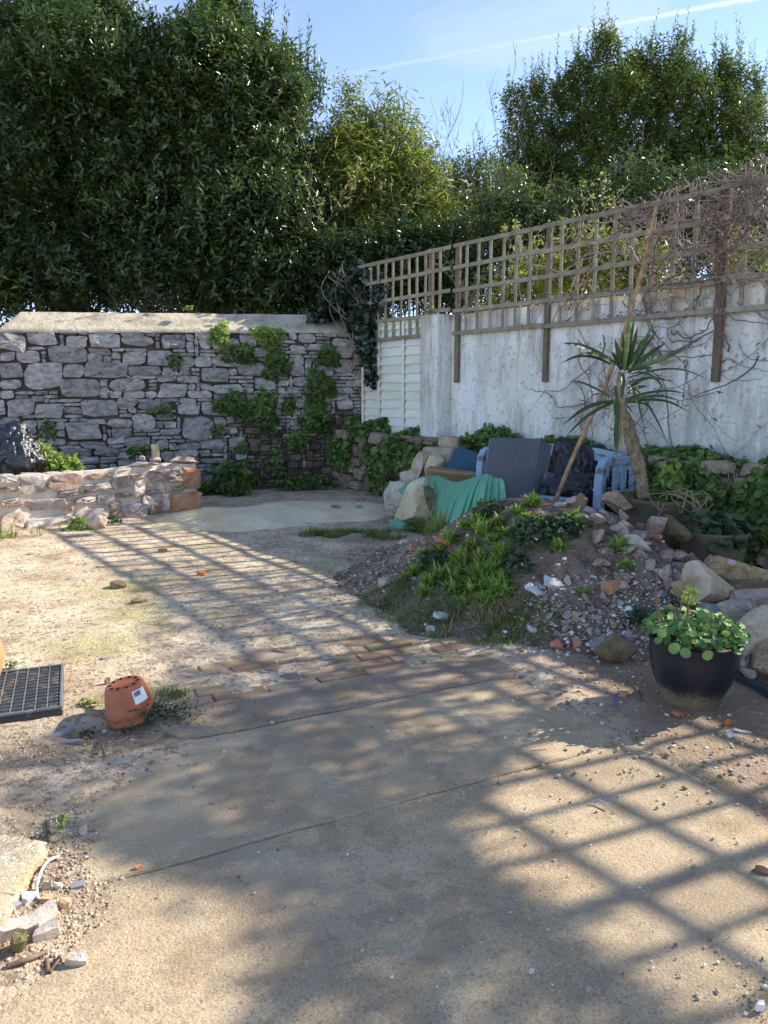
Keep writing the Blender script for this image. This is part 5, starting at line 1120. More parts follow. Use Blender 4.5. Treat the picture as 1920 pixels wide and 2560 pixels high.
def grass(name, spots_, n, L_, label, mat='grass', cat='grass', kind='stuff', wd=.005, grav=1.0, lean=.6):
    P, D = [], []
    tot = sum(s[2] * s[3] for s in spots_)
    for (px, py, rx, ry) in spots_:
        c = rest(px, py)
        for _ in range(int(n * rx * ry / tot)):
            a = rng.uniform(0, 6.283); q = math.sqrt(rng.random()); x, y = c.x + math.cos(a) * q * rx, c.y + math.sin(a) * q * ry
            if fbm2(x, y, 4, 2, 70)[0] < -.25: continue
            P.append((x, y, 0)); D.append((rng.normal() * lean, rng.normal() * lean, 1))
    P = np.array(P); P[:, 2] = np.maximum(np.maximum(ground_h(P[:, 0], P[:, 1]), mound_h(P[:, 0], P[:, 1])), sand_h(P[:, 0], P[:, 1])) - .005; n = len(P)
    return bladeobj(name, P, np.array(D), L_ * rng.uniform(.5, 1.3, n), wd * rng.uniform(.7, 1.3, n), np.clip(rng.normal(.45, .27, n), 0, 1), M[mat], None, 3, rng.uniform(.3, 1.6, n) * grav, rng, label=label, cat=cat, kind=kind)
grass('grass', [(1010, 1470, .33, .22), (1080, 1500, .38, .25), (1150, 1545, .35, .2), (1200, 1580, .30, .16), (1290, 1590, .28, .16), (1020, 1455, .2, .15), (960, 1480, .16, .12), (1230, 1540, .25, .15), (1330, 1560, .15, .12)], 4800, .065, 'rough green grass along the front foot of the soil heap')
grass('grass', [(860, 1338, .36, .20), (800, 1340, .22, .14), (920, 1332, .25, .15), (970, 1345, .18, .12)], 3200, .085, 'strip of green grass on the sand before the big boulder')
grass('grass', [(1050, 1330, .14, .12), (1090, 1325, .10, .10)], 700, .16, 'thin tall grass standing in front of the boulder and sheet', wd=.004, grav=.4, lean=.3)
grass('dead_grass', [(1225, 1545, .16, .10), (1160, 1580, .12, .08)], 900, .12, 'tuft of dead straw coloured grass at the edge of the concrete', 'dead_grass', wd=.004, lean=1.0)
grass('grass', [(12, 1345, .14, .08), (90, 1340, .06, .05), (-40, 1350, .2, .1)], 420, .16, 'bright grass tuft at the foot of the low wall', grav=.8)
grass('grass', [(420, 1738, .10, .05), (440, 1745, .06, .04)], 160, .045, 'small grass tuft between the paving bricks', grav=.8)
grass('grass', [(840, 1270, .07, .05), (790, 1437, .05, .04), (900, 1270, .06, .04)], 150, .07, 'sparse tufts of grass dotted over the sand')
grass('joint_moss', [(x, y, .07, .015) for x, y in [(1500, 1874), (1560, 1858), (1600, 1848), (1420, 1894), (1330, 1918), (1240, 1622), (1000, 1672), (1150, 1640), (1300, 1608), (880, 1700), (700, 1738), (560, 1768), (1180, 1728), (1250, 1712), (1640, 1862), (1720, 1912), (1800, 1960)]], 2600, .012, 'thin line of moss and tiny grass in the joints of the concrete', cat='moss', wd=.003)
puff('corner_weed', rest(200, 1322), (.3, -.6, .8), .16, .12, .10, 70, .09, M['weed'], 'bright leafy weed beside the rounded pink stone', 'weed', kind='oval')
puff('corner_weed', rest(285, 1305), (.3, -.6, .8), .08, .07, .08, 60, .04, M['ivy'], 'small dark weed right of the rounded pink stone', 'weed', kind='oval')
for k, (px, py, rx, ry, m_, lb) in enumerate([(100, 1150, .20, .22, 'weed', 'sunny bright weed beside the rubbish bag in the raised bed'), (140, 1170, .16, .15, 'weed', 'spreading pale leaved plant in the middle of the raised bed'), (170, 1175, .16, .12, 'weed', 'sunny low weed just behind the low wall')]):
    c = Zp(px, py, 8.9 + .1 * k); puff('bed_weed', c, (.3, -.5, .8), rx, ry, .15, 240, .065, M[m_], lb, 'weed', kind='oval')
puff('bed_weed', Zp(355, 1135, 9.9), (.2, -.5, .8), .22, .10, .1, 160, .05, M['ivy'], 'dark creeping plant around the cream pipe', 'weed')
# small weeds near the upturned pot
c = rest(385, 1800); n = 420; P = np.array(c) + np.stack([rng.normal(size=n) * .085, rng.normal(size=n) * .05, np.abs(rng.normal(size=n)) * .035 + .005], 1) + np.array([.02, 0, 0])
e = empty('spreading_weed', c, label='spreading blue green weed in front of the upturned pot', cat='weed')
leafmesh('foliage', P, unit(rng.normal(size=(n, 3)) + np.array([0, 0, .5])), unit(rng.normal(size=(n, 3)) * .5 + np.array([0, -.3, 1])), rng.uniform(.012, .024, n), .009, rng.random(n), M['dark_weed'], e, kind='oval')
mb = MB()
for k in range(26):
    a = rng.uniform(0, 6.28); b = Vector(c) + Vector((math.cos(a) * .16 * rng.uniform(.5, 1.1), math.sin(a) * .09, rng.uniform(.03, .09))); V, F = tube(spline([c, (Vector(c) + b) / 2 + Vector((0, 0, .03)), b], 4), .002, 4); mb.add(V, F)
link('stem', mb.mesh('stem', M['dark_weed']), e)
puff('moss_tuft', rest(310, 1838), (0, 0, 1), .10, .05, .012, 200, .012, M['moss'], 'yellow green moss in front of the spreading weed', 'moss', kind='oval')
puff('seedling', rest(226, 1766), (0, -.2, 1), .05, .02, .02, 16, .035, M['weed'], 'tiny bright seedling between the tray and the upturned pot', 'weed', kind='oval')
puff('seedling', rest(222, 1840), (0, -.2, 1), .035, .02, .015, 24, .018, M['dark_weed'], 'tiny dark weed beside the slate shards', 'weed', kind='oval')
puff('seedling', rest(158, 2085) + Vector((0, 0, .03)), (0, -.2, 1), .022, .02, .02, 26, .02, M['weed'], 'tiny seedling in the gravel above the concrete lump', 'weed', kind='oval')
puff('seedling', rest(35, 1670), (0, -.2, 1), .04, .02, .04, 22, .025, M['weed'], 'small weed behind the black tray', 'weed', kind='oval')

# ------------------------------------------------------------------ trees and shrubs beyond the walls
def crown(rng, lobes, nshoot, leaf, per, size, wd, mat, parent, name='crown', up=.8, shell=.55, spread=.65, tl=(.2, .45), lean=.4, upper=0, kind='diamond', varb=.4):
    """leafy shoots spread through the outer part of several overlapping lobes (cx, cy, cz, rx, ry, rz)"""
    main = np.array(lobes, float); Lb = [np.concatenate([main[:, :3], main[:, 3:6] * .66], 1)]
    for q in main:                                          # boughs: small clumps standing out of each lobe
        k = 8; dd = rdirs(rng, k); dd[:, 1] = -np.abs(dd[:, 1]) * .9 + .15; dd[:, 2] = np.where(rng.random(k) < .65, np.abs(dd[:, 2]), dd[:, 2]); dd = unit(dd)
        rr = rng.uniform(.34, .52, (k, 1)) * np.array([1, 1, 1.1]); Lb.append(np.concatenate([q[:3] + dd * q[3:6] * rng.uniform(.70, .98, (k, 1)), q[3:6] * rr], 1))
    Lb = np.concatenate(Lb); area = (Lb[:, 3] * Lb[:, 5]); pick = rng.choice(len(Lb), nshoot, p=area / area.sum()); B = Lb[pick]
    d = rdirs(rng, nshoot); d[:, 1] = np.where(rng.random(nshoot) < .5, -np.abs(d[:, 1]), d[:, 1])
    r = 1 - shell * rng.random(nshoot) ** 2.0; r *= 1 + .22 * fbm(d * 2.3 + B[:, :3], 3, 4)
    P = B[:, :3] + d * B[:, 3:6] * r[:, None]
    depth = np.zeros(nshoot) + 9.
    keep = np.ones(nshoot, bool)
    for q in Lb:                                            # thin out shoots buried deep in another lobe
        rr = np.linalg.norm((P - q[:3]) / q[3:6], axis=1); keep &= ~((rr < .55) & (rng.random(nshoot) < .6))
    P, d = P[keep], d[keep]; n = len(P)
    D = unit(d * np.array([1, 1, .7]) * .7 + np.array([0, 0, up]) + rng.normal(size=(n, 3)) * lean)
    sl = rng.uniform(*tl, n); f = (np.arange(per) + .5) / per
    ph = rng.uniform(0, 6.28, n)[:, None] + np.arange(per)[None] * 2.4
    s1 = unit(np.cross(D, np.array([.3, .2, 1.]))); s2 = np.cross(D, s1)
    rad = np.cos(ph)[..., None] * s1[:, None] + np.sin(ph)[..., None] * s2[:, None]
    LP = P[:, None] + D[:, None] * (sl[:, None] * f[None])[..., None]
    A_ = D[:, None] * (1 - spread) + rad * spread + rng.normal(size=(n, per, 3)) * .18
    N_ = unit(D[:, None] * .7 - rad * .3 + rng.normal(size=(n, per, 3)) * .35 + np.array([0, 0, .4]))
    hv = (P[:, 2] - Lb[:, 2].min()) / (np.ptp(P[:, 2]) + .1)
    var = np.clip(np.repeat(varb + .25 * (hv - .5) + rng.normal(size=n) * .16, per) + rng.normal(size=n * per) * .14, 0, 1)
    m = n * per; sz = leaf * rng.uniform(.5, 1.45, m)
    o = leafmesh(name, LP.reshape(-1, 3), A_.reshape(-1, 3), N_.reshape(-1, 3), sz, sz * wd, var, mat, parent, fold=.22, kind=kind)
    return o, P, D
def lobe(px, py, r, y, ry=None, rz=None):
    c = Zp(px, py, y); s = y / FPX; return (c.x, c.y, c.z, r * s, (ry or r) * s, (rz or r) * s)
def woody(rng, base, tips, r0, mat, parent, name='trunk', mid=.45, sides=7, r1=.012):
    """trunk and limbs: each limb leaves the stem part way up and bends out to a tip in the crown"""
    base = Vector(base); top = Vector(np.mean([tuple(t) for t in tips], 0)); mb = MB()
    st = spline([base, base.lerp(top, .35) + Vector((rng.normal() * .08, rng.normal() * .08, 0)), base.lerp(top, .8)], 8)
    V, F = tube(st, np.linspace(r0, r0 * .45, len(st)), 10); tr = MB(); tr.add(V, F); link(name, tr.mesh(name, mat), parent)
    for t in tips:
        a = Vector(st[int(len(st) * rng.uniform(.2, .95)) - 1]); t = Vector(tuple(t)); m = a.lerp(t, .5) + Vector((rng.normal() * .12, rng.normal() * .1, rng.uniform(-.1, .25)))
        Q = spline([a, m, t], 7); V, F = tube(Q, np.linspace(r0 * .35, r1, len(Q)), sides); mb.add(V, F)
    link('limb', mb.mesh('limb', mat), parent)

def leaders(rng, P, n, mat, parent, leaf=.12, name='leader_shoot', ln=(.45, .95)):
    """upright leafy shoots standing out of the top of a crown"""
    P = np.asarray(P); cell = np.round(P[:, 0] / .28).astype(int); best = {}
    for i, c in enumerate(cell):
        if c not in best or P[i, 2] > P[best[c], 2]: best[c] = i
    top = np.array(list(best.values())); hi = top[P[top, 2] > np.percentile(P[:, 2], 60)]
    b = P[rng.choice(hi, n)] + rng.normal(size=(n, 3)) * np.array([.12, .2, .08]) - np.array([0, 0, .25]); per = 20
    D = unit(np.stack([rng.normal(size=n) * .14, rng.normal(size=n) * .14, np.ones(n)], 1)); sl = rng.uniform(*ln, n); f = np.linspace(.15, 1, per)
    ph = rng.uniform(0, 6.28, n)[:, None] + np.arange(per)[None] * 2.4; s1 = unit(np.cross(D, np.array([.9, .2, .1]))); s2 = np.cross(D, s1)
    rad = np.cos(ph)[..., None] * s1[:, None] + np.sin(ph)[..., None] * s2[:, None]; LP = b[:, None] + D[:, None] * (sl[:, None] * f[None])[..., None]
    A_ = D[:, None] * .75 + rad * .5 + rng.normal(size=(n, per, 3)) * .12; N_ = unit(D[:, None] * .5 - rad * .6 + rng.normal(size=(n, per, 3)) * .2)
    m = n * per; sz = leaf * rng.uniform(.6, 1.15, m) * np.tile(np.linspace(1.1, .65, per), n)
    leafmesh(name, LP.reshape(-1, 3), A_.reshape(-1, 3), N_.reshape(-1, 3), sz, sz * .34, np.clip(rng.normal(.62, .2, m), 0, 1), mat, parent, fold=.22)
rng = np.random.default_rng(101)
# the tall bay trees behind the stone wall
def bay(name, label, lobes, nshoot, base, r0, mat='bay_leaf', **k):
    e = empty(name, (base[0], base[1], 0), label=label, cat='tree')
    o, P, D = crown(rng, lobes, nshoot, .108, 11, .1, .36, M[mat], e, **k)
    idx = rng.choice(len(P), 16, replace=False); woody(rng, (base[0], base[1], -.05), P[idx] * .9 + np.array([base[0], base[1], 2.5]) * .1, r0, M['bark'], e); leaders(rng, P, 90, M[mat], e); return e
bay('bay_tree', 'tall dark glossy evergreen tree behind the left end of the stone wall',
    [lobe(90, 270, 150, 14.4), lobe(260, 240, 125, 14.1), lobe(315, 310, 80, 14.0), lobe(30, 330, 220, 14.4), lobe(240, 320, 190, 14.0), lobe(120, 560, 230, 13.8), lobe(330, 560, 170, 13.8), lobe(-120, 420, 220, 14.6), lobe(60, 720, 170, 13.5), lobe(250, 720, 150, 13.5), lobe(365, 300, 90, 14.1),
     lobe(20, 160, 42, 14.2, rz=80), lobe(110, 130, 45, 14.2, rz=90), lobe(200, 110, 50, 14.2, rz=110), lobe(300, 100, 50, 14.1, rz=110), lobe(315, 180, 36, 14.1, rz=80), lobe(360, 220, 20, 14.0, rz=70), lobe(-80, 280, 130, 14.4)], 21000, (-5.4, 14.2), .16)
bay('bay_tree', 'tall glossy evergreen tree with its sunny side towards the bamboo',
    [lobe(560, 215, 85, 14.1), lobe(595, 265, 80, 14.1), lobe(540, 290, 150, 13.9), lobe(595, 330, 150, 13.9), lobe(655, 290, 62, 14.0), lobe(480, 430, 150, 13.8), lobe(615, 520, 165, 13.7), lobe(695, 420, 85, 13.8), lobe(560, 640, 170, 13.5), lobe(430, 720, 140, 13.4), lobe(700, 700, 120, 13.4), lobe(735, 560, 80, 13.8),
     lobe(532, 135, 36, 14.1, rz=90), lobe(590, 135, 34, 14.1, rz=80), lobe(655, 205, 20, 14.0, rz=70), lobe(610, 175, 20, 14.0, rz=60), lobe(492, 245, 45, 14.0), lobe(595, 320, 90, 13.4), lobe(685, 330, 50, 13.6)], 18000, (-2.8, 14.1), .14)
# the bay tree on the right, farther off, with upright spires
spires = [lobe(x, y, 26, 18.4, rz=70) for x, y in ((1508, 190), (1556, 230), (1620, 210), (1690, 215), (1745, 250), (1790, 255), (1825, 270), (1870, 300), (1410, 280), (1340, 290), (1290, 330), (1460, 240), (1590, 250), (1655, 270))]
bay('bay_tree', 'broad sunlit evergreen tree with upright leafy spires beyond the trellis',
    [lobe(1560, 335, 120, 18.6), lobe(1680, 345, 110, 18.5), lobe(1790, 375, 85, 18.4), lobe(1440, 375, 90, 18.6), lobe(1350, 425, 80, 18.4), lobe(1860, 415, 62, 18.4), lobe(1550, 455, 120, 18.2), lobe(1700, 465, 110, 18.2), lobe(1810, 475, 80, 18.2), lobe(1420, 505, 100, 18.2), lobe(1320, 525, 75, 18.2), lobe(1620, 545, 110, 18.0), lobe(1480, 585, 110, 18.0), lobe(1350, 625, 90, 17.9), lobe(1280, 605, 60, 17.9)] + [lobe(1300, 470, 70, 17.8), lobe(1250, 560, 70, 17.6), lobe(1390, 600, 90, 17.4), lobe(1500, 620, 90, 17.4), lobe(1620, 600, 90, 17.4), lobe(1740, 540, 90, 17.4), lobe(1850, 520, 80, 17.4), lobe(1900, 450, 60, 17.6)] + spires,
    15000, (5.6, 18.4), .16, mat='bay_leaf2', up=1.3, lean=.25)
# lower dark evergreens seen through the trellis
e = empty('dark_shrub', (2.2, 12.8, 0), label='dark evergreen shrub filling the view through the trellis', cat='shrub')
o, P, D = crown(rng, [lobe(1240, 640, 110, 12.8), lobe(1400, 620, 120, 12.6), lobe(1560, 600, 120, 12.4), lobe(1700, 600, 120, 12.2), lobe(1330, 720, 100, 12.4), lobe(1500, 720, 110, 12.2), lobe(1660, 720, 110, 12.0), lobe(1140, 700, 80, 12.8), lobe(1840, 620, 120, 12), lobe(1820, 740, 110, 11.8)], 4200, .10, 9, .1, .36, M['bay_leaf'], e, varb=.3)
woody(rng, (2.4, 12.6, -.05), P[rng.choice(len(P), 12)] , .10, M['bark'], e)
e = empty('sunny_shrub', (3.4, 10.2, 0), label='sunlit yellow green shrub close behind the trellis', cat='shrub')
o, P, D = crown(rng, [lobe(1480, 700, 60, 10.2), lobe(1560, 690, 55, 10.0), lobe(1420, 720, 45, 10.2), lobe(1600, 730, 60, 9.8), lobe(1300, 735, 40, 10.6), lobe(1860, 680, 40, 9.2)], 620, .10, 8, .1, .40, M['bamboo_leaf'], e, varb=.5)
woody(rng, (2.9, 10.4, -.05), P[rng.choice(len(P), 8)], .05, M['bark'], e)
e = empty('dark_shrub', (-1.3, 12.9, 0), label='dark ivy clad shrub low in the wall corner behind the stone wall', cat='shrub')
o, P, D = crown(rng, [lobe(760, 720, 90, 12.9), lobe(850, 720, 80, 12.7), lobe(930, 700, 80, 12.7), lobe(1010, 690, 70, 12.7), lobe(620, 740, 80, 12.6)], 2300, .09, 9, .1, .45, M['bay_leaf'], e, varb=.25)
woody(rng, (-1.2, 12.9, -.05), P[rng.choice(len(P), 8)], .06, M['bark'], e)

e = empty('dark_shrub', (-4.0, 12.5, 0), label='dark evergreen undergrowth along the back of the stone wall', cat='shrub')
o, P, D = crown(rng, [lobe(x, 735 - 25 * (k % 2), 75, 12.4 + .25 * (k % 3)) for k, x in enumerate(range(-60, 760, 75))], 3400, .10, 9, .1, .38, M['bay_leaf'], e, varb=.25, shell=.8)
woody(rng, (-3.6, 12.5, -.05), P[rng.choice(len(P), 12)], .05, M['bark'], e)
e = empty('dark_shrub', (.4, 12.6, 0), label='dark evergreen shrub behind the boarded fence panel', cat='shrub')
o, P, D = crown(rng, [lobe(940, 690, 60, 12.9), lobe(1010, 680, 60, 12.8), lobe(1080, 670, 60, 12.7), lobe(980, 740, 60, 12.6), lobe(1060, 740, 60, 12.5), lobe(1130, 740, 60, 12.3)], 1900, .09, 9, .1, .38, M['bay_leaf'], e, varb=.25, shell=.8)
woody(rng, (.5, 12.6, -.05), P[rng.choice(len(P), 8)], .05, M['bark'], e)
# pale leafy shrubs between the bamboo and the right hand tree
e = empty('pale_shrub', (2.2, 15.0, 0), label='airy pale green shrub filling the gap left of the spired evergreen', cat='shrub')
o, P, D = crown(rng, [lobe(1120, 480, 60, 15.2), lobe(1190, 500, 65, 15.0), lobe(1090, 560, 70, 15.0), lobe(1240, 560, 60, 14.8), lobe(1160, 600, 80, 14.8), lobe(1270, 500, 40, 15.0), lobe(1060, 430, 30, 15.2, rz=60)], 1900, .075, 8, .1, .42, M['bay_leaf2'], e, varb=.5, shell=.9)
woody(rng, (2.0, 15.0, -.05), P[rng.choice(len(P), 14)], .05, M['bark'], e)
e = empty('pale_shrub', (-.9, 14.4, 0), label='airy pale green shrub between the tall bay tree and the bamboo', cat='shrub')
o, P, D = crown(rng, [lobe(800, 440, 50, 14.4), lobe(850, 400, 50, 14.4), lobe(870, 320, 30, 14.6, rz=70), lobe(820, 520, 60, 14.2)], 700, .075, 8, .1, .42, M['bamboo_leaf'], e, varb=.4, shell=.9)
woody(rng, (-.9, 14.4, -.05), P[rng.choice(len(P), 8)], .04, M['bark'], e)

# bamboo
e = empty('bamboo', (-.5, 14.6, 0), label='yellow green bamboo clump leaning over the wall corner', cat='bamboo')
o, P, D = crown(rng, [lobe(850, 480, 95, 14.6), lobe(930, 470, 105, 14.5), lobe(1010, 510, 85, 14.4), lobe(900, 570, 110, 14.3), lobe(1030, 590, 90, 14.2), lobe(820, 600, 90, 14.4), lobe(1110, 600, 60, 14.1), lobe(960, 660, 100, 14.1), lobe(1080, 650, 75, 14.0), lobe(860, 680, 80, 14.1), lobe(980, 340, 45, 14.6, rz=70), lobe(900, 340, 40, 14.6)],
    3900, .20, 7, .1, .13, M['bamboo_leaf'], e, name='foliage', up=.35, lean=.6, spread=.75, tl=(.15, .5), varb=.45)
for k in range(34):
    x = rng.normal(955, 60) if k < 24 else rng.uniform(820, 1080); a = Zp(x, 760, 14.4 + rng.normal() * .2); a.z = -.05; b = Zp(x + rng.normal() * 30, rng.uniform(300, 480), 14.4); Q = spline([a, a.lerp(b, .5), a.lerp(b, .85) + Vector((rng.normal() * .05, 0, 0)), b], 7)
    V, F = tube(Q, np.linspace(.011, .004, len(Q)), 5); link('cane', mesh('cane', V, F, M['straw_leaf'], var=rng.random()), e)
# twiggy things
def twigs(name, label, base, n, px, py, y, r0, mat, leaf=None, cat='tree', depth=3, up=.7, bend=.35, nleaf=0, seed=1, lsize=.05, fan=.5, ln=1.0):
    """bare branching: limbs from a base towards photo directions, each splitting into finer twigs"""
    g = np.random.default_rng(seed); e = empty(name, base, label=label, cat=cat); main, fine = MB(), MB(); tips = []
    def grow(p, d, l, r, lev):
        m = max(4, int(l / .12)); Q = [p]; dd = d
        for i in range(m):
            dd = (dd + Vector((g.normal() * .10, g.normal() * .10, g.normal() * .06 + .02))).normalized(); Q.append(Q[-1] + dd * l / m)
        V, F = tube(np.array([tuple(q) for q in Q]), np.linspace(r, r * .45, len(Q)), 5 if lev == depth else 3); (main if lev == depth else fine).add(V, F, g.random())
        tips.extend(Q[len(Q) // 2:])
        if lev > 0:
            for k in range(int(g.integers(3, 6)) + (2 if lev == depth else 0)):
                j = int(g.integers(len(Q) // 3, len(Q))); s = Vector((g.normal(), g.normal() * .8, g.normal() * .5 + up)).normalized()
                grow(Q[j], (dd * (1 - bend) + s * bend * 1.6).normalized(), l * g.uniform(.22, .42) * (1.25 if ln > 1 else 1), max(r * .5, .0045), lev - 1)
    for k in range(n):
        t = Zp(g.uniform(*px), g.uniform(*py), y + g.normal() * .3); b = Vector(base) + Vector((g.normal() * fan * .4, g.normal() * .15, 0)); d = t - b
        grow(b, d.normalized(), d.length * ln * g.uniform(.62, .82), r0 * g.uniform(.7, 1.1), depth)
    link('stem', main.mesh('stem', mat), e); link('twig', fine.mesh('twig', mat), e)
    if nleaf:
        T = np.array([tuple(tips[i]) for i in g.integers(0, len(tips), nleaf)]) + g.normal(size=(nleaf, 3)) * .03
        leafmesh('foliage', T, rdirs(g, nleaf) + np.array([0, 0, .4]), rdirs(g, nleaf) + np.array([0, -.3, .6]), lsize * g.uniform(.5, 1.3, nleaf), lsize * .5, g.random(nleaf), leaf, e, kind='oval')
    return e
b = Zp(1235, 600, 16.0); twigs('bare_tree', 'leafless fine twigged tree standing against the sky', (b.x, b.y, 1.6), 5, (1150, 1290), (190, 320), 16.0, .016, M['bare_twig'], depth=3, seed=4, bend=.30, ln=1.02)
b = Zp(1130, 640, 14.0); twigs('bare_tree', 'smaller leafless shrub with arching twigs left of the bare tree', (b.x, b.y, 1.2), 5, (1040, 1180), (300, 430), 14.0, .012, M['bare_twig'], depth=3, seed=6, bend=.35, ln=1.01)
b = Zp(1260, 720, 11.9); twigs('twiggy_shrub', 'grey twiggy shrub with small yellow green leaves behind the open trellis', (b.x, b.y, 1.0), 6, (1150, 1420), (520, 620), 11.9, .014, M['twig'], M['fresh_leaf'], 'shrub', 2, nleaf=1600, seed=8, lsize=.055, fan=1.2)
b = Zp(1420, 720, 11.0); twigs('twiggy_shrub', 'grey twiggy shrub with fresh leaves above the middle of the trellis', (b.x, b.y, 1.0), 8, (1380, 1680), (470, 560), 11.0, .014, M['twig'], M['fresh_leaf'], 'shrub', 2, nleaf=2600, seed=9, lsize=.055, fan=1.4)
b = Zp(880, 640, 14.5); twigs('budding_shrub', 'tall thin shrub with tiny new leaves against the sky beside the bay tree', (b.x, b.y, 1.2), 6, (830, 960), (210, 340), 14.5, .016, M['twig'], M['fresh_leaf'], 'shrub', 2, nleaf=2200, seed=10, lsize=.06)
b = Zp(1130, 700, 14.4); twigs('budding_shrub', 'bushy shrub with pale new leaves right of the bamboo', (b.x, b.y, 1.2), 9, (1050, 1220), (430, 570), 14.4, .014, M['twig'], M['fresh_leaf'], 'shrub', 2, nleaf=3600, seed=12, lsize=.06)
b = Zp(1905, 560, 16.5); twigs('bare_tree', 'bare twiggy shrub right of the spired evergreen', (b.x, b.y, 2.0), 4, (1850, 1990), (250, 330), 16.5, .012, M['bare_twig'], depth=3, seed=13, ln=1.1)
# dark ivy tumbling over the corner
e = empty('corner_ivy', BW.at(.1, 0, 2.3), label='dark shiny ivy tumbling over the stone wall corner beside the trellis', cat='ivy')
n = 2100; g = rng; P = []
for px, py, rx, ry, y, c_ in [(880, 740, 55, 45, 11.75, 500), (905, 800, 40, 45, 11.55, 420), (840, 760, 45, 35, 11.8, 330), (915, 860, 22, 50, 11.5, 260), (905, 690, 45, 35, 11.8, 330), (800, 790, 35, 18, 11.8, 130), (925, 930, 12, 40, 11.45, 110), (950, 740, 22, 40, 11.4, 130)]:
    for _ in range(c_):
        a, q = g.uniform(0, 6.283), math.sqrt(g.random()); P.append(tuple(Zp(px + math.cos(a) * q * rx, py + math.sin(a) * q * ry, y + g.normal() * .10 - .12 * (1 - q))))
P = np.array(P); n = len(P); s = g.uniform(.05, .095, n)
leafmesh('foliage', P, unit(g.normal(size=(n, 3)) * .6 + np.array([.1, -.3, -.6])), unit(g.normal(size=(n, 3)) * .45 + np.array([.1, -.6, .6])), s, s, g.random(n), M['dark_ivy'], e, kind='round')
mb = MB()
for k in range(26):
    a = Zp(g.uniform(820, 930), g.uniform(660, 740), 11.75); b = Zp(g.uniform(880, 950), g.uniform(800, 960), 11.45); V, F = tube(spline([a, a.lerp(b, .4) + Vector((g.normal() * .15, -.1, .05)), b], 7), .005, 4); mb.add(V, F)
link('stem', mb.mesh('stem', M['twig']), e)

# ------------------------------------------------------------------ the brown vine on the trellis
g = np.random.default_rng(202)
def vtop(t): return np.interp(t, [3.5, 4.5, 5.4, 6.0, 6.3, 6.8, 7.2, 7.5, 7.8, 8.2, 8.6, 8.9, 9.1, 9.3, 9.6, 10, 11, 12], [3.25, 3.3, 3.34, 3.4, 3.46, 3.5, 3.6, 3.85, 4.2, 4.25, 4.12, 3.92, 3.82, 3.82, 3.95, 4.0, 3.7, 3.4])
def vine(name, t0, t1, n, leaves, label, seed, zlo, zhi, thick=.14, lsize=.05, seg=16, rad=.0042, step=.085, droop=0.0):
    g = np.random.default_rng(seed); e = empty(name, RW.at((t0 + t1) / 2, .1, 2.2), label=label, cat='vine', group='brown climber over the trellis'); mb = MB(); pts = []
    Mx = np.array(RW.mat())
    for k in range(n):
        t = g.uniform(t0, t1); lo, hi = zlo(t), zhi(t); z = lo + (hi - lo) * g.random(); o = .075 + g.normal() * thick * .5; Q = []; th = g.uniform(0, 6.283)
        for i in range(int(seg * g.uniform(.5, 1.4))):
            Q.append((t, o, z, 1)); th += g.normal() * .42; t += math.cos(th) * step; z += math.sin(th) * step * .9 - droop * .03; o += g.normal() * .016
            o = np.clip(o, .02, .07 + thick * 1.6); lo, hi = zlo(t), zhi(t)
            if z > hi: th = -abs(th % 6.283 - 3.14); z = hi
            if z < lo and not droop: z = lo; th = abs(th)
        Q = (np.array(Q) @ Mx.T)[:, :3]
        if len(Q) < 3: continue
        V, F = tube(Q, np.linspace(rad * g.choice([.6, .8, 1.1, 1.5, 2.6]), rad * .5, len(Q)), 3); mb.add(V, F, g.random()); pts.append(Q)
    link('stem', mb.mesh('stem', M['vine_stem']), e)
    A_ = np.concatenate(pts); i = g.integers(0, len(A_), leaves); P = A_[i] + g.normal(size=(leaves, 3)) * .022; s = lsize * g.uniform(.4, 1.25, leaves)
    leafmesh('leaf_cluster', P, rdirs(g, leaves) + np.array([0, 0, -.2]), rdirs(g, leaves), s, s * .42, np.clip(g.normal(.5, .28, leaves), 0, 1), M['vine_leaf'], e)['kind'] = 'stuff'; return e
vine('vine', 4.0, 5.3, 50, 350, 'sparse bare vine stems threading the middle of the trellis', 1, lambda t: 2.2, lambda t: 3.25, .10)
vine('vine', 5.1, 6.4, 165, 650, 'dense brown vine tangle over the trellis above the last long post', 2, lambda t: 2.45 - .25 * max(0, t - 5.9), vtop, .16)
vine('vine', 6.3, 7.6, 150, 750, 'thick brown vine mass rising over the trellis', 3, lambda t: 2.4, vtop, .18)
vine('vine', 7.5, 8.9, 270, 4000, 'highest hump of the brown vine growing over the trellis', 4, lambda t: 2.55 + .95 * max(0, t - 8.1), vtop, .20, .075)
vine('vine', 8.8, 10.6, 140, 3600, 'vine growth billowing above the open trellis', 5, lambda t: 3.45, vtop, .18, .075)
vine('vine', 10.5, 12.4, 60, 700, 'thin last stems of the vine', 6, lambda t: 2.9, vtop, .12)
vine('vine', 5.6, 6.9, 17, 200, 'loose vine stems hanging down the white wall', 7, lambda t: 1.0, lambda t: 2.4, .10, .055, 22, droop=1.0)
vine('vine', 4.7, 5.4, 30, 300, 'vine stems hanging behind the cordyline head', 8, lambda t: 1.5, lambda t: 2.5, .12, .05, 20, droop=1.0)
vine('vine', 4.05, 4.6, 12, 90, 'few vine strands hanging down left of the cordyline', 9, lambda t: 1.2, lambda t: 2.4, .08, .045, 20, droop=1.0)
mb = MB()                                                    # the old brown main stem along the last post
for k in range(5):
    Q = spline([RW.at(5.80 + g.normal() * .03, .10, 1.70 + g.uniform(-.1, .3)), RW.at(5.80 + g.normal() * .04, .11, 2.1), RW.at(5.78 + g.normal() * .05, .12, 2.6), RW.at(5.8 + g.normal() * .2, .12, 3.1)], 8); V, F = tube(Q, .0065, 5); mb.add(V, F)
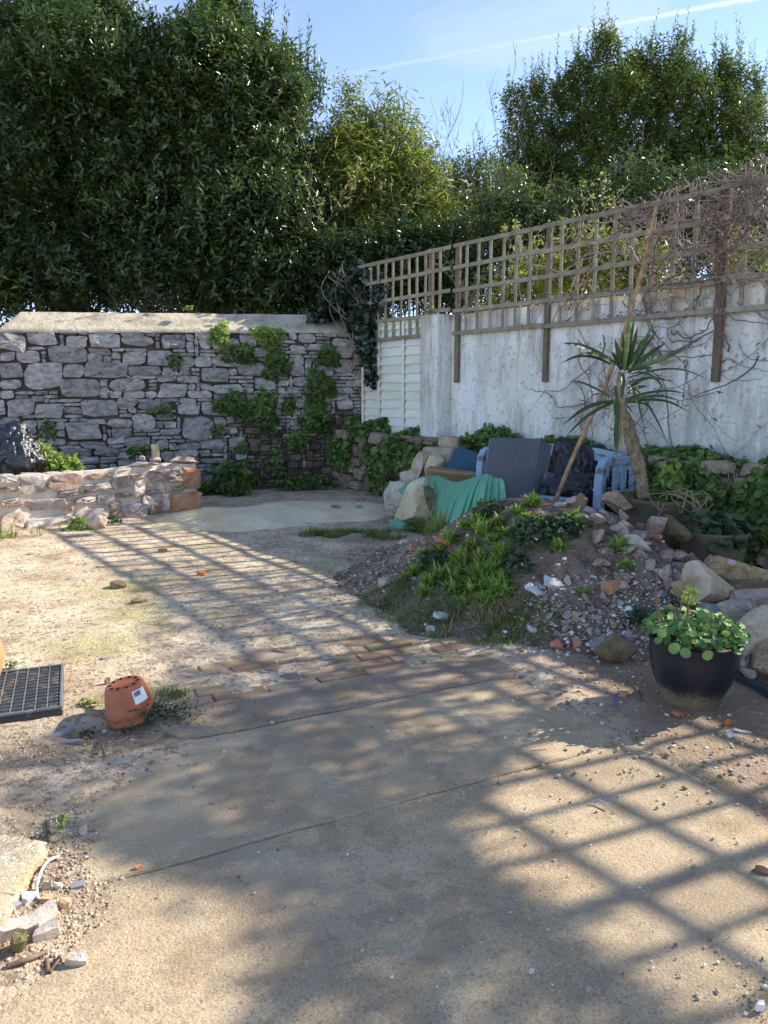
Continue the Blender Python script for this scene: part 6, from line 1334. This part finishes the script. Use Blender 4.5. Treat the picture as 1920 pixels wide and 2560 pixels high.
e = empty('old_vine', RW.at(5.8, .1, 1.6), label='bundle of thick red brown vine stems bound round the long post', cat='vine')
link('stem', mb.mesh('stem', M['stem_red']), e)

# ------------------------------------------------------------------ loose rubble, gravel and litter
rng = np.random.default_rng(404)
smalls = [mesh('rubble_stone', *rock(500 + k, (1, .62 + .04 * (k % 8), .5 + .05 * (k % 6)), 3, 16, .05, .28, .62), M['rubble'], angle=24) for k in range(14)]
def scatter_one(name, px, py, s, me, label, cat, group, sink=.18):
    p = rest(px, py); o = bpy.data.objects.new(name, me); COL.objects.link(o); k = s * rng.uniform(.95, 1.3)
    o.scale = (k, k * rng.uniform(.8, 1.1), k * rng.uniform(.75, 1.1)); o.rotation_euler = (rng.normal() * .4, rng.normal() * .4, rng.uniform(0, 6.28)); o.location = p + Vector((0, 0, k * (.35 - sink)))
    tag(o, label, cat, group); return o
RL, RG = 'loose broken pink and grey rubble stone on the upper right of the soil heap', 'rubble stones on the soil heap'
for px, py, s in [(1440, 1262, .14), (1492, 1262, .11), (1400, 1268, .10), (1475, 1285, .08), (1580, 1310, .13), (1556, 1302, .11), (1610, 1312, .12), (1620, 1345, .14), (1588, 1345, .13), (1560, 1340, .10), (1650, 1340, .16), (1600, 1370, .10), (1570, 1385, .09),
        (1665, 1360, .13), (1690, 1365, .13), (1710, 1375, .12), (1745, 1395, .16), (1720, 1410, .14), (1690, 1400, .12), (1672, 1408, .11), (1770, 1400, .13), (1755, 1425, .12), (1640, 1340, .10), (1600, 1330, .09), (1530, 1310, .08), (1510, 1290, .08), (1660, 1310, .12), (1630, 1300, .09), (1700, 1345, .12), (1720, 1350, .13), (1735, 1380, .12),
        (1565, 1420, .06), (1540, 1480, .09), (1560, 1478, .07), (1510, 1500, .07), (1420, 1460, .05), (1490, 1340, .06), (1465, 1300, .07), (1428, 1290, .06), (1380, 1300, .05), (1350, 1290, .05), (1600, 1395, .07), (1625, 1420, .08), (1650, 1440, .07), (1670, 1470, .08), (1690, 1440, .08), (1700, 1470, .07), (1640, 1480, .06), (1730, 1440, .09)]:
    scatter_one('rubble_stone', px, py, s, smalls[rng.integers(14)], RL, 'stone', RG)
for k in range(46): scatter_one('rubble_stone', rng.uniform(1480, 1790), rng.uniform(1290, 1480), rng.uniform(.05, .13), smalls[rng.integers(14)], RL, 'stone', RG)
for k in range(60): scatter_one('rubble_stone', rng.uniform(1330, 1740), rng.uniform(1500, 1600) - rng.uniform(0, 60) * (rng.random() < .4), rng.uniform(.03, .065), smalls[rng.integers(14)], 'small broken stone in the gravel at the foot of the soil heap', 'stone', 'small stones at the foot of the heap')
for k in range(26): scatter_one('rubble_stone', rng.uniform(900, 1060), rng.uniform(1370, 1480), rng.uniform(.025, .06), smalls[rng.integers(14)], 'small stone on the dark earth left of the soil heap', 'stone', 'small stones left of the heap')
for px, py, lb in [(1230, 1315, 'orange brick fragment high on the left of the soil heap'), (1060, 1358, 'flat orange brick fragment by the thin tall grass'), (1173, 1402, 'orange brick fragment among the rosette weeds'), (1030, 1375, 'small orange brick fragment on the bare left slope'), (1640, 1352, 'red brick fragment beside the grey stone'), (1700, 1388, 'tiny red brick fragment under the big tub'), (1555, 1740, 'pink brick fragment beside the blue plastic strip'), (1690, 1795, 'orange brick chip in front of the glazed pot'), (1820, 1812, 'pink brick chip on the sandy earth near the slab edge'), (1480, 1680, 'tiny orange brick chip on the earth by the mossy stone')]:
    V, F = rock(int(px * 7 + py), (.10, .065, .035) if py < 1500 else (.045, .04, .028), 2, 9, .05); p = rest(px, py)
    link('brick_fragment', mesh('brick_fragment', V, F, M['brickbit'], angle=30), None, rotated(p + Vector((0, 0, .012)), rng.uniform(0, 6), rng.normal() * .3, rng.normal() * .3), label=lb, cat='brick')
def shard(name, px, py, L_, W_, th, rz, mat, label, cat, seed, lift=.0, tilt=(.1, .1), n=9, z=None):
    g = np.random.default_rng(seed); a = np.sort(np.arange(n) * 6.283 / n + g.uniform(-.22, .22, n)); r = g.uniform(.62, 1.12, n); x, y = np.cos(a) * r * L_ / 2, np.sin(a) * r * W_ / 2
    V = np.concatenate([np.stack([x, y, np.full(n, -th / 2)], 1), np.stack([x * .96, y * .96, th / 2 + g.normal(size=n) * th * .12], 1), [[0, 0, th * .58]]]); F = [(i, (i + 1) % n, n + (i + 1) % n, n + i) for i in range(n)] + [(n + i, n + (i + 1) % n, 2 * n) for i in range(n)] + [tuple(range(n))[::-1]]
    p = rest(px, py) if z is None else Vector((*G(px, py, z), z)); return link(name, mesh(name, V, F, M[mat], True, angle=35), None, rotated(p + Vector((0, 0, th * .5 + lift)), rz, tilt[0], tilt[1]), label=label, cat=cat)
for k, (px, py, L_, W_, th, rz, m_, lb, tl) in enumerate([
        (1345, 1482, .12, .10, .02, .3, 'shard', 'flat white stone flake at the foot of the heap', (.5, .2)), (1382, 1468, .17, .08, .03, -.5, 'shard', 'long white stone flake behind the flat one', (.5, .4)), (1325, 1480, .10, .05, .04, .9, 'shard', 'upright cream flake beside the flat white one', (.8, .3)),
        (1105, 1545, .14, .08, .02, .5, 'shard', 'pinkish white flake in the grass edge', (.3, .1)), (1078, 1580, .07, .05, .02, -.2, 'shard', 'small white flake on the mossy paving', (.2, .1)), (1332, 1582, .09, .05, .02, -.5, 'shard', 'white flake on the corner of the concrete strip', (.2, .2)),
        (1580, 1545, .11, .07, .04, -.5, 'shard', 'white faced stone flake in the gravel', (.6, .3)), (1690, 1492, .10, .05, .03, -.8, 'shard', 'grey white flake before the pale faced boulder', (.7, .3)), (1655, 1497, .06, .05, .03, .4, 'slate_bit', 'blue grey flake in the gravel', (.4, .3)), (1525, 1598, .07, .05, .03, .4, 'shard', 'chalky white flake above the mossy stone', (.4, .3)),
        (1562, 1682, .16, .022, .004, -.15, 'slate_bit', 'thin grey plastic sliver beside the glazed pot', (0, .02)), (1860, 1832, .11, .04, .008, -.3, 'slate_bit', 'pale slate flake on the earth right of the slab', (.05, .05)), (1825, 1842, .035, .03, .02, -.3, 'shard', 'small cream chip beside the pale slate flake', (.05, .05)), (1770, 1912, .05, .02, .006, -.8, 'slate_bit', 'grey sliver at the slab edge', (.05, .05)),
        (158, 1838, .16, .035, .014, .75, 'slate_bit', 'long grey slate shard lying in front of the tray', (.1, -.1)), (172, 1860, .16, .04, .012, .18, 'slate_bit', 'flat grey slate shard below the long one', (.05, 0)), (215, 1848, .05, .02, .008, -.5, 'timber', 'small pale wood chip beside the slate shards', (.1, 0)), (232, 1787, .075, .035, .02, .1, 'brick_paver', 'flat brown tile piece beside the upturned pot', (.1, .1)),
        (268, 1712, .035, .03, .03, .1, 'brick_paver', 'small square stone behind the upturned pot', (.1, .1)), (330, 1856, .03, .012, .006, .1, 'shard', 'tiny white chip near the corner of the strip', (.1, .1)), (700, 1635, .09, .03, .02, -.4, 'timber', 'pale wood splinter on the paving bricks', (.1, .1)),
        (262, 1650, .07, .035, .008, .5, 'slate_bit', 'blue slate flake on the sunny earth', (.05, .1)), (165, 1600, .06, .03, .006, .5, 'slate_bit', 'small blue slate flake by the worn earth', (.05, .1)), (385, 1452, .09, .04, .01, .1, 'slate_bit', 'pale flat slate flake in the trellis shadow', (.05, .1)), (75, 1387, .09, .03, .01, .1, 'slate_bit', 'grey flake on the bare earth below the low wall', (.05, .1)),
        (345, 1508, .13, .07, .02, .2, 'mossy_rock', 'flat dark flake beside the smooth brown stone', (.05, .1)), (502, 1438, .10, .06, .03, -.2, 'brickbit', 'dull red stone in the trellis shadow', (.1, .1)), (405, 1380, .11, .06, .03, .1, 'rust_stone', 'rusty flat stone at the edge of the sand', (.1, .1)), (252, 1420, .10, .05, .02, .1, 'rubble', 'dark crumbled flake on the bare earth', (.1, .1)),
        (195, 2222, .068, .034, .010, .25, 'slate_bit', 'pale blue slate piece in the foreground debris', (.1, -.05)), (120, 2225, .035, .03, .03, .4, 'rubble', 'dark grey stone beside the grey cable', (.2, .1)), (148, 2208, .025, .02, .02, .4, 'rubble', 'small grey stone above the pale slate piece', (.2, .1)), (146, 2230, .03, .015, .015, .1, 'shard', 'small cream flake below the grey stone', (.2, .1)),
        (70, 2262, .055, .045, .022, 1.0, 'shard', 'pale blue white stone beside the concrete lump', (.2, .1)), (36, 2275, .055, .03, .025, 1.0, 'slate_bit', 'dark edged grey stone touching the concrete lump', (.2, .2)), (90, 2315, .13, .075, .03, .75, 'bigflake', 'largest flat cream stone of the foreground pile', (.1, -.1)), (120, 2352, .085, .055, .03, .7, 'bigflake', 'second flat cream stone overlapping the largest one', (.1, -.15)),
        (22, 2345, .08, .04, .045, 1.2, 'bigflake', 'cream stone with a shadowed side at the pile edge', (.5, .1)), (50, 2385, .05, .05, .045, .7, 'mossy_rock', 'dark grey brown stone at the bottom of the pile', (.4, .1)), (162, 2275, .042, .03, .024, .3, 'tan', 'tan rounded stone right of the foreground pile', (.2, .2)), (118, 2262, .05, .022, .014, .5, 'tan', 'small tan wood like flake above the largest stone', (.2, .2)),
        (195, 2425, .06, .045, .03, .1, 'bigflake', 'lump of cream quartz in the foreground debris', (.2, .2)), (203, 2420, .032, .02, .03, .2, 'quartz', 'bright white quartz chip on the cream lump', (.6, .2)), (345, 2180, .026, .02, .02, .4, 'brickbit', 'small red brown lump on the concrete', (.2, .2)), (310, 2172, .024, .014, .01, .4, 'brickbit', 'flat red chip beside the small lump', (.1, .1)), (393, 2257, .012, .012, .012, .4, 'mossy_rock', 'tiny brown bud on the concrete', (.1, .1)),
        (978, 2306, .014, .018, .012, .4, 'rubble', 'tiny grey stone on the foreground slab', (.1, .1)), (1472, 2482, .016, .012, .010, .4, 'rubble', 'tiny dark stone on the near slab', (.1, .1)), (1328, 2446, .016, .012, .010, .4, 'shard', 'tiny pale stone on the near slab', (.1, .1)), (1900, 2540, .03, .02, .02, .4, 'shard', 'white stone chip in the near corner', (.1, .1)),
        (680, 1810, .02, .015, .01, .4, 'rubble', 'grey pebble on the concrete strip', (.1, .1)), (560, 1885, .02, .018, .01, .4, 'rubble', 'grey pebble by the strip joint', (.1, .1)), (210, 2090, .03, .028, .025, .2, 'rubble', 'round grey pebble in the foreground gravel', (.1, .1)), (1905, 2190, .07, .03, .012, -.2, 'deadleaf', 'dark red curled strip on the slab edge', (.5, .1))]):
    M.setdefault('bigflake', mk('cream sandstone', [(.32, .26, .215), (.42, .36, .30), (.50, .45, .40)], scale=20, rough=.9, bump=.8, bscale=70, dist=.006, speck=((.30, .24, .20), 30, .58, .70, .5)))
    M.setdefault('tan', mk('tan sandstone', [(.33, .22, .13), (.45, .32, .20)], scale=20, rough=.9, bump=.6, bscale=70, dist=.005)); M.setdefault('quartz', mk('white quartz', [(.72, .73, .75), (.8, .8, .8)], scale=9, rough=.4, bump=.4))
    shard('stone_flake' if m_ not in ('timber', 'deadleaf', 'slate_bit') else {'timber': 'wood_chip', 'deadleaf': 'dead_leaf', 'slate_bit': 'slate_flake'}[m_], px, py, L_, W_, th, rz, m_, lb, 'leaf' if m_ == 'deadleaf' else 'wood' if m_ == 'timber' else 'stone', 900 + k, tilt=tl, n=6 if m_ == 'slate_bit' else 9)
# broken lump of concrete with an exposed aggregate edge
M['aggregate'] = mk('broken concrete', [(.33, .27, .19), (.47, .40, .29)], scale=5, rough=.92, bump=.9, bscale=120, dist=.010, speck=((.15, .11, .08), 60, .58, .66, .7), speck2=((.66, .58, .52), 80, .58, .64, .8), layers=(patch((.30, .20, .06), 4, .56, .70, .6),))
O = [(-260, 2060), (60, 2085), (100, 2092), (117, 2108), (104, 2140), (76, 2180), (66, 2215), (30, 2265), (8, 2325), (-40, 2420), (-300, 2450)]
top = [Vector((*G(x, y, .05), .05)) for x, y in O]; g = np.random.default_rng(7); P = []
for i in range(len(top)):
    a, b = top[i], top[(i + 1) % len(top)]; m = max(2, int((b - a).length / .012))
    for j in range(m): q = a.lerp(b, j / m); P.append((q.x + g.normal() * .004, q.y + g.normal() * .004))
P = np.array(P); n = len(P); c = P.mean(0); rings = []
for s, z in ((1.02, -.03), (1.0, .01), (.985, .035), (.94, .050), (.5, .056)): rings.append(np.c_[c + (P - c) * s + g.normal(size=(n, 2)) * (.005 if z < .05 else .001), np.full(n, z) + g.normal(size=n) * (.004 if z < .05 else .0008)])
V = np.concatenate(rings + [[[c[0], c[1], .056]]]); F = [(i * n + k, i * n + (k + 1) % n, (i + 1) * n + (k + 1) % n, (i + 1) * n + k) for i in range(4) for k in range(n)] + [(4 * n + k, 4 * n + (k + 1) % n, 5 * n) for k in range(n)]
link('concrete_lump', mesh('concrete_lump', V, F, M['aggregate'], angle=50), None, label='broken edge of old concrete with coarse pebbles beside the foreground stones', cat='concrete')
# cables, sticks and other bits
def strand(name, pts, r, mat, label, cat, sides=6, lift=.006):
    Q = spline([rest(*p[:2]) + Vector((0, 0, lift + (p[2] if len(p) > 2 else 0))) for p in pts], 8); V, F = tube(Q, r, sides); return link(name, mesh(name, V, F, M[mat]), None, label=label, cat=cat)
strand('cable', [(147, 2145), (122, 2172, .02), (103, 2205, .02), (93, 2235, .01), (96, 2262, .0)], .0048, 'cable', 'bent piece of grey cable in the foreground debris', 'cable', 8)
strand('string', [(1560, 1738, .008), (1540, 1744, .01), (1534, 1756, .01), (1545, 1773)], .004, 'blue_cord', 'curved blue plastic cord near the glazed pot', 'string')
strand('dead_leaf', [(1475, 2015), (1498, 2013, .008), (1522, 2029, .003)], .004, 'slate_bit', 'narrow grey curled leaf on the concrete slab', 'leaf', 4)
for k, (pts, r, m_, lb) in enumerate([([(18, 2435), (70, 2425, .008), (120, 2402, .005)], .007, 'timber', 'split brown wood sliver in the foreground debris'), ([(118, 2412), (122, 2450, .004)], .007, 'deadleaf', 'rust coloured curled leaf stalk beside the bolt'), ([(300, 2538), (350, 2510, .003), (408, 2472)], .0025, 'stem_red', 'long thin brown twig on the foreground concrete'), ([(293, 2390), (300, 2355, .003)], .0022, 'stem_red', 'short upright twig on the foreground concrete'), ([(305, 2378), (308, 2360)], .003, 'stem_red', 'second short twig beside the upright one'),
        ([(330, 2380), (350, 2372)], .004, 'deadleaf', 'tiny dead leaf on the foreground concrete'), ([(255, 2435), (300, 2452)], .0022, 'stem_red', 'twig beside the cream quartz lump'), ([(118, 2060), (125, 2115)], .007, 'post', 'dark rotten stick in the gravel above the cable'), ([(112, 2062), (140, 2055)], .004, 'post', 'short rotten stick across the dark one'), ([(252, 1850), (262, 1897)], .006, 'post', 'dark stick lying below the slate shards'), ([(1590, 1722), (1600, 1752)], .011, 'post', 'short weathered timber offcut near the glazed pot'), ([(1600, 1742), (1603, 1762)], .008, 'post', 'end of a rotten batten near the glazed pot'),
        ([(1195, 1490, .01), (1240, 1513, .01)], .007, 'straw_leaf', 'pale straw stalk at the edge of the weeds'), ([(1100, 1485, .01), (1130, 1478, .01)], .005, 'straw_leaf', 'pale dry stalk lying on the grass'), ([(1640, 1300, .04), (1690, 1312, .03)], .006, 'twig', 'grey stick under the big tub')]):
    strand('stick', pts, r, m_, lb, 'leaf' if m_ == 'deadleaf' else 'stick', 5, lift=.004)
Q = np.array([tuple(rest(125, 2450) + Vector((0, 0, .008))), tuple(rest(150, 2422) + Vector((0, 0, .012)))]); Q = Q[0] + (Q[1] - Q[0]) * np.linspace(0, 1, 60)[:, None]
V, F = tube(Q, np.where(np.arange(60) % 3 == 0, .0058, .0045), 8); e = link('bolt', mesh('bolt', V, F, M['steel']), None, label='rusty threaded bolt in the foreground debris', cat='bolt')
V, F = lathe([(.009, 0), (.009, .007)], 6, close_top=True); link('bolt_head', mesh('bolt_head', V, F, M['steel'], False), e, Matrix.Translation(Q[-1]) @ Vector(Q[-1] - Q[0]).to_track_quat('Z', 'Y').to_matrix().to_4x4())
# gravel too small to pick apart
def gravel(name, n, sampler, smin, smax, label, seed, mat='gravel'):
    g = np.random.default_rng(seed); X, Y = sampler(g, n); n = len(X); Zs = np.maximum(np.maximum(ground_h(X, Y), mound_h(X, Y)), sand_h(X, Y)); u, v = path_uv(X, Y); Zs = np.where((u > .55) & (u < 2.36) & (v < 3.5), np.maximum(Zs, 0.001), Zs)
    base, F0 = ico(1); base = base[:12] if False else base; m = len(base); F0 = np.array(F0)
    s = g.uniform(smin, smax, n) ** 1.0; s = smin + (smax - smin) * g.random(n) ** 2.6
    V = base[None] * (1 + .26 * g.normal(size=(n, m, 1))) * (s[:, None, None] * np.array([1, .85, .6])) * g.uniform(.75, 1.25, (n, 1, 3)); a = g.uniform(0, 6.28, n); ca, sa = np.cos(a)[:, None], np.sin(a)[:, None]
    V = np.stack([V[..., 0] * ca - V[..., 1] * sa, V[..., 0] * sa + V[..., 1] * ca, V[..., 2]], -1) + np.stack([X, Y, Zs + s * .22], 1)[:, None]
    F = (np.arange(n)[:, None, None] * m + F0[None]).reshape(-1, 3); link(name, mesh(name, V.reshape(-1, 3), F, M[mat], False, np.repeat(g.random(n), m)), None, label=label, cat='gravel', kind='stuff')
def blob(cs):
    def f(g, n):
        w_ = np.array([c[4] for c in cs], float); k = g.choice(len(cs), n, p=w_ / w_.sum()); c = np.array([c[:4] for c in cs])[k]; return c[:, 0] + g.normal(size=n) * c[:, 2], c[:, 1] + g.normal(size=n) * c[:, 3]
    return f
def at(px, py, sx_, sy_, w_): p = rest(px, py); return (p.x, p.y, sx_, sy_, w_)
gravel('gravel', 1900, blob([at(1540, 1540, .22, .20, 5), at(1430, 1540, .20, .14, 4), at(1600, 1500, .16, .16, 4), at(1360, 1520, .14, .10, 2), at(1650, 1560, .16, .16, 3), at(1480, 1590, .25, .08, 3), at(1700, 1640, .2, .15, 2)]), .005, .017, 'white and grey gravel spilling down the front of the soil heap', 1)
gravel('gravel', 700, lambda g, n: (lambda x, y: (x[mound_h(x, y) > .02], y[mound_h(x, y) > .02]))(g.uniform(-.2, 2.9, n), g.uniform(4.0, 7.2, n)), .004, .018, 'pale grit and small stones scattered over the soil heap', 2)
gravel('gravel', 1600, blob([at(980, 1420, .30, .22, 4), at(900, 1390, .3, .2, 2), at(1000, 1290, .2, .3, 1), at(940, 1255, .35, .3, 2)]), .004, .016, 'gravelly dark earth left of the soil heap', 3, 'gravel_dull')
gravel('grit', 3600, lambda g, n: (lambda x, y: (x[(path_uv(x, y)[1] > 3.55) | (path_uv(x, y)[0] < .55)], y[(path_uv(x, y)[1] > 3.55) | (path_uv(x, y)[0] < .55)]))(g.uniform(-4.2, .6, n), g.uniform(2.0, 7.6, n)), .002, .010, 'fine grit scattered over the bare earth', 4, 'gravel_dull')
gravel('grit', 4200, blob([at(200, 2160, .14, .16, 5), at(130, 2080, .20, .2, 3), at(150, 2320, .07, .10, 2), at(200, 2400, .10, .10, 3), at(120, 1880, .25, .12, 3), at(290, 1900, .2, .12, 2), at(100, 2200, .06, .1, 3)]), .0018, .0075, 'loose gravel in the foreground corner beside the concrete', 5, 'gravel_dull')
gravel('grit', 1100, lambda g, n: (g.uniform(-1.0, 1.9, n), g.uniform(1.5, 4.2, n)), .0015, .006, 'tiny stones strewn over the concrete slabs', 6)
gravel('grit', 150, blob([at(1880, 2480, .10, .10, 3), at(1800, 2400, .12, .12, 1), at(1910, 2540, .05, .05, 2)]), .002, .007, 'sprinkle of white grit in the near corner of the slab', 7)
gravel('grit', 900, blob([at(1700, 1850, .35, .30, 3), at(1480, 1700, .2, .15, 2), at(1850, 1900, .2, .2, 2)]), .002, .012, 'fine stones on the sandy earth around the glazed pot', 8, 'gravel_dull')
